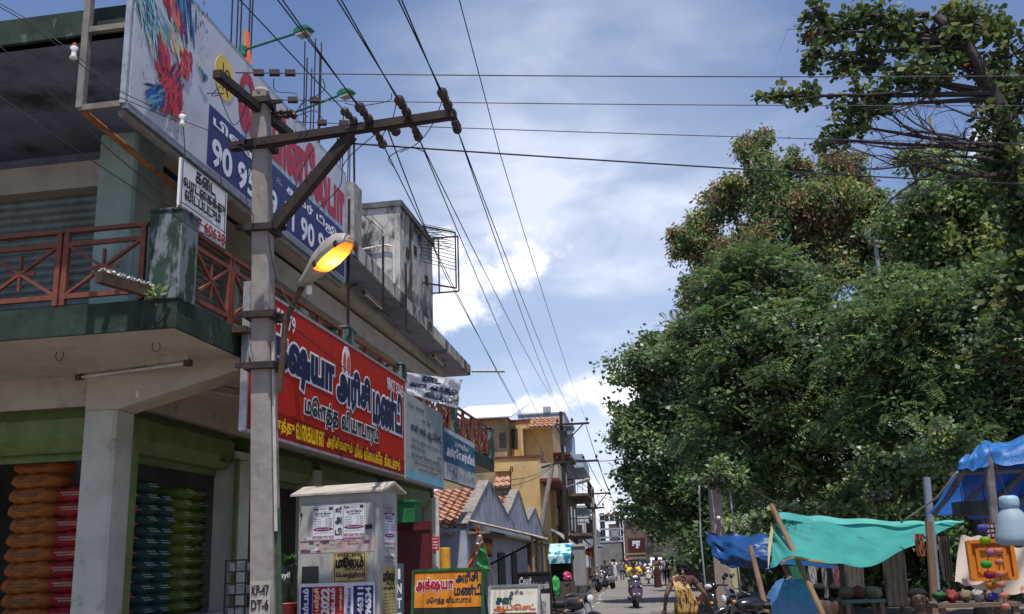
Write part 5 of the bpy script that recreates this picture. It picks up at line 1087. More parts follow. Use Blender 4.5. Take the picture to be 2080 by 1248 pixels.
aboard('pavement_board', 'grey picture board with a black top strip behind the cream board', 'pavement sign', 1048, 1118, 1166, 1162, 17.5, .1, R_(3), f3, [pm('grey_flex', (.48, .48, .47), (.4, .4, .4), sc=4, rough=.5), blackp, pm('smudged_grey', (.16, .16, .17), (.3, .3, .3), sc=20), pm('notice_red', S(190, 28, 36)), pm('pale_grey_print', (.3, .3, .32))], blackiron)
# flag on a bamboo stick
p = v3(AT(1004, 1186, 17)); q = v3(AT(970, 1061, 16.6)); p0 = p + (p - q).normalized() * ((p.z - .02) / (q.z - p.z) * (q - p).length)
t = thing('tricolour_flag', 'saffron white and green flag drooping on a leaning bamboo stick', 'flag', p0); m = MB(); m.tube([(0, 0, 0), q - p0], .012, 6); obj('stick', m, pm('bamboo_stick', (.34, .24, .12)), t)
m = MB(); e = q - p0; d = e.normalized()
def fl_(k, s0, s1, w0, w1):
 N = 5
 for i in range(N):
  for j in range(4):
   P = []
   for (ii, jj) in ((i, j), (i + 1, j), (i + 1, j + 1), (i, j + 1)):
    s = s0 + (s1 - s0) * ii / N; w = (w0 + (w1 - w0) * ii / N) * jj / 4; P.append(e * s + Vector((-w * .55, .04 * math.sin(ii * 2 + jj * 2.4), -w * 1.1)))
   m.mat(k).q(*P)
fl_(0, .985, .93, .05, .12); fl_(1, .93, .86, .12, .22); fl_(2, .86, .66, .22, .34); fl_(0, .90, .86, .44, .48)
obj('cloth', m, [pm('saffron_cloth', (.75, .13, .04), rough=.9), pm('white_cloth', (.8, .8, .78), rough=.9), pm('green_cloth', (.05, .3, .08), rough=.9)], t)
# ---------------- blue house with three gables ---------------------------------------------
bluew = pm('blue_limewash', (.36, .385, .48), (.28, .30, .38), sc=3, bump=.15, c3=(.09, .09, .11), sc3=3, lo3=.53, hi3=.64, st3=(1, 1, .4))
tilem = pm('clay_tile', (.46, .25, .16), (.30, .15, .10), sc=3.5, lo=.35, hi=.65, rough=.85, c3=(.12, .09, .07), sc3=2.5, lo3=.55, hi3=.7)
brickw = pm('old_brown_plaster', (.26, .21, .15), (.18, .14, .10), sc=3, bump=.2, c3=(.09, .08, .07), sc3=2, lo3=.55, hi3=.68)
def tiles(m, o, ax, dn, W_, L, rows=None, cols=None):
 # barrel tiles: a wavy sheet stepped once per row; ax along the eave, dn down the slope
 o, ax, dn = v3(o), v3(ax).normalized(), v3(dn).normalized(); n = ax.cross(dn).normalized()
 if n.z < 0: n = -n
 rows = rows or max(2, int(L / .30)); cols = cols or max(3, int(W_ / .24)); S4 = 6
 for r in range(rows):
  l0, l1 = L * r / rows, L * (r + 1) / rows + .02; P = []
  off = .04 * math.sin(r * 2.1)
  for (l, h) in ((l0, .012), (l1, .065), (l1, .03)):
   for c in range(cols * S4 + 1):
    a = 2 * math.pi * (c / S4); z = .032 * math.sin(a + off * 6) + .006 * math.sin(c * .9 + r * 3)
    P.append(o + ax * (W_ * c / (cols * S4)) + dn * (l + .012 * math.sin(c * .37 + r)) + n * (h + z))
  N = cols * S4 + 1
  m.raw(P, [(i * N + c, (i + 1) * N + c, (i + 1) * N + c + 1, i * N + c + 1) for i in range(2) for c in range(N - 1)])
XF = -4.0
def fpx(px, x=XF): 
 Y = 20.
 for _ in range(12): Y = x / (AT(px, 1060, Y)[0] / Y)
 return Y
def onx(px, py, x=XF):
 d = ray(px, py); return CAM + d * (x - CAM[0]) / d[0]
H_ = thing('blue_gabled_house', 'low blue washed house with three pointed gables and clay tile roofs', 'house', (XF, 26, 0))
g1 = [onx(948, 1078), onx(993, 980), onx(1031, 1050)]; g2 = [onx(1031, 1050), onx(1052, 998), onx(1072, 1062)]; g3 = [onx(1072, 1060), onx(1086, 1034), onx(1103, 1085)]
I4 = Matrix.Identity(4)
m = MB(); ys = g1[0][1]; ye = g3[2][1]; m.bx(XF - 7, XF - .003, ys, ys + .2, 0, 2.44); m.bx(XF - .25, XF, ys + .2, ye - .2, 0, 2.45); m.bx(XF - 7, XF - .003, ye - .2, ye, 0, 2.44); obj('wall', m, bluew, H_, frame=I4)
for g, nm in ((g1, 1), (g2, 2), (g3, 3)):
 zb_ = 2.45; m = MB(); y0, ya, y1 = g[0][1], g[1][1], g[2][1]; za = g[1][2]; zl, zr = max(g[0][2], zb_ + .05), max(g[2][2], zb_ + .05)
 m.prism([(y0 + .02, zb_), (y1 - .02, zb_), (y1 - .02, zr), (ya + .12, za), (ya - .12, za), (y0 + .02, zl)], (XF - .24, 0, 0), (0, 1, 0), (0, 0, 1), (1, 0, 0), .25); obj('gable', m, bluew, H_, frame=I4)
 m = MB(); 
 for a, b in (((y0 - .05, zl), (ya - .12, za)), ((y1 + .02, zr), (ya + .12, za))): m.bar((XF - .12, a[0], a[1] + .03), (XF - .12, b[0], b[1] + .03), .30, .05)
 obj('coping', m, pm('weathered_coping', (.24, .215, .19), (.15, .135, .12), sc=6, c3=(.1, .1, .1), sc3=4, lo3=.55, hi3=.65), H_, frame=I4)
 m = MB(); dn = Vector((0, y0 - ya, zl - za)); L = dn.length * 1.05; tiles(m, (XF - 6, ya, za - .18), (1, 0, 0), dn, 5.75, L); obj('tile_roof', m, tilem, H_, frame=I4)
 m = MB(); dn = Vector((0, y1 - ya, zr - za)); tiles(m, (XF - 6, ya, za - .18), (1, 0, 0), dn, 5.75, dn.length); obj('tile_roof', m, tilem, H_, frame=I4)
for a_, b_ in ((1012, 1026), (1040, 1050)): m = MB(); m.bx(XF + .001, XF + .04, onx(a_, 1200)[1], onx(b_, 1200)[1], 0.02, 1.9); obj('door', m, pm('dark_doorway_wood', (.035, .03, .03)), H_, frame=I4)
m = MB(); a = onx(976, 1080, XF + .02); b = onx(1000, 1132, XF + .02); m.bx(XF + .002, XF + .02, a[1], b[1], b[2], a[2] - .02)
zt_, zb_ = a[2] - .02, b[2]; 
for k, (f0, f1) in enumerate(((.0, .12), (.3, .52), (.6, .8))): m.mat(1 + k % 2).q((XF + .023, a[1] + .05, zb_ + (zt_ - zb_) * f0), (XF + .023, b[1] - .05, zb_ + (zt_ - zb_) * f0), (XF + .023, b[1] - .05, zb_ + (zt_ - zb_) * f1), (XF + .023, a[1] + .05, zb_ + (zt_ - zb_) * f1))
obj('painted_advert', m, [pm('orange_advert', S(196, 110, 36), S(120, 70, 40), sc=5), pm('advert_dark', S(60, 50, 60)), pm('advert_yellow', S(190, 160, 50))], H_, frame=I4)
m = MB(); m.bx(XF, XF + .55, ys + .1, ye - .2, 2.30, 2.36); obj('sunshade', m, pm('weathered_coping', (.42, .42, .46)), H_, frame=I4)
# lean-to of corrugated sheets in front
t = thing('corrugated_lean_to', 'grey corrugated sheet lean-to roof on thin posts before the blue house', 'lean-to', (XF + 1, 31, 0))
a, b = onx(1002, 1082, XF + .2), onx(1098, 1108, XF + .2); c, d = onx(1050, 1083, XF + 1.6), onx(1113, 1103, XF + 1.6)
m = MB(); Y0, Y1 = 24.3, 27.2; N = 80; P = []
for i in range(N + 1):
 y = Y0 + (Y1 - Y0) * i / N; z = .028 * math.sin(i * 1.35)
 P += [(XF + .05, y, 2.62 + z), (XF + 1.7, y, 2.18 + z)]
m.raw(P, [(2 * i, 2 * i + 1, 2 * i + 3, 2 * i + 2) for i in range(N)]); o = obj('sheet', m, pm('dusty_corrugated', (.36, .33, .29), (.24, .22, .19), sc=2, rough=.7), t, frame=I4); s_ = o.modifiers.new('t', 'SOLIDIFY'); s_.thickness = .01
for y in np.linspace(Y0 + .2, Y1 - .2, 3):
 m = MB(); m.tube([(XF + 1.55, y, 0), (XF + 1.55, y, 2.2)], .035, 6); obj('post', m, pm('bamboo_stick', (.34, .24, .12)), t, frame=I4)
m = MB(); m.bar((XF + 1.55, Y0, 2.17), (XF + 1.55, Y1, 2.17), .05); m.bar((XF + .3, Y0 + .5, 1.5), (XF + 1.55, Y0 + 2, 2.15), .04); obj('rafter', m, blackiron, t, frame=I4)
# goods hung at the lean-to
random.seed(13)
gc = [('brown_cloth', (.20, .10, .07)), ('grey_cloth', (.25, .25, .27)), ('maroon_cloth', (.2, .03, .04)), ('cream_cloth', (.45, .4, .33)), ('olive_cloth', (.16, .15, .07)), ('orange_cloth', (.45, .14, .05))]
for k in range(7):
 y = Y0 + .35 + (Y1 - Y0 - .5) * k / 7; w, h = random.uniform(.25, .5), random.uniform(.5, .95); nm, c = gc[k % 6]; m = MB(); P = []
 for i in range(7):
  for j in range(9): P.append((XF + 1.45 + .05 * math.sin(j * 2.1 + i + k), y + w * (j / 8 - .5) * (1 - .15 * math.sin(i * .5)), 2.05 - h * i / 6))
 m.raw(P, [(i * 9 + j, i * 9 + j + 1, (i + 1) * 9 + j + 1, (i + 1) * 9 + j) for i in range(6) for j in range(8)])
 obj('hanging_cloth', m, pm(nm, c, tuple(x * .6 for x in c), sc=6, rough=.9), None, label='%s hanging under the corrugated lean-to, number %s along it' % (nm.replace('_', ' '), ['one', 'two', 'three', 'four', 'five', 'six', 'seven'][k]), cat='cloth', group='cloths under the lean-to', smooth=True)
p = AT(1038, 1170, 20); t = thing('plastic_barrel', 'pale blue plastic barrel lying tilted on the pavement near the blue wall', 'barrel', (p[0], 20, 0)); m = MB(); ax3 = Vector((.5, -.2, .85)).normalized(); u = ax3.orthogonal().normalized()
m.lathe((0, 0, .55), [(.17, -.3), (.22, -.26), (.23, 0), (.22, .26), (.14, .32)], 16, (u, ax3.cross(u), ax3)); obj('barrel', m, pm('pale_blue_plastic', (.45, .5, .66), (.38, .43, .58), sc=4, rough=.35), t, smooth=True); m = MB(); m.bx(-.3, .3, -.2, .25, 0, .3); obj('crate', m, pm('bamboo_stick', (.34, .24, .12)), t)
# small tile awning on two posts
t = thing('tile_awning', 'small clay tile awning on black posts against the yellow wall', 'awning', AT(1020, 1138, 44.5) * np.array([1, 1, 0])); b0 = MW[t].translation
m = MB(); a = v3(AT(1004, 968, 44.5)); b = v3(AT(1036, 963, 44.5)); wd = b.x - a.x; tiles(m, (0 + a.x - b0.x, .5, a.z), (1, 0, 0), (0, -1, -.8), wd, .75); obj('tile_roof', m, tilem, t)
m = MB()
for x in (a.x - b0.x + .05, b.x - b0.x - .05): m.bar((x, -.1, 0), (x, -.1, a.z - .4), .06)
m.bar((a.x - b0.x, -.12, a.z - .62), (b.x - b0.x, -.12, a.z - .62), .1, .16); obj('frame', m, blackiron, t)
m = MB(); tiles(m, (a.x - b0.x - .3, .4, AT(1010, 1000, 44.5)[2]), (1, 0, 0), (0, -1, -.7), wd + .3, 1.0); obj('tile_roof', m, tilem, t, label='lower tile slope of the awning')
p1, p2 = AT(1036, 948, 44), AT(1036, 1085, 44); t = thing('hooked_iron_post', 'thin black iron post with a hooked top before the yellow wall', 'post', (p1[0], 44, 0)); m = MB(); m.tube([(0, 0, 0), (0, 0, p1[2] - .2), (.03, 0, p1[2]), (.1, 0, p1[2]), (.12, 0, p1[2] - .25)], .025, 6); obj('post', m, blackiron, t)
# ---------------- generic street building ------------------------------------------------------
glassd = pm('dark_window_glass', (.03, .035, .04), (.05, .055, .06), sc=3, rough=.2)
frm = pm('window_frame_brown', (.13, .07, .04), rough=.6)
def bld(name, label, x0, x1, Y0, Y1, z1, mt, trim, roofmat=None, par=.25, cat='building', front=(), side=(), slabs=(), rails=()):
 """front: windows on the wall facing the viewer (x, z, w, h); side: windows on the road wall (y, z, w, h); slabs: balconies on the road side (y0, y1, z, out)"""
 t = thing(name, label, cat, (x1, Y0, 0)); w = x0 - x1; D = Y1 - Y0
 m = MB(); m.bx(w, 0, 0, D, 0, z1 - par); m.bx(w, 0, 0, .2, z1 - par, z1); m.bx(-.2, 0, .2, D, z1 - par, z1); m.bx(w, w + .2, .2, D, z1 - par, z1); m.bx(w + .2, -.2, D - .2, D, z1 - par, z1); obj('wall', m, mt, t)
 m = MB(); m.bx(w - .06, .06, -.06, .02, z1, z1 + .10); m.bx(-.14, .06, .02, D, z1, z1 + .10); obj('parapet_band', m, trim, t)
 for (x, z, ww, h) in front:
  m = MB(); m.bx(x - ww / 2, x + ww / 2, -.02, .01, z, z + h); f = obj('window', m, frm, t); m = MB(); m.bx(x - ww / 2 + .06, x + ww / 2 - .06, -.028, -.02, z + .06, z + h - .06); obj('pane', m, glassd, f)
 for (y, z, ww, h) in side:
  m = MB(); m.bx(-.01, .02, y - ww / 2, y + ww / 2, z, z + h); f = obj('window', m, frm, t); m = MB(); m.bx(.02, .028, y - ww / 2 + .06, y + ww / 2 - .06, z + .06, z + h - .06); obj('pane', m, glassd, f)
 for (y0, y1, z, o_) in slabs:
  m = MB(); m.bx(0.002, o_, y0, y1, z, z + .14); obj('balcony', m, trim, t)
 for (y0, y1, z, o_) in rails:
  m = MB(); m.bar((o_, y0, z + .9), (o_, y1, z + .9), .05); m.bar((0, y0, z + .9), (o_, y0, z + .9), .05)
  n = int((y1 - y0) / .22)
  for k in range(n + 1): m.bar((o_, y0 + (y1 - y0) * k / n, z + .14), (o_, y0 + (y1 - y0) * k / n, z + .9), .025)
  for k in range(5): m.bar((o_ * k / 4, y0, z + .14), (o_ * k / 4, y0, z + .9), .025)
  obj('balcony_railing', m, blackiron, t)
 return t
def X_(px, Y): return AT(px, 1100, Y)[0]
def Zp(px, py, Y): return AT(px, py, Y)[2]
yelw = pm('ochre_wall', (.52, .365, .165), (.44, .305, .13), sc=2, bump=.1, c3=(.25, .17, .09), sc3=1.6, lo3=.55, hi3=.7, st3=(1, 1, .5))
ochd = pm('stained_ochre_wall', (.33, .25, .14), (.26, .19, .11), sc=2, bump=.1, c3=(.17, .14, .10), sc3=1.6, lo3=.48, hi3=.62)
marn = pm('maroon_trim', (.16, .035, .025), (.11, .025, .02), sc=4)
Y = 51; zt1 = Zp(1000, 850, Y)
bA = bld('stained_ochre_house', 'stained brown ochre house with a white sheet roof behind the balcony corner', X_(900, Y), X_(1036, Y), Y, Y + 9, zt1, ochd, marn, front=[(-.2, Zp(1036, 890, Y) - .5, .35, .8)])
m = MB(); x0 = X_(900, Y) - X_(1036, Y); m.prism([(-.6, 0), (9.5, .0), (9.5, .06), (-.6, .06)], (x0, 0, zt1 + .06), (0, 1, .22), (0, -.22, 1), (1, 0, 0), -x0 + .35); obj('sheet_roof', m, pm('white_sheet_roof', (.75, .75, .76), (.68, .68, .7), sc=2, rough=.4), bA)
Y = 53; zt2 = Zp(1090, 855, Y)
bB = bld('yellow_house', 'bright ochre yellow two storey house with maroon parapet edge and small windows', X_(1036, Y), X_(1131, Y), Y, Y + 6, zt2, yelw, marn, front=[(-2.05, Zp(1050, 912, Y), .4, 1.1)], side=[(1.6, 5.2, .9, 1.2), (4, 5.2, .9, 1.2)], slabs=[(-.0, 5.9, Zp(1131, 925, Y), .9)])
m = MB(); x = -.9; z = Zp(1110, 905, Y); m.bx(x - .7, x + .85, -.9, 0, z + .85, z + .95); m.bx(x - .7, x - .6, -.9, 0, z - .9, z + .85); obj('porch_slab', m, yelw, bB)
m = MB(); tiles(m, (x - .2, 0, z + 1.5), (1, 0, 0), (0, -1, -.55), 1.7, 1.3); obj('tile_awning', m, tilem, bB)
m = MB(); xx0 = X_(1075, Y) - X_(1131, Y); m.tube([(xx0, -.05, Zp(1080, 930, Y)), (xx0, -.05, Zp(1080, 873, Y)), (xx0 + 1.6, -.05, Zp(1080, 872, Y))], .03, 5); obj('wall_pipe', m, galv, bB)
Y = 47; zt3 = Zp(1070, 930, Y)
bC = bld('lower_yellow_house', 'lower ochre house block with maroon roof edge and a concrete balcony corner', X_(1010, Y), X_(1101, Y), Y, Y + 7, zt3, yelw, marn, slabs=[(0, 6.8, Zp(1101, 978, Y), .9)], side=[(2, Zp(1101, 978, Y) + .3, 1, 1.3)])
m = MB(); m.bx(X_(1010, Y) - X_(1101, Y), -1.3, -.5, .0, Zp(1050, 958, Y), Zp(1050, 951, Y)); obj('sunshade', m, yelw, bC)
m = MB(); m.bx(-.02, .9, .05, 6.6, Zp(1101, 978, Y) + .14, Zp(1101, 978, Y) + .85); obj('balcony_wall', m, pm('pale_concrete_block', (.42, .38, .30), (.33, .3, .24), sc=5), bC)
Y = 54; 
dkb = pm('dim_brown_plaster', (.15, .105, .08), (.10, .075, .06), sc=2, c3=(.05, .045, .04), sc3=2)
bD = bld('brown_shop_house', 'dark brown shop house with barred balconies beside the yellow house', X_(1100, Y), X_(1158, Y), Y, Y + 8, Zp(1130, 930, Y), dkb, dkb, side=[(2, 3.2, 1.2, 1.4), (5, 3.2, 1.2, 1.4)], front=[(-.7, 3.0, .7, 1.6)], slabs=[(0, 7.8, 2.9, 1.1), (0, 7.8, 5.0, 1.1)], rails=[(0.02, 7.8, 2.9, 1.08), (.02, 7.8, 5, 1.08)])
m = MB(); m.bx(-3, .2, -1.2, 0, Zp(1130, 1090, Y), Zp(1130, 1085, Y)); obj('canopy', m, dirtpl, bD)
m = MB(); x0 = X_(1108, Y) - X_(1158, Y); m.bx(x0 + .2, x0 + .75, -.4, 0, Zp(1108, 1070, Y), Zp(1108, 1035, Y)); obj('yellow_panel', m, yelw, bD)
gbl = pm('grey_blue_render', (.33, .37, .42), (.27, .30, .34), sc=2, c3=(.16, .18, .2), sc3=1.5, lo3=.55, hi3=.7, st3=(1, 1, .4)); blp = pm('pale_blue_band', (.28, .36, .48), (.22, .29, .4), sc=3)
Y = 66; zt = Zp(1100, 842, Y); 
bE = bld('grey_blue_house', 'tall grey blue house with roof slab, blue bands and stacked balconies past the yellow house', X_(1061, Y), X_(1158, Y), Y, Y + 10, zt, gbl, gbl, front=[(-1.0, Zp(1140, 905, Y), .8, 1.1), (-.1, Zp(1160, 905, Y), .5, 1.0)], side=[(2.5, 3.4, 1.2, 1.4), (6, 3.4, 1.2, 1.4), (2.5, 6.3, 1.2, 1.4), (6, 6.3, 1.2, 1.4)], slabs=[(0, 9.8, Zp(1170, 950, Y), 1.15), (0, 9.8, Zp(1170, 1032, Y), 1.15), (0, 9.8, Zp(1170, 1090, Y), 1.15)], rails=[(.02, 9.8, Zp(1170, 1032, Y), 1.1), (.02, 9.8, Zp(1170, 1090, Y), 1.1)])
m = MB(); m.bx(.002, 1.1, .3, 9.5, Zp(1170, 950, Y) + .14, Zp(1170, 928, Y) + .2); m.bx(.002, .5, .3, 2.6, Zp(1170, 928, Y) + .2, Zp(1170, 880, Y)); obj('bay', m, blp, bE)
m = MB(); m.bx(-.4, .55, -.3, 2.5, zt - .9, zt - .7); m.bx(-1.4, -.9, -.1, .5, zt + .1, zt + .5); obj('roof_slab', m, gbl, bE)
m = MB(); m.prism([(0, 0), (1.3, -.8), (1.3, -.65), (0, .15)], (.0, .2, Zp(1180, 1005, Y) + .3), (1, 0, 0), (0, 0, 1), (0, 1, 0), 5); obj('blue_awning', m, pm('dark_blue_sheet', (.08, .12, .22), (.06, .09, .17)), bE)
Y = 80; bF = bld('white_balcony_house', 'whitewashed house with ledges further down the left side', X_(1150, Y), X_(1197, Y), Y, Y + 14, Zp(1185, 1045, Y), pm('white_wash', (.48, .50, .50), (.4, .42, .42), sc=2, c3=(.2, .21, .21), sc3=2), gbl, side=[(2, 3, 1.4, 1.5), (5, 3, 1.4, 1.5), (9, 3, 1.4, 1.5)], slabs=[(0, 13, 2.7, .9)], front=[(-.9, 3, .8, 1.4)])
Y = 104; bG = bld('far_grey_house', 'small grey house at the far left end of the street', X_(1170, Y), X_(1209, Y), Y, Y + 20, Zp(1200, 1075, Y), gbl, gbl, side=[(3, 3, 1.4, 1.5), (8, 3, 1.4, 1.5)])
# shop canopies and clutter on the left of the road
awn = pm('blue_white_awning', S(20, 110, 140), S(170, 205, 205), sc=2.6, lo=.45, hi=.5, rough=.5)
Y = 36; a = AT(1112, 1106, Y); b = AT(1160, 1135, Y)
t = thing('blue_awning', 'blue and white plastic awning over a dark shop opening on the left', 'awning', ((a[0] + b[0]) / 2, Y, 0)); w = (b[0] - a[0]) / 2
m = MB(); m.prism([(0, a[2]), (-1.0, b[2] + .1), (-1.0, b[2] - .15), (-.97, b[2] - .15), (-.96, b[2] + .12), (0, a[2] + .03)], (-w, 1, 0), (0, 1, 0), (0, 0, 1), (1, 0, 0), 2 * w); obj('sheet', m, awn, t); m = MB()
for x in (-w, w): m.tube([(x, 0, 0), (x, 0, b[2])], .03, 6)
m.bx(-w, w, .95, 1.02, 0, a[2]); obj('frame', m, pm('post_and_shade_black', (.02, .018, .016)), t)  # near-black back board painted in for the shade inside the shop opening
def leanto(label, px0, px1, py0, py1, Y, D, mt, x_out=1.3):
 a = AT(px0, py0, Y); b = AT(px1, py1, Y); t = thing('sheet_canopy', label, 'canopy', (b[0], Y, 0), 0, 'sheet canopies on the left side'); m = MB()
 m.prism([(a[0] - b[0], a[2]), (0, b[2]), (0, b[2] + .05), (a[0] - b[0], a[2] + .05)], (0, 0, 0), (1, 0, 0), (0, 0, 1), (0, 1, 0), D); obj('sheet', m, mt, t); m = MB()
 for y in (0.1, D - .1): m.tube([(-.05, y, 0), (-.05, y, b[2])], .035, 6)
 obj('posts', m, blackiron, t); return t
leanto('brown sheet canopy sloping from the brown shop house toward the road', 1118, 1168, 1076, 1115, 45, 6, dirtpl)
leanto('yellow striped canopy beyond the brown shop house', 1165, 1197, 1080, 1108, 58, 5, pm('faded_yellow_sheet', (.45, .4, .16), (.25, .22, .13), sc=3))
leanto('blue sheet canopy farthest along the left side', 1175, 1206, 1085, 1106, 66, 5, pm('blue_sheet', (.10, .2, .45), (.07, .14, .32), sc=3))
Y = 41.6; a = AT(1156, 1120, Y); b = AT(1191, 1190, Y); zt = AT(1175, 1106, Y)[2]; zb_ = AT(1175, 1190, Y)[2]
t = thing('roadside_cabinet', 'tall plain grey steel cabinet on a rough stone base beside the road', 'cabinet', ((a[0] + b[0]) / 2, Y, 0)); w = (b[0] - a[0]) / 2
m = MB(); m.bx(-w, w, 0, .7, zb_, zt - .08); obj('body', m, pm('flat_grey_paint', (.27, .27, .28), (.23, .23, .235), sc=3, rough=.5), t, bevel=.01); m = MB(); m.bx(-w - .05, w + .05, -.05, .75, zt - .08, zt); obj('roof', m, pm('dusty_top', (.5, .46, .42)), t); m = MB(); m.bx(-w + .05, -w + .2, -.015, 0, (zb_ + zt) / 2 + .25, (zb_ + zt) / 2 + .4); obj('lock_plate', m, blackiron, t); m = MB(); m.bx(-w - .1, w + .15, -.1, .8, 0, zb_); obj('stone_base', m, pm('dark_rough_stone', (.09, .085, .075), (.05, .05, .045), sc=6, bump=.8), t)
Y = 68; a = AT(1190, 1118, Y); t = thing('red_umbrella_cover', 'crumpled red and white plastic cover over a stall behind the grey cabinet', 'stall cover', (AT(1200, 1120, Y)[0], Y, 0)); m = MB(); random.seed(7); m.ell((0, 0, AT(1200, 1122, Y)[2]), (.42, .5, .26), 14, 8); m.v = [v + Vector((random.uniform(-.05, .05), 0, random.uniform(-.05, .05))) for v in m.v]; obj('cover', m, pm('red_plastic_cover', S(215, 70, 66), S(225, 150, 140), sc=3, rough=.4), t, smooth=True); m = MB(); m.tube([(0, 0, 0), (0, 0, 2)], .04, 6); obj('pole', m, blackiron, t)
random.seed(31)
clut = pm('stacked_crates', (.16, .11, .08), (.09, .07, .055), sc=8)
for k in range(12):
 Y = 43 + k * 2.1; px = 1190 + (1222 - 1190) * (1 - 41.6 / Y) / (1 - 41.6 / 66) * .9; p = AT(px, 1180, Y); m = MB(); w, h = random.uniform(.25, .4), random.uniform(.4, 1.1); 
 for q in range(int(h / .3) + 1): m.bx(p[0] - .5 - w, p[0] - .5 + w, Y - .25, Y + .25, q * .31, q * .31 + .28)
 obj('crate_stack', m, pm('crate_tone_%d' % (k % 4), [(.16, .11, .08), (.22, .18, .14), (.12, .1, .13), (.25, .2, .12)][k % 4], sc=8), None, label='stack of shop crates along the left kerb, %s from the grey cabinet' % ['nearest', 'second', 'third', 'fourth', 'fifth', 'sixth', 'seventh', 'eighth', 'ninth', 'tenth', 'eleventh', 'farthest'][k], cat='crates', group='crates along the left kerb')
for (px, py, Y, c, nm, lb) in ((1128, 1185, 34, (.05, .42, .10), 'bright_green_bag', 'bright green plastic bag standing at the dark shop opening'), (1152, 1172, 35.5, (.5, .06, .14), 'crimson_bundle', 'small crimson bundle beside the bright green bag')):
 p = AT(px, py, Y); m = MB(); r = PX(Y, 9); gk_ = 'green' in nm; zc_ = p[2] if not gk_ else p[2] - .1; m.ell((0, 0, zc_), (r, r * .8, r * 2.2 if gk_ else r), 12, 8); m.v = [v + Vector((random.uniform(-.03, .03), random.uniform(-.03, .03), random.uniform(-.03, .03))) for v in m.v];  zb_ = zc_ - r * (2.1 if gk_ else .95); c_ = MB(); c_.bx(-.25, .25, -.2, .2, .02, zb_); c_.bx(-.27, .27, -.22, .22, zb_ * .5 - .02, zb_ * .5 + .02); obj('goods_crate', c_, pm('stacked_crates_dark', (.08, .06, .05)), None, frame=Matrix.Translation((p[0], Y, 0)), label='dark crate under the ' + nm.replace('_', ' ') + ' at the shop opening', cat='crate', group='goods crates'); obj(nm, m, pm(nm, c, tuple(x * .6 for x in c), sc=5, rough=.35), None, frame=Matrix.Translation((p[0], Y, 0)), label=lb, cat='bag')
# ---------------- the end of the street ------------------------------------------------------------
brk = pm('far_brick', (.15, .085, .065), (.10, .06, .05), sc=1.2, c3=(.1, .07, .06), sc3=.8)
Y = 150
bld('brown_brick_building', 'brown brick building closing the view at the end of the street', X_(1268, Y), X_(1335, Y), Y, Y + 16, Zp(1300, 1058, Y), brk, brk, front=[(-4, 6, 1.2, 1.6), (-2, 6, 1.2, 1.6), (-1, 3.5, 1, 1.5)])
Y = 140; a = AT(1275, 1094, Y); b = AT(1312, 1122, Y); t = thing('maroon_shop_sign', 'maroon shop sign with pale script on the building closing the street', 'signboard', ((a[0] + b[0]) / 2, Y, 0)); w = (b[0] - a[0]) / 2; m = MB(); m.bx(-w, w, 0, .15, b[2], a[2]); m.mat(1).text('சுஜா', (0, 0, 0), (1, 0, 0), (0, 0, 1), -w * .5, w * .4, b[2] + (a[2] - b[2]) * .3, b[2] + (a[2] - b[2]) * .8, .03, .02); obj('panel', m, [pm('sign_maroon', (.055, .012, .014)), whl], t); m = MB(); m.bx(-w - .8, w + .4, -1, -.1, AT(1290, 1124, Y)[2] - .2, AT(1290, 1124, Y)[2]); m.bx(-w, w, .2, 4, 0, b[2]); obj('shop_front', m, pm('cream_fascia', (.3, .25, .18)), t)
Y = 128; bld('dim_shop_row', 'row of low dim shops behind the tree at the far right of the road', X_(1316, Y), X_(1400, Y), Y, Y + 12, Zp(1340, 1098, Y), pm('dim_grey_shop', (.12, .11, .10), (.06, .058, .055), sc=.8), brk, front=[(-5, 2.2, 1, 1), (-4, .3, 1.4, 1.8)])
Y = 118; bld('low_white_shop', 'low pale shop wall under the transformer frame', X_(1218, Y), X_(1262, Y), Y, Y + 5, Zp(1240, 1102, Y), pm('pale_far_wall', (.2, .19, .18), (.13, .125, .12), sc=1), gbl, par=.1)
Y = 170; bld('red_brick_tower', 'narrow red brick house block above the low far shops', X_(1238, Y), X_(1256, Y), Y, Y + 6, Zp(1247, 1066, Y), brk, brk, par=.2, front=[(-.8, 6, .5, .9)])
Y = 72; a = AT(1385, 1100, Y); b = AT(1403, 1120, Y); t = thing('white_list_board', 'small white board with rows of dark text under the trees', 'signboard', ((a[0] + b[0]) / 2, Y, 0)); w = (b[0] - a[0]) / 2; m = MB(); m.bx(-w, w, 0, .05, b[2], a[2])
for k in range(5): m.mat(1).bx(-w * .8, w * .8, -.01, 0, b[2] + (a[2] - b[2]) * (.1 + .18 * k), b[2] + (a[2] - b[2]) * (.19 + .18 * k))
obj('panel', m, [pm('white_far_board', (.6, .62, .64)), pm('grey_text', (.2, .22, .25))], t); m = MB(); m.bar((-w * .7, .07, 0), (-w * .7, .07, a[2]), .08); m.bar((w * .7, .07, 0), (w * .7, .07, a[2]), .08); obj('post', m, galv, t)
# leaning support pole in front of the yellow house
p, q = AT(1094, 1100, 44.3), AT(1122, 945, 44.2); d = (q - p) / (q[2] - p[2]); p0 = p - d * p[2]; t = thing('leaning_stay_pole', 'slanting grey concrete stay pole propping the black iron pole', 'pole', p0); m = MB(); m.tube([(0, 0, 0), q - p0], [.14, .10], 8); obj('shaft', m, polec, t); m = MB(); m.bar(v3(q - p0) + Vector((-.5, 0, -.1)), v3(q - p0) + Vector((.9, 0, .25)), .09); obj('cross_arm', m, tarry, t)
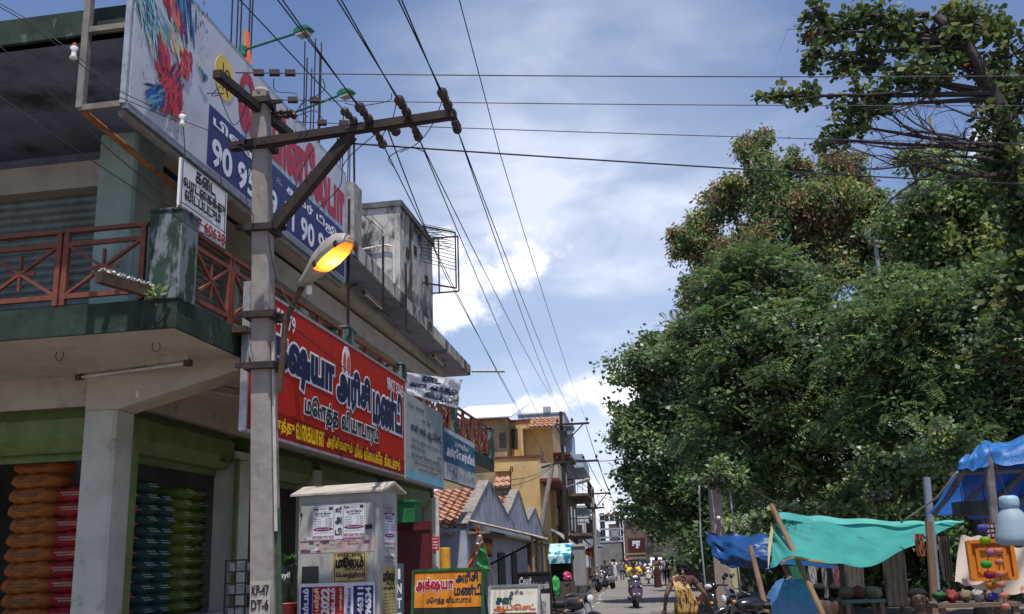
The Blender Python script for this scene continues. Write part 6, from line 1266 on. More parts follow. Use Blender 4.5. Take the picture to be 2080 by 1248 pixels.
# thin wires down the street
random.seed(17)
ww = [((1150, 940), 44, (1212, 1005), 58), ((1195, 940), 44, (1236, 1005), 58), ((1216, 938), 44, (1240, 1003), 58), ((1190, 864), 44, (1240, 1003), 58), ((1130, 942), 44, (1203, 1003), 58), ((1212, 1003), 58, (1226, 1046), 120), ((1238, 1003), 58, (1262, 1046), 120), ((1226, 1032), 58, (1256, 1060), 120), ((1020, 975), 36, (1128, 942), 44), ((1010, 990), 30, (1122, 948), 44), ((1150, 930), 44, (1300, 925), 42), ((1215, 1005), 58, (1300, 1022), 50), ((1160, 1000), 44, (1122, 1085), 46)]
for k, (a, ya, b, yb) in enumerate(ww): wire([AT(*a, ya), AT(*b, yb)], .012 if ya < 40 else .016, 'thin distant wire strung among the far poles, %s of them' % (['first', 'second', 'third', 'fourth', 'fifth', 'sixth', 'seventh', 'eighth', 'ninth', 'tenth', 'eleventh', 'twelfth', 'thirteenth'][k]), wirem, sag=.2)
# ---------------- trees ------------------------------------------------------------------
rng = np.random.default_rng(5)
def leafmat(name, c, tr=.42, rough=.55):
 return pm(name, c, tuple(x * .7 for x in c), sc=1.2, lo=.35, hi=.65, rough=rough, trans=tr, spec=.3)
def unit(v): return v / np.maximum(np.linalg.norm(v, axis=1), 1e-9)[:, None]
def leaf_obj(name, polys, midx, mats, parent, kind=None):
 """polys: list of (N, k, 3) arrays of k-gons"""
 vs = polys.reshape(-1, 3) - np.array(MW[parent].translation); N, k, _ = polys.shape
 me = bpy.data.meshes.new(name); me.vertices.add(N * k); me.vertices.foreach_set('co', vs.astype(np.float32).ravel())
 me.loops.add(N * k); me.loops.foreach_set('vertex_index', np.arange(N * k, dtype=np.int32)); me.polygons.add(N)
 me.polygons.foreach_set('loop_start', np.arange(0, N * k, k, dtype=np.int32)); me.polygons.foreach_set('material_index', midx.astype(np.int32))
 for m in mats: me.materials.append(m)
 me.update(calc_edges=True); o = link(bpy.data.objects.new(name, me)); o.parent = parent; MW[o] = MW[parent]; return o
def mk_leaves(c, L, wr, up=.5, droop=0.0, fold=.12, six=False):
 N = len(c); d = rng.normal(size=(N, 3)); d[:, 2] = d[:, 2] * .6 - droop; d = unit(d)
 n = rng.normal(size=(N, 3)) * .8; n[:, 2] += up * 1.6; s = unit(np.cross(d, n)); n = np.cross(s, d)
 L = (L * rng.uniform(.6, 1.25, N))[:, None]; w = L * wr
 if six: return np.stack([c, c + d * L * .35 + s * w * .6 - n * L * fold, c + d * L * .75 + s * w - n * L * fold, c + d * L, c + d * L * .75 - s * w - n * L * fold, c + d * L * .35 - s * w * .6 - n * L * fold], 1)
 return np.stack([c, c + d * L * .5 + s * w - n * L * fold, c + d * L, c + d * L * .5 - s * w - n * L * fold], 1)
def mk_fronds(c, L, npair=9, droop=.35, outward=None):
 N = len(c); d = rng.normal(size=(N, 3)); d[:, 2] = rng.normal(size=N) * .25 + .12
 if outward is not None: d = d * .55 + outward * .9
 d = unit(d); up_ = np.tile(np.array([[0, 0, 1.0]]), (N, 1)) + rng.normal(size=(N, 3)) * .25; s = unit(np.cross(d, up_)); n = np.cross(s, d)
 L = (L * rng.uniform(.65, 1.2, N))[:, None]; out = []
 for k in range(npair):
  t = (k + 1) / npair; p = c + d * L * t - np.array([0, 0, 1]) * (L * droop * t * t)
  pl = L * .30 * math.sin(math.pi * (.12 + .8 * t)) ; pw = L * .032
  for sg in (1, -1):
   q = d * .45 + s * sg; q = unit(q) - n * .18; e = np.cross(q, n); out.append(np.stack([p, p + q * pl * .5 + e * pw, p + q * pl - n * pl * .1, p + q * pl * .5 - e * pw], 1))
 return np.concatenate(out), npair * 2
def blob_world(b, Yd):
 px, py, rx, ry = b[:4]; Y = b[4] if len(b) > 4 else Yd
 return AT(px, py, Y), np.array([PX(Y, rx), PX(Y, (rx + ry) * .5) * 1.1, PX(Y, ry)])
def tree(name, label, blobs, Y, base_px, n_leaf, L, wr, mats, weights, trunk_r=.22, sub=12, sig=.24, frond=0, fL=.5, fmats=None, up=.5, droop=0, six=False, bark=None, cat='tree', group='trees right of the road', ztrunk=.55, limb_r=.35, spine=None):
 bs = [blob_world(b, Y) for b in blobs]; bx0 = AT(base_px, 1138, Y)[0]; base = np.array([bx0, Y, 0])
 t = thing(name, label, cat, base, 0, group); bark = bark or pm('bark', (.10, .075, .055), (.055, .042, .033), sc=6, bump=.4)
 top = np.mean([c for c, r in bs], 0); zlow = min(c[2] - r[2] for c, r in bs)
 fork = base + (top - base) * np.array([.35, .35, 0]) ; fork[2] = max(top[2] * ztrunk, 1.5)
 if spine: fork = np.array(spine[-1])
 m = MB(); mid = (base + fork) / 2 + np.array([.15, 0, 0]); m.tube([base, base + np.array([0, 0, .3]), mid, fork], [trunk_r * 1.35, trunk_r, trunk_r * .85, trunk_r * .7], 9); 
 if spine: m = MB(); m.tube([base] + list(spine), [trunk_r * 1.3] + list(np.linspace(trunk_r, trunk_r * .35, len(spine))), 9)
 obj('trunk', m, bark, t, frame=Matrix.Identity(4), smooth=True)
 vol = np.array([r.prod() ** (2 / 3) for c, r in bs]); cnt = np.maximum((n_leaf * vol / vol.sum()).astype(int), 30)
 C = []; MI = []; OUT = []; m = MB()
 for (c, r), k in zip(bs, cnt):
  f0 = fork if not spine else min([np.array(q) for q in spine], key=lambda q: abs(q[2] - c[2] + .5))
  md = f0 * .45 + c * .55 + np.array([0, 0, -.15 * r[2]]); m.tube([f0 + rng.normal(size=3) * .06, md, c], [trunk_r * limb_r, trunk_r * limb_r * .6, .02], 6)
  u = unit(rng.normal(size=(sub, 3))); rad = rng.choice([.45, .7, .9, 1.05, 1.2], sub, p=[.2, .25, .3, .17, .08])[:, None] * rng.uniform(.9, 1.1, (sub, 1)); sc_ = c + u * rad * r
  for q in sc_: m.tube([c + (md - c) * .2, (c + q) / 2 + rng.normal(size=3) * .1 * r, q], [.03, .02, .008], 4)
  w = rng.uniform(.4, 1.6, sub); w /= w.sum(); ids = rng.choice(sub, k, p=w); sg = rng.uniform(.7, 1.2, sub) * sig
  ax = unit(u + rng.normal(size=(sub, 3)) * .6 - np.array([0, 0, .15])); el = rng.normal(size=(k, 1)) * rng.uniform(.3, 1.5, sub)[ids][:, None]; p = sc_[ids] + (rng.normal(size=(k, 3)) * .85 + ax[ids] * el) * (sg[ids][:, None]) * r; C.append(p); OUT.append(unit((p - c) / r))
  cm = rng.choice(len(mats), sub, p=np.array(weights) / sum(weights)); rnd = rng.choice(len(mats), k, p=np.array(weights) / sum(weights)); MI.append(np.where(rng.random(k) < .55, cm[ids], rnd))
 obj('limbs', m, bark, t, frame=Matrix.Identity(4))
 C = np.concatenate(C); MI = np.concatenate(MI); OUT = np.concatenate(OUT)
 polys = mk_leaves(C, L, wr, up, droop, six=six)
 leaf_obj('crown', polys, MI, mats, t)
 if frond:
  sel = rng.choice(len(C), frond); o_ = OUT[sel]; pc = C[sel]
  P, k = mk_fronds(pc, fL, outward=o_); fm = rng.choice(len(fmats), frond); leaf_obj('fronds', P, np.tile(fm, k), fmats, t)
 return t
g1, g2_, g3_, g4 = leafmat('leaf_dark_green', (0.109, 0.186, 0.070)), leafmat('leaf_mid_green', (0.168, 0.275, 0.099)), leafmat('leaf_light_green', (0.280, 0.395, 0.146)), leafmat('leaf_grey_green', (0.237, 0.295, 0.197), .25, .4)
gy, gb, gr, gp = leafmat('leaf_yellow_green', (0.429, 0.461, 0.138), .4), leafmat('leaf_brown', (0.291, 0.188, 0.106)), leafmat('leaf_rust', (0.344, 0.192, 0.120)), leafmat('leaf_pinkish', (0.460, 0.310, 0.232))
fr1, fr2, fr3 = leafmat('frond_green', (0.145, 0.228, 0.097), .4), leafmat('frond_deep_green', (0.090, 0.159, 0.069), .35), leafmat('frond_yellow_green', (0.248, 0.317, 0.083), .4)
tree('roadside_tree', 'dense round leafed tree leaning over the road, nearest the sky gap', [(1335, 730, 75, 50), (1405, 700, 70, 60), (1300, 825, 55, 50), (1395, 800, 90, 80), (1275, 890, 42, 45), (1345, 900, 80, 70), (1325, 1000, 55, 50), (1420, 930, 90, 90), (1425, 1020, 80, 50), (1375, 1060, 50, 30), (1300, 955, 40, 35), (1480, 1000, 60, 60), (1470, 820, 80, 90), (1300, 760, 40, 35)], 38, 1440, 62000, .19, .32, [g1, g2_, g4, g3_], [4, 4, 3, 1.2], trunk_r=.3, sub=16, sig=.22)
tree('feathery_tree', 'broad feathery leafed tree filling the middle behind the turquoise canopy', [(1480, 610, 75, 65), (1560, 555, 75, 55), (1500, 720, 95, 75), (1620, 650, 105, 85), (1560, 810, 105, 80), (1680, 760, 110, 90), (1480, 860, 85, 65), (1600, 920, 115, 75), (1740, 870, 110, 90), (1520, 965, 80, 50), (1700, 985, 110, 50), (1440, 650, 40, 45), (1400, 690, 35, 30)], 27, 1700, 52000, .15, .33, [g1, g2_, g3_, g4], [5, 4, 1.4, 2], trunk_r=.26, sub=16, sig=.24, frond=4200, fL=.56, fmats=[fr1, fr2, fr1, fr3])
tree('feathery_tree', 'feathery leafed tree at the right edge above the blue tarpaulin stall', [(1800, 690, 100, 85), (1850, 815, 105, 85), (1920, 640, 105, 75), (1950, 760, 105, 85), (2040, 700, 90, 105), (2060, 850, 85, 85), (1890, 920, 100, 55), (2000, 620, 90, 70), (2090, 620, 80, 90), (2000, 850, 80, 80), (1950, 900, 90, 70), (2080, 940, 80, 60), (1870, 740, 80, 80)], 24, 1990, 60000, .15, .33, [g1, g2_, g3_, g4], [5, 4, 1.6, 1.4], trunk_r=.25, sub=16, sig=.24, frond=4000, fL=.54, fmats=[fr1, fr2, fr1, fr3])
tree('tall_brownish_tree', 'tall tree with drooping olive and rust brown leaves behind the feathery trees', [(1545, 315, 42, 45), (1480, 395, 55, 50), (1420, 465, 48, 48), (1565, 420, 80, 75), (1640, 385, 50, 50), (1720, 350, 48, 45), (1690, 450, 85, 70), (1540, 520, 100, 70), (1435, 535, 50, 45), (1760, 440, 45, 60), (1650, 560, 105, 60), (1395, 495, 40, 45), (1470, 580, 60, 60), (1600, 480, 90, 80), (1430, 610, 45, 50), (1740, 520, 70, 60), (1780, 540, 50, 70), (1600, 340, 30, 40), (1520, 300, 28, 28), (1690, 330, 25, 28)], 46, 1600, 85000, .27, .19, [g2_, gb, gr, gp, g1, gy], [5, 2, 1.0, 1.6, 4, 2], trunk_r=.35, sub=14, sig=.22, up=.15, droop=.9, ztrunk=.5)
tree('maple_leafed_tree', 'light green tree with lobed leaves under the bare branches at the right', [(1880, 400, 65, 65), (1960, 365, 75, 65), (1850, 510, 70, 75), (1950, 480, 95, 85), (2050, 425, 70, 85), (1830, 610, 65, 60), (1930, 590, 95, 70), (2060, 560, 80, 90), (1850, 330, 30, 30), (2070, 650, 80, 80), (1900, 440, 70, 70), (2000, 520, 80, 80), (2040, 350, 40, 50)], 35, 2000, 42000, .21, .36, [g2_, g3_, gy, g1], [4, 3, 1.6, 3], trunk_r=.28, sub=14, sig=.23)
bark_d = pm('dark_bark', (.035, .028, .027), (.055, .045, .04), sc=8)
alm = [leafmat('almond_dark', (0.069, 0.117, 0.041), .3, .4), leafmat('almond_green', (0.131, 0.193, 0.055), .4, .4), leafmat('almond_olive', (0.235, 0.248, 0.069), .45), leafmat('almond_red', (0.414, 0.124, 0.055), .4)]
A5 = tree('almond_tree', 'big leafed almond tree reaching in from the upper right corner with bare lower branches', [(1690, 55, 55, 50), (1780, 40, 85, 55), (1880, 60, 85, 60), (1970, 40, 80, 50), (1760, 130, 75, 45), (1860, 160, 85, 50), (1640, 195, 45, 18), (1575, 195, 40, 18), (1695, 285, 35, 25), (1770, 215, 75, 35), (2000, 155, 32, 35), (2045, 110, 45, 80), (2050, 250, 48, 80), (2065, 345, 38, 60), (2075, 450, 35, 70), (1650, 110, 28, 30), (1730, 255, 45, 28), (1655, 30, 25, 30), (1930, 110, 60, 50), (2080, 180, 50, 60), (2085, 560, 45, 70), (2062, 410, 40, 60), (2070, 500, 40, 60), (2065, 640, 45, 70), (2030, 300, 35, 50), (2075, 720, 40, 60)], 17.5, 2150, 8200, .165, .30, alm, [7, 5, 1.6, .2], trunk_r=.26, sub=15, sig=.19, six=True, ztrunk=.62, limb_r=.22, up=.35, spine=[AT(2150, 850, 17.6), AT(2130, 720, 17.6), AT(2095, 480, 17.6), AT(2050, 300, 17.5), AT(2020, 190, 17.4), AT(1960, 90, 17.3), AT(1900, 30, 17.2)], bark=bark_d)
m = MB(); I4 = Matrix.Identity(4)
def twig(p, d, l, r, lev):
 pts = [p]; rs = [r]; n = 6; q = np.array(p); d = np.array(d, float)
 for i in range(n):
  d = d + rng.normal(size=3) * np.array([.16, .16, .17]); d[2] += .03; d /= np.linalg.norm(d); q = q + d * l / n; pts.append(q.copy()); rs.append(r * (1 - .8 * (i + 1) / n))
  if lev > 0 and i > 0 and rng.random() < .85:
   e = d + rng.normal(size=3) * .55; e[0] -= .1; twig(q, e / np.linalg.norm(e), l * rng.uniform(.4, .65), rs[-1] * .7, lev - 1)
 m.tube(pts, rs, 5)
for (a, b, r, lev) in (((2040, 300), (1800, 330), .05, 2), ((2035, 295), (1850, 290), .045, 2), ((2035, 330), (1790, 300), .04, 2), ((2045, 350), (1800, 370), .06, 2), ((2000, 240), (1900, 265), .03, 2), ((1905, 175), (1780, 270), .035, 1), ((2040, 360), (1850, 345), .03, 2), ((2040, 255), (1930, 300), .03, 2), ((1960, 300), (1720, 290), .035, 2), ((1930, 330), (1690, 345), .035, 2), ((1900, 350), (1740, 400), .03, 2), ((1950, 280), (1780, 250), .03, 2), ((1880, 300), (1700, 320), .03, 2), ((1990, 340), (1820, 400), .035, 2), ((1820, 60), (1600, 62), .022, 1), ((1900, 165), (1600, 205), .04, 0)):
 p, q = AT(*a, 17.3), AT(*b, 17.0); d = q - p; l = np.linalg.norm(d); m = MB(); twig(p, d / l, l, r, lev); obj('bare_branch', m, bark_d, A5, frame=I4)
# visible limbs inside the feathery tree
T2 = [o for o in COL.objects if o.name.startswith('feathery_tree')][0]
palebark = pm('pale_bark', (.20, .15, .10), (.14, .10, .07), sc=7)
m = MB()
for pts, r in ((((1505, 695), (1560, 750), (1640, 865)), .05), ): m.tube([AT(*p, 26) for p in pts] + [AT(1680, 960, 27)], [r * .4, r * .7, r, r], 6)
obj('limbs', m, palebark, T2, frame=I4)
# the low leafy thicket behind the stalls, far crowns
tree('leafy_creeper', 'low thicket of bright broad leaves behind the turquoise canopy', [(1780, 960, 60, 40), (1840, 990, 60, 45), (1760, 1020, 60, 35), (1860, 940, 50, 40), (1700, 1040, 60, 30), (1620, 1050, 50, 25), (1570, 1060, 40, 25), (1900, 1010, 50, 50), (1930, 900, 50, 60), (1500, 1075, 40, 30, 23), (1462, 962, 45, 22, 20.2)], 21, 1820, 9000, .13, .40, [g2_, g3_, g4, gy, g1], [4, 3, 2, 1.2, 2], trunk_r=.06, sub=12, sig=.25, cat='shrub', ztrunk=.5, group=None)
tree('roadside_tree', 'dark tree crown beyond the first one overhanging the far shops', [(1345, 1075, 38, 25), (1385, 1085, 38, 22), (1320, 1045, 35, 30), (1430, 1075, 50, 40)], 62, 1400, 9000, .26, .34, [g1, g2_, g4, g3_], [5, 3, 2, 1], trunk_r=.2, sub=12, sig=.24)
tree('hedge_tree', 'dark thick bushes filling the ground under the big trees at the right', [(1500, 1120, 90, 45), (1640, 1120, 100, 50), (1780, 1110, 100, 60), (1920, 1090, 100, 70), (2050, 1080, 90, 90), (1560, 1060, 90, 60), (1700, 1050, 110, 60), (1850, 1040, 110, 70), (2000, 980, 110, 80)], 31, 1750, 15000, .24, .36, [g1, g2_], [4, 1], trunk_r=.1, sub=12, sig=.28, cat='bushes', ztrunk=.4, group=None)
p = AT(1283, 1060, 190); t = thing('palm_tree', 'small distant palm top peeking out beside the roadside tree', 'palm', (p[0], 190, 0)); m = MB(); m.tube([(0, 0, 0), (.3, 0, p[2])], [.3, .18], 7); obj('trunk', m, palebark, t)
m = MB()
for k in range(14):
 a = k * .45; d = Vector((math.cos(a), math.sin(a) * .6, .35 * math.sin(k * 2.1) + .2)); pp = [Vector((.3, 0, p[2])) + d * s * 2.4 - Vector((0, 0, s * s * 1.6)) for s in (0, .3, .6, 1)]
 for i in range(3): s = d.cross(Vector((0, 0, 1))).normalized() * .22; m.q(pp[i] - s, pp[i + 1] - s * .7, pp[i + 1] + s * .7, pp[i] + s)
obj('fronds', m, g1, t)
# grey capped lamp head and pole among the trees, wooden post in the bare branches
p = AT(1776, 482, 42); t = thing('capped_vent', 'grey capped ventilator showing between the tree crowns', 'ventilator', (p[0], 42, 0)); m = MB(); m.lathe((0, 0, 0), [(.08, 0), (.08, p[2] - .3), (.30, p[2] - .3), (.30, p[2] + .1), (.42, p[2] + .1), (.36, p[2] + .3), (.1, p[2] + .42)], 14); obj('vent', m, pm('dull_vent_grey', (.28, .29, .31), rough=.5), t)
p = AT(1888, 236, 36.5); m = MB(); m.tube([(p[0], 36.5, .0), p], .05, 6); obj('bamboo_post', m, pm('bamboo_stick', (.34, .24, .12)), None, label='slim bamboo post rising among the bare branches', cat='post')
# ---------------- people ---------------------------------------------------------------------
SKIN = pm('brown_skin', (.13, .068, .043), (.10, .05, .033), sc=8, rough=.5); HAIR = pm('black_hair', (.012, .010, .010), (.03, .026, .024), sc=25, rough=.8, spec=.1, bump=.3, st=(1, 1, .2))
def skin_geo(P, E, R, lev=2):
 me = bpy.data.meshes.new('s'); me.from_pydata([tuple(p) for p in P], E, []); ob = bpy.data.objects.new('s', me); COL.objects.link(ob)
 md = ob.modifiers.new('k', 'SKIN'); 
 if not me.skin_vertices: raise RuntimeError('no skin layer')
 for i, r in enumerate(R):
  v = me.skin_vertices[0].data[i]; v.radius = (r, r) if isinstance(r, float) else r; v.use_root = (i == 0)
 md.use_smooth_shade = True; s = ob.modifiers.new('u', 'SUBSURF'); s.levels = lev; s.render_levels = lev
 bpy.context.view_layer.update(); dg = bpy.context.evaluated_depsgraph_get(); e = ob.evaluated_get(dg); m2 = e.to_mesh()
 V = [v.co.copy() for v in m2.vertices]; F = [tuple(p.vertices) for p in m2.polygons]; e.to_mesh_clear(); bpy.data.objects.remove(ob); bpy.data.meshes.remove(me); return V, F
BASE = dict(pelvis=(0, 0, .92), waist=(0, 0, 1.05), chest=(0, .01, 1.25), neck=(0, 0, 1.42), jaw=(0, .03, 1.50), head=(0, .015, 1.575), crown=(0, .0, 1.635),
   shl=(-.165, 0, 1.36), ell=(-.215, -.02, 1.10), wrl=(-.225, .05, .87), hal=(-.225, .075, .80), shr=(.165, 0, 1.36), elr=(.215, -.02, 1.10), wrr=(.225, .05, .87), har=(.225, .075, .80),
   hil=(-.09, 0, .86), knl=(-.10, .02, .47), anl=(-.10, -.01, .08), tol=(-.11, .13, .035), hir=(.09, 0, .86), knr=(.10, .02, .47), anr=(.10, -.01, .08), tor=(.11, .13, .035))
RAD = dict(pelvis=(.15, .105), waist=(.13, .095), chest=(.155, .105), neck=.052, jaw=.066, head=.092, crown=.062, shl=.062, ell=.040, wrl=.029, hal=.035, shr=.062, elr=.040, wrr=.029, har=.035, hil=.09, knl=.056, anl=.04, tol=.033, hir=.09, knr=.056, anr=.04, tor=.033)
ED = [('pelvis', 'waist'), ('waist', 'chest'), ('chest', 'neck'), ('neck', 'jaw'), ('jaw', 'head'), ('head', 'crown'), ('chest', 'shl'), ('shl', 'ell'), ('ell', 'wrl'), ('wrl', 'hal'), ('chest', 'shr'), ('shr', 'elr'), ('elr', 'wrr'), ('wrr', 'har'), ('pelvis', 'hil'), ('hil', 'knl'), ('knl', 'anl'), ('anl', 'tol'), ('pelvis', 'hir'), ('hir', 'knr'), ('knr', 'anr'), ('anr', 'tor')]
def sub_skin(J, keys, grow, over={}):
 ks = [k for k in J if k in keys]; idx = {k: i for i, k in enumerate(ks)}
 R = []
 for k in ks:
  r = over.get(k, RAD[k]); R.append(tuple(x + grow for x in r) if isinstance(r, tuple) else float(r + grow))
 return skin_geo([J[k] for k in ks], [(idx[a], idx[b]) for a, b in ED if a in idx and b in idx], R)
def person(label, loc, rz, J=None, tops=None, legs=None, hair='short', skirt=None, scale=1.0, group=None, extra=None, skin=None):
 J = {**BASE, **(J or {})}; t = thing('person', label, 'person', loc, rz, group); sk = skin or SKIN
 S_ = lambda V: [Vector(v) * scale for v in V]
 V, F = sub_skin(J, list(J), 0); m = MB(); m.raw(S_(V), F)
 hd, jw, cw = Vector(J['head']), Vector(J['jaw']), Vector(J['crown']); up = (cw - jw).normalized(); fwd = Vector((0, 1, 0)); fwd = (fwd - up * fwd.dot(up)).normalized(); rt = fwd.cross(up)
 c = hd - up * .01
 m.mat(0).ell((c + fwd * .088 - up * .02) * scale, (.014 * scale, .02 * scale, .026 * scale), 8, 6, (rt, fwd, up))
 for s in (-1, 1): m.ell((c + rt * s * .088 - up * .012) * scale, (.012 * scale, .022 * scale, .034 * scale), 8, 6, (rt, fwd, up))
 for s in (-1, 1): m.mat(1).ell((c + rt * s * .034 + fwd * .081 + up * .008) * scale, (.014 * scale, .010 * scale, .008 * scale), 8, 6, (rt, fwd, up))
 m.mat(2).ell((c + fwd * .083 - up * .055) * scale, (.026 * scale, .009 * scale, .009 * scale), 8, 6, (rt, fwd, up)); m.mat(0)
 for w, h in (('wrl', 'hal'), ('wrr', 'har')):
  a, b = Vector(J[w]), Vector(J[h]); d = (b - a).normalized(); sd = d.cross(Vector((0, 1, .2))).normalized(); nrm_ = d.cross(sd); sgn = 1 if w == 'wrl' else -1
  for k in range(4):
   o = b + sd * (k - 1.5) * .018 * sgn + d * .015; L = (.062, .074, .07, .055)[k]
   m.tube([x * scale for x in (o, o + d * L * .5 + nrm_ * .004, o + d * L * .85 + nrm_ * .022, o + d * L + nrm_ * .035)], [.009 * scale, .0085 * scale, .008 * scale, .006 * scale], 6)
  o = a.lerp(b, .5) - sd * .026 * sgn; m.tube([x * scale for x in (o, o + d * .03 - sd * .022 * sgn + nrm_ * .01, o + d * .062 - sd * .026 * sgn + nrm_ * .022)], [.011 * scale, .0095 * scale, .007 * scale], 6)
 obj('body', m, [sk, pm('eye_dark', (.02, .015, .012), rough=.2), pm('lip_brown', (.16, .06, .05), rough=.5)], t, smooth=True)
 m = MB(); hc = hd + up * .042 - fwd * .024
 m.ell(hc * scale, (.098 * scale, .098 * scale, .066 * scale), 14, 9, (rt, fwd, up)); m.v = [v for v in m.v]
 m.ell((hd - fwd * .045 - up * .02) * scale, (.088 * scale, .07 * scale, .085 * scale), 12, 8, (rt, fwd, up))
 if hair == 'bun': m.ell((hd - fwd * .10 - up * .03) * scale, (.055 * scale, .045 * scale, .05 * scale), 10, 7)
 obj('hair', m, HAIR, t, smooth=True)
 if tops:
  mt, sleeve = tops; ks = ['pelvis', 'waist', 'chest', 'shl', 'shr'] + (['ell', 'elr'] if sleeve > .4 else []) + (['wrl', 'wrr'] if sleeve > .9 else []); J2 = dict(J)
  if sleeve <= .5:
   for s in ('l', 'r'): J2['el' + s] = tuple(Vector(J['sh' + s]).lerp(Vector(J['el' + s]), .6))
   ks += ['ell', 'elr']
  V, F = sub_skin(J2, ks, .014, {'ell': .054, 'elr': .054, 'shl': .066, 'shr': .066}); m = MB(); m.raw(S_(V), F); obj('shirt', m, mt, t, smooth=True)
 if legs:
  V, F = sub_skin(J, ['pelvis', 'hil', 'hir', 'knl', 'knr', 'anl', 'anr'], .015); m = MB(); m.raw(S_(V), F); obj('trousers', m, legs, t, smooth=True)
  for s in ('l', 'r'): m = MB(); a, b = Vector(J['an' + s]), Vector(J['to' + s]); m.tube([x * scale for x in (a - (b - a) * .25 - Vector((0, 0, .03)), a - Vector((0, 0, .03)), b, b + (b - a) * .1)], [.03 * scale, .047 * scale, .043 * scale, .02 * scale], 8); obj('shoe', m, pm('dark_shoe', (.03, .025, .02), rough=.5), t)
 if skirt:
  mt, rings = skirt; m = MB(); N = 36; P = []
  for i, (c, rx, ry) in enumerate(rings):
   f = i / (len(rings) - 1)
   for k in range(N):
    a = 2 * math.pi * k / N; q = 1 + (.07 * f) * math.sin(9 * a + i * .2) + .03 * f * math.sin(5 * a + 1); P.append(Vector((c[0] + rx * q * math.cos(a), c[1] + ry * q * math.sin(a), c[2])) * scale)
  m.raw(P, [(i * N + k, i * N + (k + 1) % N, (i + 1) * N + (k + 1) % N, (i + 1) * N + k) for i in range(len(rings) - 1) for k in range(N)]); o = obj('sari_skirt', m, mt, t, smooth=True)
 if extra: extra(t, J, S_)
 return t
def sari_rings(J, zb=.05, w=.19): 
 p = J.get('pelvis', BASE['pelvis']); wa = J.get('waist', BASE['waist']); return [((wa[0], wa[1], wa[2] + .02), .135, .105), ((p[0], p[1], p[2]), .178, .135), ((p[0], p[1] + .01, .7), .185, .15), ((p[0], .02, .45), w * .98, .16), ((p[0], .02, .2), w * 1.02, .175), ((p[0], .02, zb), w * 1.08, .185)]
# woman in the yellow brown sari, seen from behind
Yw = 16.5; pw = AT(1386, 1170, Yw); hz_ = AT(1386, 1151, Yw)[2]; sc_w = .93
JW = dict(chest=(0, .06, 1.22), neck=(.0, .14, 1.37), jaw=(.0, .19, 1.44), head=(.005, .19, 1.515), crown=(.01, .175, 1.575), shl=(-.17, .06, 1.315), shr=(.175, .06, 1.315), ell=(-.30, -.06, 1.08), wrl=(-.335, .06, .86), hal=(-.34, .10, .80), elr=(.345, -.04, 1.08), wrr=(.42, .08, .88), har=(.435, .12, .82))
sariw = bpy.data.materials.new('yellow_brown_sari_print'); sariw.use_nodes = True; n_ = sariw.node_tree.nodes; l_ = sariw.node_tree.links; b_ = n_['Principled BSDF']; b_.inputs['Roughness'].default_value = .6
tc_ = n_.new('ShaderNodeTexCoord'); mp_ = n_.new('ShaderNodeMapping'); mp_.inputs['Scale'].default_value = (9, 9, 2.2); mp_.inputs['Rotation'].default_value = (0, .35, 0); l_.new(tc_.outputs['Object'], mp_.inputs[0]); vo = n_.new('ShaderNodeTexNoise'); vo.inputs['Scale'].default_value = 2.4; vo.inputs['Detail'].default_value = 5; vo.inputs['Distortion'].default_value = 1.2; l_.new(mp_.outputs[0], vo.inputs['Vector'])
r_ = n_.new('ShaderNodeValToRGB'); r_.color_ramp.interpolation = 'CONSTANT'; e = r_.color_ramp.elements; e[0].position = 0; e[0].color = (.05, .03, .02, 1); e[1].position = .43; e[1].color = (.34, .19, .045, 1)
for p_, c_ in ((.52, (.50, .30, .08, 1)), (.58, (.10, .05, .02, 1)), (.63, (.42, .22, .06, 1))): x_ = e.new(p_); x_.color = c_
l_.new(vo.outputs[0], r_.inputs[0]); l_.new(r_.outputs[0], b_.inputs['Base Color'])
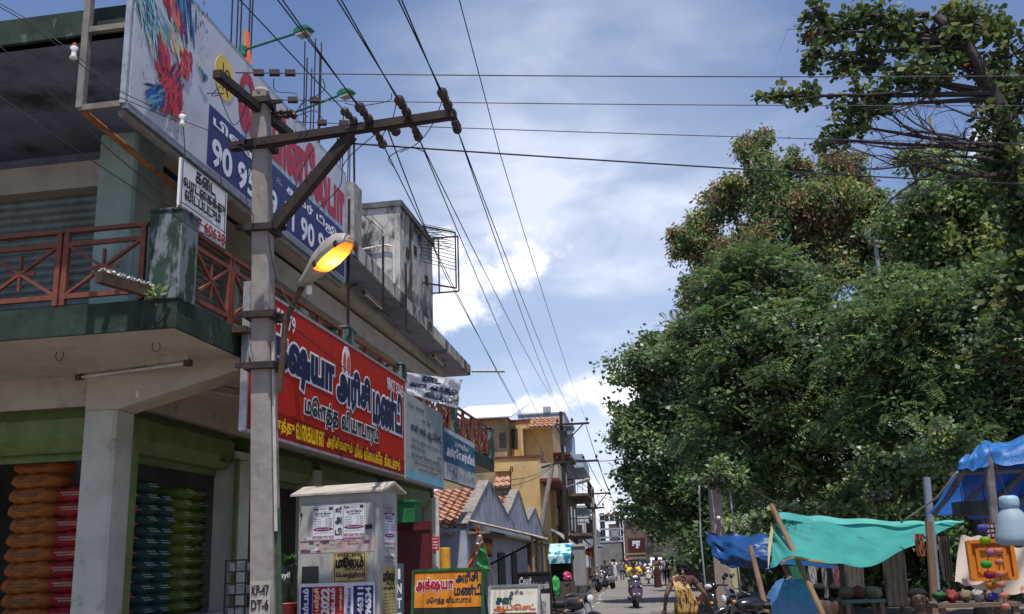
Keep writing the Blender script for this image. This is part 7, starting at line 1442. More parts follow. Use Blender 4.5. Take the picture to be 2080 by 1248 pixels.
def wextra(t, J, S_):
 ks = ['pelvis', 'waist', 'chest', 'shl', 'shr', 'ell', 'elr']; J2 = dict(J)
 for s in ('l', 'r'): J2['el' + s] = tuple(Vector(J['sh' + s]).lerp(Vector(J['el' + s]), .45))
 J3 = dict(J2); J3['pelvis'] = tuple(Vector(J['waist']).lerp(Vector(J['chest']), .25)); J3['waist'] = tuple(Vector(J['waist']).lerp(Vector(J['chest']), .55))
 V, F = sub_skin(J3, ks, .012, {'ell': .052, 'elr': .052, 'pelvis': (.12, .09), 'waist': (.125, .092)}); m = MB(); m.raw(S_(V), F); obj('blouse', m, pm('rust_blouse', (.07, .025, .02), (.03, .012, .01), sc=22), t, smooth=True)
 m = MB(); P = []; N = 9     # pallu over the left shoulder, hanging down the back
 for i in range(16):
  s = i / 15; c = Vector((-.12 + .10 * s, .155 - .0 * s, 1.40)) if i < 0 else None
  z = 1.385 - .62 * s; y = (.07 - .185 * min(1, s * 3.2)) - .035 * s; x0 = -.18 + .05 * s; wd = .21 + .14 * min(1, s * 1.4)
  for j in range(N + 1): P.append(Vector((x0 + wd * j / N, y - .014 * math.sin(j * 2.1 + s * 3) + .06 * abs(j / N - .45) * (1 - s * .5), z + (.02 if j in (0, N) else .0) - .05 * abs(j / N - .3) * (1 - s))))
 m.raw(S_(P), [(i * (N + 1) + j, i * (N + 1) + j + 1, (i + 1) * (N + 1) + j + 1, (i + 1) * (N + 1) + j) for i in range(15) for j in range(N)]); o = obj('sari_drape', m, sariw, t, smooth=True); md = o.modifiers.new('t', 'SOLIDIFY'); md.thickness = .006
 m = MB(); pts = [Vector((.005, .10, 1.47)), Vector((.01, .035, 1.40)), Vector((.015, -.055, 1.28)), Vector((.02, -.11, 1.12)), Vector((.03, -.125, .98)), Vector((.03, -.12, .90))]; Q = []
 for i in range(5):
  for k in range(4): f = k / 4; Q.append(pts[i].lerp(pts[i + 1], f) * .93)
 m.tube(Q, [.030 * (1 + .22 * math.sin(i * 2.2)) * (1 - .45 * i / 20) for i in range(20)], 8); obj('braid', m, HAIR, t, smooth=True)
 random.seed(1); m = MB()
 for k in range(40): q = Q[random.randrange(1, 14)]; m.ell(q + Vector((random.uniform(-.03, .03), -.028, random.uniform(-.02, .02))), (.009, .007, .009), 6, 4)
 obj('jasmine_string', m, pm('faded_flowers', (.45, .32, .2), (.3, .12, .06), sc=40), t)
person('woman seen from behind in a yellow brown printed sari with a long braid', (pw[0], Yw - .1, 0), 0, JW, hair='bun', skirt=(sariw, sari_rings(JW)), scale=sc_w, extra=wextra)
# woman in maroon
Ym = 57; p = G(1337, 1194); mar = pm('maroon_sari', (.06, .012, .013), (.04, .008, .009), sc=5)
person('woman in a plain maroon sari walking away in the middle of the road', (p[0], p[1], 0), .1, dict(ell=(-.24, 0, 1.1), wrl=(-.22, .1, .9), hal=(-.21, .14, .85)), tops=(mar, .5), skirt=(mar, sari_rings({}, .03)), scale=1.02)
p = G(1250, 1182); wht = pm('white_shirt_cloth', (.62, .64, .68), (.52, .54, .58), sc=5, rough=.8)
person('man in a white shirt and pale wrap walking at the left edge of the road', (p[0], p[1], 0), 0, dict(knl=(-.1, .12, .48), anl=(-.1, .1, .08), tol=(-.11, .24, .04)), tops=(wht, .5), skirt=(pm('grey_white_wrap', (.5, .5, .52)), [((0, 0, 1.0), .15, .11), ((0, 0, .8), .17, .13), ((0, .02, .55), .17, .15), ((0, .03, .38), .17, .16)]), scale=1.0)
p = G(1356, 1188); person('man in a dark waistcoat over a white shirt standing beside the maroon sari', (p[0], p[1], 0), -.2, tops=(pm('black_white_top', (.03, .03, .035), (.55, .55, .58), sc=4, lo=.5, hi=.54, st=(3, 1, .3)), .9), legs=pm('dark_trousers', (.03, .03, .035)), scale=1.02)
p = G(1369, 1189); person('girl in a pink and red dress beside the black auto rickshaw', (p[0], p[1], 0), .3, tops=(pm('pink_top', (.5, .12, .18), (.32, .06, .1), sc=10), .5), skirt=(pm('pink_skirt', (.4, .09, .12), (.6, .4, .42), sc=12), sari_rings({}, .2)), scale=.88)
# men under the canopies (seated)
SIT = dict(pelvis=(0, 0, .48), waist=(0, -.01, .60), chest=(0, .02, .80), neck=(0, .02, .97), jaw=(0, .05, 1.05), head=(0, .035, 1.125), crown=(0, .02, 1.185), shl=(-.17, .02, .91), shr=(.17, .02, .91), ell=(-.22, .05, .68), elr=(.22, .05, .68), wrl=(-.13, .24, .58), hal=(-.10, .29, .56), wrr=(.13, .24, .58), har=(.10, .29, .56), hil=(-.1, .05, .46), hir=(.1, .05, .46), knl=(-.14, .42, .48), knr=(.14, .42, .48), anl=(-.14, .40, .08), anr=(.14, .40, .08), tol=(-.15, .53, .035), tor=(.15, .53, .035))
def stool(p, label):
 t = thing('stool', label, 'stool', (p[0], p[1], 0), 0, 'stools at the stalls'); m = MB(); m.lathe((0, 0, .36), [(.17, 0), (.19, .01), (.19, .03), (.17, .04)], 14); obj('seat', m, pm('red_stool_plastic', (.3, .05, .04), rough=.4), t)
 for a in (.8, 2.4, 3.9, 5.5): m = MB(); m.bar((.13 * math.cos(a), .13 * math.sin(a), .36), (.17 * math.cos(a), .17 * math.sin(a), 0), .035); obj('leg', m, pm('red_stool_plastic', (.3, .05, .04)), t)
Ys = 10.6; p = AT(1864, 1215, Ys); zc = AT(1864, 1193, Ys)[2]; dk = pm('dark_skin', (.075, .042, .03), (.06, .033, .024), sc=8, rough=.5)
person('dark haired man in a grey blue shirt sitting under the stalls facing the road', (p[0], p[1], 0), math.pi - .12, SIT, tops=(pm('grey_blue_shirt', (.10, .13, .18), (.07, .09, .13), sc=6), .5), legs=pm('dark_trousers', (.03, .03, .035)), scale=zc / 1.235, skin=dk); stool(p, 'red plastic stool under the man in the grey blue shirt')
for px, lb, c in ((1664, 'figure with dark hair sitting left in the turquoise canopy shade', (.05, .04, .045)), (1697, 'figure in brown sitting right in the turquoise canopy shade', (.06, .04, .03))):
 p = AT(px, 1200, 15.2); person(lb, (p[0], p[1], 0), .2 if px < 1680 else -.3, SIT, tops=(pm('shade_shirt_%d' % px, c), .5), legs=pm('dark_trousers', (.03, .03, .035)), scale=AT(px, 1184, 15.2)[2] / 1.235, skin=dk); stool(p, 'red plastic stool under the %s seated figure' % ('left' if px < 1680 else 'right'))
RIDE = dict(pelvis=(0, 0, .78), waist=(0, .0, .9), chest=(0, .03, 1.10), neck=(0, .04, 1.27), jaw=(0, .07, 1.35), head=(0, .055, 1.425), crown=(0, .04, 1.485), shl=(-.17, .03, 1.21), shr=(.17, .03, 1.21), ell=(-.27, .2, 1.0), elr=(.27, .2, 1.0), wrl=(-.28, .45, 1.0), hal=(-.29, .50, 1.01), wrr=(.28, .45, 1.0), har=(.29, .50, 1.01), hil=(-.1, .05, .76), hir=(.1, .05, .76), knl=(-.17, .38, .72), knr=(.17, .38, .72), anl=(-.13, .42, .34), anr=(.13, .42, .34), tol=(-.13, .55, .31), tor=(.13, .55, .31))
# ---------------- vehicles -------------------------------------------------------------------------
tyre = pm('tyre_rubber', (.02, .02, .02), (.035, .032, .03), sc=14, rough=.85); chrome = pm('chrome', (.6, .6, .62), rough=.18, metal=1); lampg = pm('headlamp_glass', (.75, .75, .78), rough=.08, spec=.8); blackpl = pm('black_plastic', (.02, .02, .022), rough=.45)
def wheel(t, c, R, w, axis=(1, 0, 0), nm='wheel'):
 m = MB(); m.wheel(c, axis, R, w, 24, .62); o = obj(nm, m, tyre, t, smooth=True); m = MB(); m.wheel(c, axis, R * .64, w * .6, 18, .15)
 obj('rim', m, galv, o)
def scooter(label, loc, rz, col, dark, group=None):
 """faces +Y"""
 t = thing('scooter', label, 'scooter', loc, rz, group); paint = pm('scooter_paint_%d_%d_%d' % tuple(int(c * 99) for c in col), col, tuple(c * .8 for c in col), sc=2, rough=.18, metal=.25, spec=.7)
 wheel(t, (0, .62, .22), .22, .09); wheel(t, (0, -.60, .22), .22, .10)
 m = MB(); m.prism([(-.13, -.02), (-.10, .12), (-.05, .2), (.05, .2), (.10, .12), (.13, -.02), (.08, -.05), (-.08, -.05)], (0, .50, .33), (1, 0, 0), (0, .35, .9), (0, 1, -.3), .12); m.ell((0, .62, .40), (.075, .2, .09), 12, 8); obj('front_fender', m, paint, t, smooth=False, bevel=.02)
 # apron: broad shoulders narrowing down
 m = MB(); sec = [(.30, .12, .66, .03), (.42, .19, .60, .05), (.58, .225, .53, .06), (.72, .215, .48, .06), (.84, .15, .47, .05), (.90, .09, .46, .04)]; N = 12; P = []
 for z, w, y, d in sec:
  for k in range(N): a = 2 * math.pi * k / N; P.append((w * math.copysign(abs(math.cos(a)) ** .7, math.cos(a)), y + (d if math.sin(a) > 0 else .03) * math.sin(a) + (.05 if math.sin(a) > 0 else 0) * (1 - abs(math.cos(a))), z))
 m.raw(P, [(i * N + k, i * N + (k + 1) % N, (i + 1) * N + (k + 1) % N, (i + 1) * N + k) for i in range(len(sec) - 1) for k in range(N)] + [tuple(range(N))[::-1], tuple((len(sec) - 1) * N + k for k in range(N))]); obj('front_apron', m, paint, t, smooth=True)
 m = MB(); m.prism([(-.13, .0), (0, -.22), (.13, 0), (.09, .03), (0, -.10), (-.09, .03)], (0, .60, .72), (1, 0, 0), (0, .25, 1), (0, 1, 0), .02); m.prism([(-.06, 0), (.06, 0), (.03, -.1), (-.03, -.1)], (0, .63, .52), (1, 0, 0), (0, .1, 1), (0, 1, 0), .03); obj('apron_trim', m, dark, t)
 m = MB(); m.ell((0, .42, 1.0), (.15, .09, .085), 14, 9, e=.8); obj('headlamp_cowl', m, paint, t, smooth=True)
 m = MB(); m.ell((0, .48, 1.0), (.10, .055, .055), 12, 8); obj('headlight', m, lampg, t, smooth=True)
 for s in (-1, 1): m = MB(); m.ell((s * .155, .59, .70), (.045, .03, .03), 10, 6); obj('indicator', m, pm('amber_lens', (.75, .3, .04), rough=.15), t, smooth=True)
 m = MB(); m.tube([(-.34, .30, 1.02), (-.2, .38, 1.03), (0, .4, 1.0), (.2, .38, 1.03), (.34, .30, 1.02)], .016, 7); obj('handlebar', m, blackpl, t)
 for s in (-1, 1):
  m = MB(); m.tube([(s * .25, .34, 1.03), (s * .30, .35, 1.14), (s * .34, .33, 1.19)], .008, 5); m.ell((s * .345, .33, 1.21), (.065, .02, .045), 10, 6); obj('mirror', m, blackpl, t, smooth=True)
 m = MB(); m.bx(-.16, .16, -.12, .46, .29, .33); obj('floorboard', m, blackpl, t)
 m = MB(); m.ell((0, -.42, .56), (.20, .46, .22), 14, 9, e=.75); obj('body_panel', m, paint, t, smooth=True)
 m = MB(); m.ell((0, -.36, .77), (.15, .42, .065), 14, 8, e=.7); obj('seat', m, pm('black_seat_vinyl', (.018, .018, .02), rough=.4), t, smooth=True)
 m = MB(); m.ell((0, -.86, .62), (.08, .04, .05), 10, 6); obj('tail_light', m, pm('red_lens', (.5, .02, .02), rough=.15), t, smooth=True)
 m = MB(); m.tube([(.15, -.25, .25), (.17, -.5, .27), (.17, -.75, .31)], [.03, .05, .05], 8); obj('exhaust', m, blackpl, t)
 m = MB(); m.tube([(0, .43, .98), (0, .62, .22)], .03, 7); m.bar((-.05, .62, .22), (-.05, .5, .6), .025); m.bar((.05, .62, .22), (.05, .5, .6), .025); obj('fork', m, blackpl, t)
 m = MB(); m.bx(-.11, .11, .655, .665, .40, .50); obj('number_plate', m, whl, t)
 return t
def motorcycle(label, loc, rz, col, group=None, lean=0, cover=False):
 t = thing('motorcycle', label, 'motorcycle', loc, rz, group); paint = pm('bike_paint_%d_%d_%d' % tuple(int(c * 99) for c in col), col, tuple(c * .8 for c in col), sc=2, rough=.2, spec=.7)
 wheel(t, (0, .66, .30), .30, .085); wheel(t, (0, -.62, .30), .30, .10)
 for s in (-1, 1): m = MB(); m.tube([(s * .075, .66, .30), (s * .075, .46, .92)], .019, 7); obj('fork', m, chrome, t)
 m = MB(); P = [(0, .66 + .34 * math.cos(a), .30 + .34 * math.sin(a)) for a in [R_(20 + 16 * k) for k in range(8)]]; m.tube(P, .05, 6); obj('front_fender', m, paint, t, smooth=True)
 m = MB(); m.ell((0, .14, .80), (.14, .28, .12), 14, 9); obj('fuel_tank', m, paint, t, smooth=True)
 m = MB(); m.ell((0, -.36, .78), (.13, .42, .06), 14, 8, e=.7); obj('seat', m, pm('black_seat_vinyl', (.018, .018, .02), rough=.4), t, smooth=True)
 m = MB(); m.bx(-.11, .11, -.12, .22, .30, .52); 
 for k in range(6): m.bx(-.13, .13, .0, .24, .50 + .03 * k, .512 + .03 * k)
 m.ell((.12, .02, .40), (.05, .14, .11), 10, 7); m.ell((-.12, .02, .40), (.05, .14, .11), 10, 7); obj('engine', m, galv, t)
 m = MB(); m.tube([(0, .48, .86), (0, -.05, .62), (0, -.62, .32)], .025, 6); m.tube([(.08, -.1, .6), (.08, -.85, .68)], .018, 6); m.tube([(-.08, -.1, .6), (-.08, -.85, .68)], .018, 6); obj('frame', m, blackiron, t)
 m = MB(); m.ell((0, .56, .90), (.085, .07, .085), 12, 8); obj('headlamp_shell', m, blackpl, t, smooth=True); m = MB(); m.ell((0, .615, .90), (.075, .03, .075), 12, 8); obj('headlight', m, lampg, t, smooth=True)
 m = MB(); m.tube([(-.36, .36, 1.0), (-.26, .42, 1.04), (-.08, .46, .98), (.08, .46, .98), (.26, .42, 1.04), (.36, .36, 1.0)], .013, 7); obj('handlebar', m, chrome, t)
 for s in (-1, 1):
  m = MB(); m.tube([(s * .27, .42, 1.04), (s * .31, .41, 1.17)], .006, 5); m.ell((s * .325, .40, 1.2), (.058, .018, .04), 10, 6); obj('mirror', m, blackpl, t, smooth=True)
  m = MB(); m.ell((s * .15, .52, .88), (.035, .03, .03), 8, 6); obj('indicator', m, pm('amber_lens', (.75, .3, .04), rough=.15), t, smooth=True)
 m = MB(); m.tube([(.10, .15, .4), (.13, .0, .24), (.14, -.3, .25), (.15, -.8, .36)], [.02, .025, .045, .045], 8); obj('exhaust', m, chrome, t)
 m = MB(); m.ell((0, -.80, .66), (.07, .16, .06), 10, 7); obj('tail', m, paint, t, smooth=True); m = MB(); m.ell((0, -.95, .68), (.06, .03, .035), 8, 6); obj('tail_light', m, pm('red_lens', (.5, .02, .02), rough=.15), t, smooth=True)
 for s in (-1, 1): m = MB(); m.ell((s * .14, -.2, .56), (.03, .16, .10), 10, 7); obj('side_panel', m, paint, t, smooth=True)
 if lean: t.rotation_euler = (0, lean, rz)
 return t
# moving scooters with riders
p = G(1292, 1237); dkp = pm('dark_trim', (.03, .02, .035), rough=.3)
rs = scooter('purple grey scooter coming toward the viewer in the middle of the road', (p[0], p[1] + .55, 0), math.pi + .08, (.10, .07, .13), dkp)
yel_sh = pm('yellow_shirt', (.62, .45, .03), (.52, .37, .02), sc=5)
person('rider with a yellow top on the purple grey scooter', (p[0], p[1] + .55 + .25, 0.02), math.pi + .08, RIDE, tops=(yel_sh, .5), legs=pm('dark_trousers', (.03, .03, .035)), scale=1.02, hair='bun')
p = G(1318, 1187); scooter('cream white scooter coming toward the viewer behind the purple one', (p[0], p[1] + .55, 0), math.pi, (.55, .52, .44), dkp); person('rider in a white shirt on the cream scooter', (p[0], p[1] + .8, .02), math.pi, RIDE, tops=(wht, .5), legs=pm('dark_trousers', (.03, .03, .035)), scale=1.0)
p = G(1305, 1180); scooter('dark scooter following close behind the cream one', (p[0] - .2, p[1] + 4, 0), math.pi, (.12, .12, .14), dkp); person('helmeted looking rider in grey on the dark scooter', (p[0] - .2, p[1] + 4.25, .02), math.pi, RIDE, tops=(pm('grey_shirt', (.3, .31, .34)), .5), legs=pm('dark_trousers', (.03, .03, .035)), scale=1.0)
# parked two wheelers on the left
gk = 'two wheelers parked along the left kerb'
p = AT(1162, 1200, 19.2); motorcycle('chrome and black motorcycle parked at the lower edge before the cream board', (p[0], 19.3, 0), math.pi + .75, (.03, .03, .035), gk, lean=.1)
p = G(1234, 1198); scooter('silver black scooter parked nose out on the left before the crates', (p[0] - .05, p[1], 0), math.pi - .6, (.2, .2, .22), dkp, gk)
p = G(1208, 1203); motorcycle('dark motorcycle parked among the crates behind the grey cabinet', (p[0] - .1, p[1], 0), math.pi + .5, (.04, .035, .03), gk)
p = G(1238, 1184); scooter('dark red scooter parked farther along the left kerb', (p[0] - .5, p[1] + 2, 0), math.pi - .4, (.16, .04, .04), dkp, gk)
p = G(1228, 1192); motorcycle('silver tanked motorcycle parked between the two scooters on the left', (p[0] - .3, p[1] + 2, 0), math.pi + .3, (.25, .25, .27), gk)
# parked on the right
gk = 'two wheelers parked by the turquoise canopy'
p = AT(1532, 1200, 16.8); motorcycle('black motorcycle parked beside the blue tarpaulin, its nose toward the road', (p[0], 16.8, 0), math.pi * .5 + .45, (.015, .015, .018), gk, lean=-.08)
p = AT(1545, 1190, 19); motorcycle('black motorcycle with round mirrors behind the first black one', (p[0], 19.2, 0), math.pi * .5 + .3, (.02, .02, .03), gk)
p = AT(1480, 1190, 20); scooter('black scooter parked under the hanging blue tarpaulin', (p[0], 20.5, 0), math.pi * .5 + .7, (.02, .02, .022), dkp, gk)
# auto rickshaws
def auto(label, loc, rz, canopy, body, group='auto rickshaws'):
 t = thing('auto_rickshaw', label, 'auto rickshaw', loc, rz, group); pb_ = pm('auto_body_%d' % int(body[0] * 99), body, tuple(c * .8 for c in body), sc=2, rough=.35); cn = pm('auto_canopy_%d' % int(canopy[0] * 999), canopy, tuple(c * .7 for c in canopy), sc=4, rough=.55)
 wheel(t, (0, 1.0, .22), .22, .1); wheel(t, (-.56, -.75, .22), .22, .11); wheel(t, (.56, -.75, .22), .22, .11)
 m = MB(); m.prism([(-1.25, .32), (.45, .32), (.55, .35), (.55, .42), (-.35, .42), (-.40, .95), (-1.25, .95), (-1.32, .6)], (-.64, 0, 0), (0, 1, 0), (0, 0, 1), (1, 0, 0), 1.28); obj('body', m, pb_, t, bevel=.03)
 m = MB(); m.prism([(.45, .35), (1.05, .45), (1.22, .60), (1.1, .95), (.85, 1.0), (.80, .45)], (-.38, 0, 0), (0, 1, 0), (0, 0, 1), (1, 0, 0), .76); m.ell((0, 1.05, .46), (.16, .3, .12), 10, 7); obj('front_cowl', m, pb_, t, bevel=.05)
 m = MB(); P = []; N = 11
 for y, zt, w in ((-1.30, 1.45, .60), (-1.15, 1.66, .62), (-.6, 1.74, .63), (.3, 1.74, .62), (.72, 1.66, .58), (.82, 1.58, .55)):
  for k in range(N): a = math.pi * k / (N - 1); P.append((w * math.copysign(abs(math.cos(a)) ** .45, math.cos(a)), y, zt - .28 + .28 * abs(math.sin(a)) ** .6))
 m.raw(P, [(i * N + k, i * N + k + 1, (i + 1) * N + k + 1, (i + 1) * N + k) for i in range(5) for k in range(N - 1)]); m.raw([(-.6, -1.29, .93), (.6, -1.29, .93), (.6, -1.27, 1.5), (.45, -1.2, 1.62), (-.45, -1.2, 1.62), (-.6, -1.27, 1.5)], [(0, 1, 2, 3, 4, 5)]); m.bx(-.63, -.6, -1.28, -.5, .9, 1.5); m.bx(.6, .63, -1.28, -.5, .9, 1.5); o = obj('canopy', m, cn, t); md = o.modifiers.new('t', 'SOLIDIFY'); md.thickness = .012
 m = MB()
 for x in (-.56, .56): m.tube([(x, .80, .95), (x, .74, 1.6)], .02, 6); m.tube([(x, -.35, .9), (x, -.35, 1.6)], .02, 6)
 m.bx(-.52, .52, .80, .82, .96, 1.0); obj('frame', m, blackiron, t)
 m = MB(); m.q((-.5, .84, 1.0), (.5, .84, 1.0), (.5, .78, 1.55), (-.5, .78, 1.55)); obj('windscreen', m, glassd, t)
 m = MB(); m.ell((0, 1.19, .72), (.09, .04, .09), 12, 8); obj('headlight', m, lampg, t, smooth=True)
 for s in (-1, 1): m = MB(); m.ell((s * .5, -1.32, .62), (.06, .02, .05), 8, 6); obj('tail_light', m, pm('red_lens', (.5, .02, .02), rough=.15), t)
 m = MB(); m.bx(-.5, .5, -.95, -.5, .5, .66); m.bx(-.5, .5, -1.05, -.93, .6, 1.1); obj('seat', m, pm('maroon_seat', (.14, .03, .03)), t)
 m = MB(); m.bx(-.5, .5, -1.345, -1.33, .62, .86); obj('rear_panel', m, pm('maroon_rear', (.12, .03, .03), rough=.4), t); m = MB(); m.bx(-.2, .2, -1.35, -1.33, .40, .50); obj('number_plate', m, yl2, t)
 return t
p = AT(1403, 1140, 53); auto('black canopied auto rickshaw seen from behind on the right side of the road', (p[0], 54, 0), .02, (.012, .012, .014), (.05, .05, .045))
p = AT(1436, 1140, 56); auto('yellow sided auto rickshaw parked right of the black canopied one', (p[0], 57, 0), math.pi, (.03, .03, .03), (.6, .35, .02))
p = AT(1268, 1140, 138); auto('yellow orange auto rickshaw coming from the far end of the street', (p[0], 138, 0), math.pi, (.45, .1, .03), (.62, .33, .02))
p = AT(1306, 1140, 112); auto('dark maroon auto rickshaw in the far traffic', (p[0], 112, 0), math.pi, (.05, .02, .02), (.16, .05, .04))
p = AT(1388, 1140, 80); auto('green and yellow auto rickshaw partly hidden behind the black one', (p[0], 84, 0), math.pi, (.03, .04, .03), (.5, .32, .03))
# white van and green truck
p = AT(1338, 1140, 88); t = thing('white_van', 'white van approaching behind the people in the road', 'van', (p[0], 88, 0), math.pi)
m = MB(); m.prism([(-1.6, .3), (1.45, .3), (1.6, .5), (1.55, .85), (1.05, 1.0), (.75, 1.6), (.5, 1.72), (-1.5, 1.72), (-1.65, 1.5)], (-.74, 0, 0), (0, 1, 0), (0, 0, 1), (1, 0, 0), 1.48); obj('body', m, pm('white_car_paint', (.55, .57, .6), rough=.25), t, bevel=.06)
m = MB(); m.q((-.62, 1.07, 1.03), (.62, 1.07, 1.03), (.56, .80, 1.55), (-.56, .80, 1.55)); obj('windscreen', m, glassd, t)
for s in (-1, 1):
 wheel(t, (s * .66, 1.0, .28), .28, .16); wheel(t, (s * .66, -1.0, .28), .28, .16); m = MB(); m.ell((s * .55, 1.57, .72), (.12, .04, .08), 10, 6); obj('headlight', m, lampg, t, smooth=True); m = MB(); m.q((s * .745, .7, 1.05), (s * .745, -1.4, 1.05), (s * .745, -1.4, 1.5), (s * .745, .5, 1.5)); obj('side_window', m, glassd, t)
m = MB(); m.bx(-.4, .4, 1.60, 1.62, .5, .66); obj('grille', m, blackpl, t)
p = AT(1232, 1140, 122); t = thing('green_truck', 'truck with a green body parked far down the left side', 'truck', (p[0], 122, 0)); gt = pm('green_truck_body', (.03, .16, .06), (.02, .1, .04), sc=2)
m = MB(); m.bx(-.95, .95, 0, 4, .9, 2.9); m.bx(-1, 1, -.04, 4.04, 2.9, 3.05); obj('cargo_body', m, gt, t)
m = MB(); m.bx(-.9, .9, 4.1, 5.6, .6, 2.2); obj('cab', m, gt, t, bevel=.1)
for s in (-1, 1):
 for y in (.8, 4.8): wheel(t, (s * .8, y, .42), .42, .25)
 m = MB(); m.ell((s * .75, -.05, 1.0), (.1, .03, .07), 8, 6); obj('tail_light', m, pm('red_lens', (.5, .02, .02)), t)
m = MB(); m.bx(-.85, .85, -.05, 0, 1.0, 2.75)
for k in range(5): m.bx(-.9, .9, -.09, -.05, 1.1 + .36 * k, 1.18 + .36 * k)
obj('tailgate', m, pm('light_green_gate', (.06, .28, .10)), t); m = MB(); m.bx(-.9, .9, 0, 4, .6, .9); obj('chassis', m, blackiron, t)
# ---------------- stalls on the right ---------------------------------------------------------------
wood = pm('stall_wood', (.20, .125, .075), (.13, .08, .05), sc=6, st=(1, 1, .15), bump=.2); I4 = Matrix.Identity(4)
def sheet(rows, nu, nv, fold=None):
 """rows: list of lists of world points; Catmull interpolation both ways"""
 R = [[np.array(p, float) for p in r] for r in rows]
 def cr(P, s):
  n = len(P) - 1; k = min(int(s * n), n - 1); f = s * n - k; p1, p2 = P[k], P[k + 1]; p0 = P[k - 1] if k else 2 * p1 - p2; p3 = P[k + 2] if k + 2 <= n else 2 * p2 - p1
  return .5 * (2 * p1 + (p2 - p0) * f + (2 * p0 - 5 * p1 + 4 * p2 - p3) * f * f + (3 * p1 - p0 - 3 * p2 + p3) * f ** 3)
 V = []
 for i in range(nv + 1):
  for j in range(nu + 1):
   p = cr([cr(r, j / nu) for r in R], i / nv)
   if fold is not None: p = p + fold(j / nu, i / nv)
   V.append(p)
 return V, [(i * (nu + 1) + j, i * (nu + 1) + j + 1, (i + 1) * (nu + 1) + j + 1, (i + 1) * (nu + 1) + j) for i in range(nv) for j in range(nu)]
teal = pm('turquoise_tarpaulin', (.07, .40, .36), (.05, .32, .29), sc=2, bump=.8, bsc=7, rough=.7, trans=.45, c3=(.04, .22, .2), sc3=5, lo3=.62, hi3=.7)
t = thing('turquoise_canopy', 'turquoise cloth canopy slung from wooden poles over the stalls at the right', 'canopy', AT(1680, 1140, 14) * np.array([1, 1, 0]))
fo = lambda a, b: np.array([0, .05 * math.sin(17 * a + 5 * b) * b + .035 * math.sin(31 * a - 9 * b) * (.3 + b), .015 * math.sin(23 * a + 3 * b)])
fan = lambda a, b: fo(a, b) + np.array([0, .06 * math.sin(40 * math.atan2(b + .02, a + .15)) * math.exp(-3 * a), 0])
V, F = sheet([[AT(1575, 1043, 13.6), AT(1640, 1046, 14.2), AT(1700, 1054, 14.6), AT(1780, 1061, 14.9), AT(1860, 1062, 15), AT(1957, 1058, 15)], [AT(1572, 1080, 13.4), AT(1640, 1082, 13.6), AT(1710, 1090, 13.9), AT(1780, 1092, 14.3), AT(1860, 1082, 14.6), AT(1950, 1062, 15)], [AT(1568, 1120, 13.2), AT(1630, 1112, 13.2), AT(1700, 1124, 13.2), AT(1770, 1128, 13.4), AT(1850, 1102, 14), AT(1940, 1066, 14.8)], [AT(1563, 1155, 13), AT(1608, 1133, 12.8), AT(1690, 1144, 12.7), AT(1760, 1150, 12.8), AT(1850, 1112, 13.6), AT(1930, 1072, 14.6)]], 64, 26, fan)
m = MB(); m.raw(V, F); o = obj('cloth', m, teal, t, frame=I4, smooth=True)
V, F = sheet([[AT(1576, 1042, 13.58), AT(1700, 1052, 14.55), AT(1860, 1060, 14.95), AT(1957, 1057, 15)], [AT(1577, 1056, 13.5), AT(1700, 1064, 14.4), AT(1860, 1066, 14.85), AT(1955, 1060, 14.95)]], 50, 5, lambda a, b: np.array([0, -.05 - .03 * math.sin(23 * a), .012 * math.sin(31 * a)])); m = MB(); m.raw(V, F); obj('folded_edge', m, pm('pale_turquoise_fold', (.16, .52, .46), (.1, .44, .4), sc=3, trans=.4), t, frame=I4, smooth=True)
V, F = sheet([[AT(1586, 1146, 12.9), AT(1608, 1131, 12.78), AT(1650, 1137, 12.72), AT(1700, 1146, 12.7)], [AT(1586, 1149, 12.9), AT(1608, 1135, 12.78), AT(1650, 1141, 12.72), AT(1700, 1148, 12.7)]], 20, 2); m = MB(); m.raw(V, F); obj('hem', m, pm('mustard_hem', (.45, .26, .04)), t, frame=I4)
V, F = sheet([[AT(1567, 1066, 13.5), AT(1560, 1110, 13.3), AT(1560, 1155, 13.1)], [AT(1573, 1066, 13.5), AT(1567, 1110, 13.3), AT(1561, 1156, 13.1)]], 12, 2); m = MB(); m.raw(V, F); obj('yellow_flap', m, pm('pale_yellow_flap', (.55, .5, .22), trans=.4), t, frame=I4)
def wpole(a, b, Ya, Yb, r, label, nm='wooden_pole', mt=None):
 p, q = AT(*a, Ya), AT(*b, Yb); d = (q - p) / (q[2] - p[2]); g = p - d * p[2]; m = MB(); m.tube([g, g * .5 + q * .5 + np.array([.01, 0, 0]), q], [r * 1.1, r, r * .9], 8); return obj(nm, m, mt or wood, None, label=label, cat='pole', group='stall poles')
wpole((1668, 1245), (1567, 1026), 12.6, 13.5, .036, 'thick leaning wooden pole holding the corner of the turquoise canopy')
wpole((1556, 1245), (1524, 1110), 17.5, 18, .05, 'leaning brown pole propping the hanging blue tarpaulin'); wpole((1634, 1245), (1590, 1140), 15, 15.4, .05, 'short brown pole leaning under the turquoise canopy'); wpole((1898, 1245), (1886, 1060), 13, 13, .05, 'brown upright pole under the right end of the turquoise canopy')
wpole((1896, 1150), (1882, 970), 14, 14, .055, 'grey pipe post standing left of the blue stall roof', 'pipe_post', pm('grey_blue_pipe', (.2, .22, .26), rough=.5))
m = MB(); q = AT(1575, 1046, 13.5); m.ell(q, (.05, .05, .06), 8, 6); obj('rope_knot', m, pm('rag_knot', (.2, .12, .09), (.1, .07, .06), sc=30), None, label='knotted rag tying the turquoise canopy to its pole', cat='knot')
bt = pm('blue_tarpaulin', (.012, .07, .22), (.008, .045, .15), sc=3, rough=.33, spec=.5, trans=.15, bump=1.0, bsc=9)
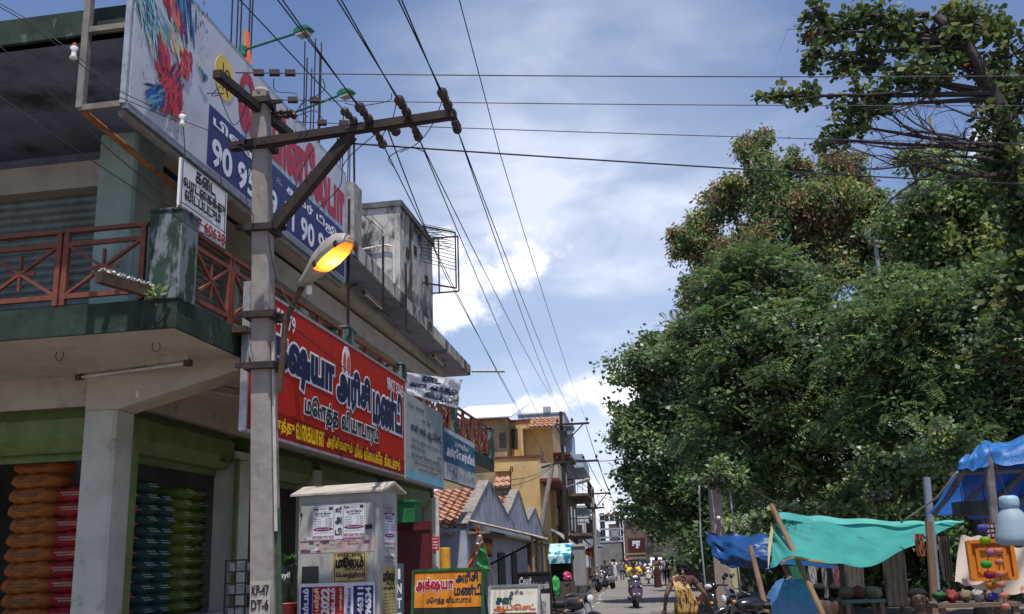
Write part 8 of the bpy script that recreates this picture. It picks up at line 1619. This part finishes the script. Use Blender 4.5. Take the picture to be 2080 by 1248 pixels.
V, F = sheet([[AT(1432, 1082, 19.5), AT(1470, 1086, 19.2), AT(1520, 1086, 19), AT(1566, 1086, 18.6)], [AT(1440, 1108, 19.3), AT(1475, 1112, 18.9), AT(1520, 1112, 18.5), AT(1566, 1112, 18.4)], [AT(1452, 1133, 19), AT(1480, 1140, 18.7), AT(1522, 1136, 18.2), AT(1566, 1140, 18.2)], [AT(1470, 1148, 18.9), AT(1490, 1153, 18.6), AT(1530, 1156, 18.4), AT(1566, 1160, 18.2)]], 40, 24, lambda a, b: np.array([.02 * math.sin(19 * b), .03 * math.sin(11 * a + 13 * b) + .018 * math.sin(23 * (a - b)) + .02 * math.sin(41 * a * b + 7 * b), .02 * math.sin(17 * a)]))
m = MB(); m.raw(V, F); obj('hanging_tarpaulin', m, bt, None, label='shiny dark blue tarpaulin hanging over the parked motorcycles', cat='tarpaulin', smooth=True)
V, F = sheet([[AT(1570, 1128, 15.6), AT(1640, 1140, 15.6), AT(1700, 1150, 15.6)], [AT(1580, 1146, 15.2), AT(1640, 1150, 15.2), AT(1700, 1156, 15.2)]], 20, 4, lambda a, b: np.array([0, .03 * math.sin(20 * a), 0])); m = MB(); m.raw(V, F); obj('blue_lining', m, bt, None, label='blue sheet edge showing under the turquoise canopy', cat='tarpaulin', smooth=True)
# blue roofed stall at the right edge
t = thing('blue_tarpaulin_stall', 'stall frame of grey poles roofed with a bright blue tarpaulin at the right edge', 'stall', AT(2010, 1140, 11) * np.array([1, 1, 0]))
bb = pm('bright_blue_tarpaulin', (.015, .13, .46), (.012, .10, .37), sc=2.5, bump=.7, bsc=8, rough=.4, trans=.5)
V, F = sheet([[AT(1944, 956, 11), AT(2010, 948, 11), AT(2140, 938, 11)], [AT(1915, 1000, 11.6), AT(2010, 995, 11.6), AT(2140, 990, 11.6)], [AT(1878, 1048, 12.4), AT(2000, 1052, 12.4), AT(2140, 1052, 12.4)]], 30, 20, lambda a, b: np.array([0, 0, .025 * math.sin(9 * a + 6 * b) + .015 * math.sin(27 * a) * b])); m = MB(); m.raw(V, F); obj('rear_sheet', m, bb, t, frame=I4, smooth=True)
V, F = sheet([[AT(1943, 958, 10.95), AT(1975, 952, 10.9), AT(2030, 946, 10.85), AT(2140, 934, 10.8)], [AT(1950, 940, 11), AT(1985, 912, 11), AT(2035, 903, 11), AT(2140, 888, 11)], [AT(1962, 926, 11.6), AT(1995, 904, 11.8), AT(2040, 897, 12), AT(2140, 884, 12)], [AT(1962, 935, 12.6), AT(1995, 925, 12.8), AT(2040, 920, 13), AT(2140, 910, 13)]], 36, 16, lambda a, b: np.array([0, .02 * math.sin(21 * a), .02 * math.sin(13 * a + 5 * b) + .012 * math.sin(33 * a)])); m = MB(); m.raw(V, F); obj('roof_sheet', m, pm('sky_blue_tarpaulin', (.035, .16, .45), (.03, .13, .37), sc=4, bump=.8, bsc=9, rough=.35, trans=.2, c3=(.10, .3, .62), sc3=3), t, frame=I4, smooth=True)
gp_ = pm('grey_stall_pole', (.17, .16, .155), (.1, .095, .09), sc=6)
for a, b, Ya, Yb, r in (((1898, 1043), (1962, 952), 12.3, 11, .035), ((1945, 1040), (2030, 945), 12.3, 11, .03), ((2000, 1040), (2085, 955), 12.3, 11, .03), ((2050, 1040), (2120, 975), 12.3, 11, .03), ((1980, 936), (2140, 933), 10.95, 10.95, .025), ((1944, 962), (2140, 953), 11.05, 11.05, .022)): m = MB(); m.tube([AT(*a, Ya), AT(*b, Yb)], r, 7); obj('rafter', m, gp_, t, frame=I4)
for px in (2010, 2130): a = AT(px, 1140, 10.9); m = MB(); m.tube([(a[0], a[1], 0), AT(px - 2, 930, 10.9)], .045, 8); obj('post', m, gp_, t, frame=I4)
a = AT(1878, 1048, 12.4); b = AT(1845, 1062, 13.4); wire([AT(1944, 960, 11), AT(1905, 1010, 11.8), AT(1830, 1062, 13.6)], .012, 'pale rope running down from the blue stall roof', pm('hemp_rope', (.4, .36, .28)), name='rope', group=None)
Yq = 11.3; a, b = AT(1950, 1048, Yq), AT(2022, 1016, Yq); t = thing('speaker_box', 'dark grey box hanging under the blue stall roof', 'box', ((a[0] + b[0]) / 2, Yq, a[2])); w = (b[0] - a[0]) / 2; h = b[2] - a[2]
m = MB(); m.bx(-w, w, 0, .25, 0, h); obj('cabinet', m, pm('dull_box_green', (.045, .06, .055), (.03, .04, .04), sc=4), t, bevel=.008); m = MB(); m.bx(-w * .9, -w * .35, -.01, 0, h * .1, h * .9); obj('grille', m, blackpl, t); m = MB()
for x in (-w * .6, w * .6): m.tube([(x, .1, h), (x, .1, h + .45)], .005, 4)
obj('hanging_cord', m, wirem, t)
# things hanging at the front of the stall
Yh = 9.6
def hang(nm, label, cat, parts, top, group=None):
 t = thing(nm, label, cat, top, 0, group)
 for n_, mb, mt, sm_ in parts: obj(n_, mb, mt, t, frame=I4, smooth=sm_)
 return t
V, F = sheet([[AT(1952, 1088, 9.9), AT(2000, 1092, 9.85), AT(2050, 1110, 9.9), AT(2110, 1110, 9.9)], [AT(1945, 1140, 9.85), AT(1990, 1145, 9.8), AT(2050, 1150, 9.85), AT(2110, 1150, 9.9)], [AT(1938, 1182, 9.8), AT(1985, 1196, 9.75), AT(2040, 1206, 9.8), AT(2110, 1206, 9.9)]], 30, 20, lambda a, b: np.array([0, .03 * math.sin(14 * a + 4 * b), .01 * math.sin(31 * a)])); m = MB(); m.raw(V, F)
obj('printed_sheet', m, pm('beige_printed_cloth', (.46, .39, .33), (.40, .33, .28), sc=3, rough=.8, c3=(.34, .13, .12), sc3=9, lo3=.62, hi3=.66), None, label='beige cloth with faint red print hanging behind the orange tray', cat='cloth', smooth=True)
a, b = AT(1974, 1180, Yh), AT(2056, 1096, Yh); cx, w, z0, z1 = (a[0] + b[0]) / 2, (b[0] - a[0]) / 2, a[2], b[2]; orange = pm('orange_plastic', (.62, .20, .015), (.55, .17, .012), sc=3, rough=.35, trans=.15)
m = MB(); m.bx(cx - w, cx + w, Yh + .02, Yh + .05, z0, z1); w2 = w * .92
for f, y in ((1, .0), (.62, .015)):
 for q0, q1 in (((-1, -1), (1, -1)), ((1, -1), (1, 1)), ((1, 1), (-1, 1)), ((-1, 1), (-1, -1))): m.bar((cx + w2 * f * q0[0], Yh + y, (z0 + z1) / 2 + (z1 - z0) / 2 * .95 * f * q0[1]), (cx + w2 * f * q1[0], Yh + y, (z0 + z1) / 2 + (z1 - z0) / 2 * .95 * f * q1[1]), .035, .03)
m2 = MB(); m2.tube([(cx, Yh + .03, z1), (cx, Yh + .1, z1 + .3)], .004, 4)
hang('plastic_tray', 'orange square plastic tray hanging at the stall front', 'tray', [('tray', m, orange, False), ('cord', m2, wirem, False)], (cx, Yh, z0))
def cups(label, pts, cols, r, Yc):
 t = thing('toy_string', label, 'toy string', AT(*pts[0], Yc), 0, 'strings of coloured cups'); m = MB(); m.tube([AT(pts[0][0], pts[0][1] - 16, Yc)] + [AT(*p, Yc) for p in pts], .004, 4); obj('string', m, wirem, t, frame=I4)
 for (px, py), c in zip(pts, cols):
  q = AT(px, py, Yc); rr = r; m = MB(); m.lathe(q - np.array([0, 0, rr * .7]), [(rr * .55, 0), (rr * .9, rr * .25), (rr, rr * .8), (rr * .92, rr * 1.15), (rr * .5, rr * 1.4)], 14); obj('cup', m, pm('cup_%d_%d_%d' % tuple(int(x * 99) for x in c), c, tuple(x * .8 for x in c), sc=3, rough=.7, trans=.5), t, frame=I4, smooth=True)
cups('string of bright coloured toy cups hanging before the orange tray', [(1996, 1073), (2001, 1098), (2012, 1122), (2003, 1147), (2010, 1168), (2013, 1190), (2017, 1212)], [(.12, .12, .45), (.35, .5, .03), (.5, .2, .3), (.03, .4, .05), (.3, .03, .08), (.6, .22, .02), (.10, .10, .42)], .046, 9.35)
cups('string of salmon pink toy cups hanging at the lower right', [(2028, 1120), (2030, 1142), (2031, 1166), (2033, 1188), (2038, 1210), (2042, 1232)], [(.62, .25, .17)] * 6, .038, 9.2)
q = AT(2062, 1100, 9.3); t = thing('plastic_jar', 'large pale blue translucent plastic jar hanging at the right edge', 'jar', q); pb2 = pm('milky_blue_plastic', (.36, .46, .53), (.31, .41, .48), sc=3, rough=.55, trans=.35); R1 = PX(9.3, 30)
m = MB(); k = PX(9.3, 1); m.lathe((0, 0, -8 * k), [(14 * k, 0), (32 * k, 4 * k), (34 * k, 12 * k), (32.5 * k, 20 * k), (31.8 * k, 23 * k), (31 * k, 26 * k), (27 * k, 46 * k), (22 * k, 60 * k), (15 * k, 68 * k), (13 * k, 72 * k), (13 * k, 80 * k)], 20); obj('jar_body', m, pb2, t, smooth=True); m = MB(); m.ell((0, 0, 80 * k - 8 * k), (18 * k, 18 * k, 13 * k), 16, 9, e=.55); obj('lid', m, pm('blue_white_lid', (.3, .45, .56), rough=.5), t, smooth=True)
m = MB(); m.tube([(0, 0, 80 * k), (0, .3, 80 * k + .5)], .004, 4); obj('cord', m, wirem, t)
q = AT(2025, 1078, 9.9); m = MB(); m.bx(q[0] - .1, q[0] + .06, 9.9, 9.95, q[2] - .07, q[2] + .07)
for i in range(4):
 for j in range(3): m.mat(1).bx(q[0] - .09 + .036 * i, q[0] - .068 + .036 * i, 9.89, 9.9, q[2] - .055 + .042 * j, q[2] - .03 + .042 * j)
obj('checked_packet', m, [pm('dark_red_packet', (.14, .02, .02)), pm('pale_packets', (.4, .4, .38))], None, label='small dark red checked packet beside the jar', cat='packet')
# goods below the canopies
def cloth_hang(px0, px1, py0, py1, Y, c, label, nm='hanging_cloth'):
 a, b = AT(px0, py0, Y), AT(px1, py1, Y); V = []; N, K = 14, 10
 for i in range(K + 1):
  for j in range(N + 1): V.append((a[0] + (b[0] - a[0]) * j / N, Y + .05 * math.sin(j * 1.7 + i * .3), a[2] + (b[2] - a[2]) * i / K))
 m = MB(); m.raw(V, [(i * (N + 1) + j, i * (N + 1) + j + 1, (i + 1) * (N + 1) + j + 1, (i + 1) * (N + 1) + j) for i in range(K) for j in range(N)]); obj(nm, m, pm('cloth_%d_%d_%d' % tuple(int(x * 99) for x in c), c, tuple(x * .7 for x in c), sc=5, rough=.9), None, label=label, cat='cloth', group='cloths hanging under the canopies', smooth=True)
for a in ((1642, 1662, 1150, 1205, 17, (.45, .42, .42), 'pale grey cloth hanging left under the turquoise canopy'), (1668, 1684, 1150, 1215, 17, (.35, .34, .33), 'grey white cloth strip hanging under the turquoise canopy'), (1690, 1708, 1150, 1200, 17, (.30, .13, .14), 'dull pink cloth hanging under the turquoise canopy'), (1715, 1760, 1145, 1215, 18, (.10, .09, .08), 'dark brown cloth hanging deep under the turquoise canopy'), (1905, 1938, 1090, 1180, 12.5, (.25, .2, .13), 'tan cloth hanging behind the brown upright pole'), (1858, 1880, 1085, 1130, 12.8, (.35, .12, .07), 'rust red cloth near the brown upright pole'), (1600, 1640, 1150, 1200, 18, (.03, .16, .1), 'dark green cloth hanging behind the short brown pole'), (1790, 1850, 1120, 1230, 17, (.05, .045, .04), 'blackish cloth hanging behind the seated man')): cloth_hang(*a[:5], a[5], a[6])
def table(px0, px1, pyt, Y, label, c=(.12, .16, .15)):
 a, b = AT(px0, pyt, Y), AT(px1, pyt, Y); t = thing('stall_table', label, 'table', ((a[0] + b[0]) / 2, Y, 0), 0, 'stall tables'); w = (b[0] - a[0]) / 2; h = max(a[2], .5); m = MB(); m.bx(-w, w, 0, .6, h - .04, h); obj('tabletop', m, pm('table_%d' % int(c[0] * 99), c, sc=5), t)
 for x in (-w + .05, w - .05):
  for y in (.05, .55): m = MB(); m.bx(x - .03, x + .03, y - .03, y + .03, 0, h - .04); obj('leg', m, wood, t)
 return h
hh = table(1715, 1800, 1220, 14.4, 'low grey green table under the turquoise canopy'); table(1905, 2075, 1228, 10.8, 'stall table below the hanging beige cloth', (.14, .10, .07))
random.seed(41)
prod = [('green_bundle', (.02, .09, .03), 'green leafy bundle'), ('red_packet', (.2, .03, .03), 'red packet'), ('straw_bundle', (.2, .15, .09), 'straw coloured bundle'), ('white_packet', (.28, .27, .26), 'white packet'), ('brown_parcel', (.2, .12, .07), 'brown parcel'), ('orange_packet', (.3, .11, .03), 'orange packet')]
for k in range(6):
 nm, c, lb = prod[k]; px = 1912 + k * 26; q = AT(px, 1222, 10.95); m = MB(); m.ell((q[0], 11.0, q[2] + .05), (random.uniform(.05, .09), .08, random.uniform(.04, .07)), 10, 7); m.v = [v + Vector([random.uniform(-.02, .02) for _ in '123']) for v in m.v]; obj(nm, m, pm(nm, c, tuple(x * .6 for x in c), sc=14), None, label=lb + ' lying on the table below the beige cloth', cat='goods', smooth=True)
for k, (px, nm, c, lb) in enumerate(((1725, 'straw_heap', (.15, .11, .07), 'straw heap'), (1750, 'red_flower_heap', (.18, .035, .03), 'red flower heap'), (1778, 'brown_sack', (.22, .16, .1), 'brown sack'))):
 q = AT(px, 1220, 14.6); m = MB(); m.ell((q[0], 14.7, hh + .07), (.12, .14, .09), 10, 7); m.v = [v + Vector((random.uniform(-.02, .02), random.uniform(-.02, .02), random.uniform(-.01, .02))) for v in m.v]; obj(nm, m, pm(nm, c, tuple(x * .6 for x in c), sc=14), None, label=lb + ' on the low table under the turquoise canopy', cat='goods', smooth=True)
# orange covered sacks beside the road
p = G(1440, 1236); t = thing('covered_heap', 'heap of tan sacks half covered with orange cloth at the right road edge', 'sack heap', (p[0], 30, 0)); x_ = AT(1440, 1200, 30)[0]; 
for k, (dx, dz, r) in enumerate(((-.2, .14, .3), (.2, .14, .3), (0, .36, .28))): m = MB(); m.ell((x_ - p[0] + dx, 0, dz), (r, .3, .16), 12, 7, e=.8); obj('sack', m, pm('tan_jute', (.33, .24, .13), (.25, .18, .1), sc=16, bump=.4), t, smooth=True)
V = []; N = 14
for i in range(N + 1):
 for j in range(N + 1): u, v = i / N * 2 - 1, j / N * 2 - 1; V.append((x_ - p[0] + u * .42 + .03 * math.sin(v * 7), v * .36, .56 - .16 * u * u - .22 * v * v + .03 * math.sin(u * 9 + v * 5)))
m = MB(); m.raw(V, [(i * (N + 1) + j, (i + 1) * (N + 1) + j, (i + 1) * (N + 1) + j + 1, i * (N + 1) + j + 1) for i in range(N) for j in range(N)]); obj('orange_cloth', m, pm('orange_cover_cloth', (.62, .17, .06), (.5, .13, .05), sc=5, rough=.8), t, smooth=True)
# blue plastic over a handcart
p = AT(1605, 1200, 14.2); t = thing('covered_cart', 'handcart load covered with glossy blue plastic under the turquoise canopy', 'cart', (p[0], 14.2, 0)); V = []
zt = AT(1605, 1176, 14.2)[2]
for i in range(17):
 for j in range(13):
  u, v = i / 8 - 1, j / 6 - 1; V.append((u * .30 + .02 * math.sin(v * 11), v * .3, zt - .10 * u * u - .12 * v * v - .28 * max(0, abs(u) - .55) - 2.2 * max(0, -v - .45) + .02 * math.sin(u * 14 + v * 4)))
m = MB(); m.raw(V, [(i * 13 + j, (i + 1) * 13 + j, (i + 1) * 13 + j + 1, i * 13 + j + 1) for i in range(16) for j in range(12)]); obj('cover', m, pm('glossy_blue_plastic', (.06, .17, .36), (.04, .12, .26), sc=4, rough=.2, spec=.7), t, smooth=True)
m = MB(); m.bx(-.24, .24, -.15, .2, .45, zt - .32); obj('load', m, pm('tan_jute', (.33, .24, .13)), t); m = MB(); m.bx(-.32, .32, -.4, .4, .38, .45); obj('deck', m, wood, t)
for s in (-1, 1): wheel(t, (s * .34, 0, .3), .3, .05)
# dark backdrop wall, added to stand for the shade under the canopies
Yc = 33; m = MB(); x0, x1 = AT(1490, 1138, Yc)[0], AT(1490, 1138, Yc)[0] + 26; m.bx(x0, x1, Yc, Yc + .25, 0, 2.3); m.bx(x0 - .05, x1 + .05, Yc - .05, Yc + .3, 2.3, 2.4); obj('shade_backdrop_wall', m, pm('backdrop_shade_tone', (.10, .095, .08), (.06, .06, .05), sc=2, bump=.3, c3=(.03, .035, .025), sc3=2), None, label='dark wall added behind the stalls to stand for the shade under the trees', cat='wall')
q0, q1 = AT(1468, 1168, 26), AT(1496, 1150, 26); t = thing('milestone', 'cream painted stone slab with dark lettering under the blue tarpaulin', 'stone', ((q0[0] + q1[0]) / 2, 26, 0)); w = (q1[0] - q0[0]) / 2; m = MB(); m.bx(-w, w, 0, .15, 0, q1[2]); m.mat(1).text('ரோடு', (0, 0, 0), (1, 0, 0), (0, 0, 1), -w * .6, w * .6, q1[2] - .3, q1[2] - .15, .04, .005); obj('slab', m, [pm('cream_stone_paint', (.42, .38, .22), (.33, .3, .18), sc=5), blackp], t)
Yb = 24; m = MB(); q0, q1 = AT(1420, 1187, 45), AT(1485, 1187, 45)
m.bx(q0[0], q1[0], 45, 45.25, 0.15, .42); obj('blue_plank', m, pm('blue_plank_paint', (.06, .10, .22), sc=4), None, label='low blue plank barrier behind the orange covered heap', cat='barrier'); 
# ---------------- small traffic and walkers down the street -------------------------------------------
random.seed(77)
gw = 'people far down the street'
for k, (px, Y, c, w) in enumerate(((1262, 84, (.3, .3, .34), 'grey'), (1280, 118, (.12, .16, .3), 'blue'), (1296, 95, (.4, .36, .3), 'cream'), (1325, 104, (.3, .06, .05), 'red'), (1366, 72, (.10, .2, .12), 'green'), (1243, 100, (.35, .2, .1), 'tan'), (1228, 66, (.08, .07, .1), 'dark'), (1348, 76, (.42, .42, .44), 'white'))):
 p = AT(px, 1140, Y); person('distant walker in %s clothes far down the street' % w, (p[0], Y, 0), random.choice((0, math.pi)), dict(knl=(-.1, .10, .48), anl=(-.1, .12, .08), tol=(-.11, .25, .04)), tops=(pm('walker_top_' + w, c), .5), legs=pm('walker_legs_' + w, tuple(x * .4 for x in c)), scale=random.uniform(.95, 1.05), group=gw)
proto = [o for o in COL.objects if o.name.startswith('motorcycle') and 'kerb' in str(o.get('group'))][0]
gk = 'two wheelers parked along the left kerb'
for k, (px, Y) in enumerate(((1222, 62), (1231, 70), (1236, 78), (1226, 88), (1240, 96))):
 p = AT(px, 1160, Y); c = copy_tree(proto, None, (p[0] - .2, Y, 0), math.pi + random.uniform(-.6, .9), 'distant parked motorcycle on the left kerb, %s beyond the grey cabinet group' % ['nearest', 'second', 'third', 'fourth', 'farthest'][k], gk)
for k, (px, Y, c, b) in enumerate(((1296, 124, (.02, .02, .02), (.5, .3, .03)), (1328, 132, (.03, .03, .03), (.1, .1, .1)), (1352, 100, (.02, .025, .02), (.45, .28, .03)))):
 p = AT(px, 1140, Y); auto(['small yellow auto rickshaw in the distant traffic near the road centre', 'small dark auto rickshaw in the distant traffic under the tree', 'yellow auto rickshaw behind the white van'][k], (p[0], Y, 0), math.pi, c, b)
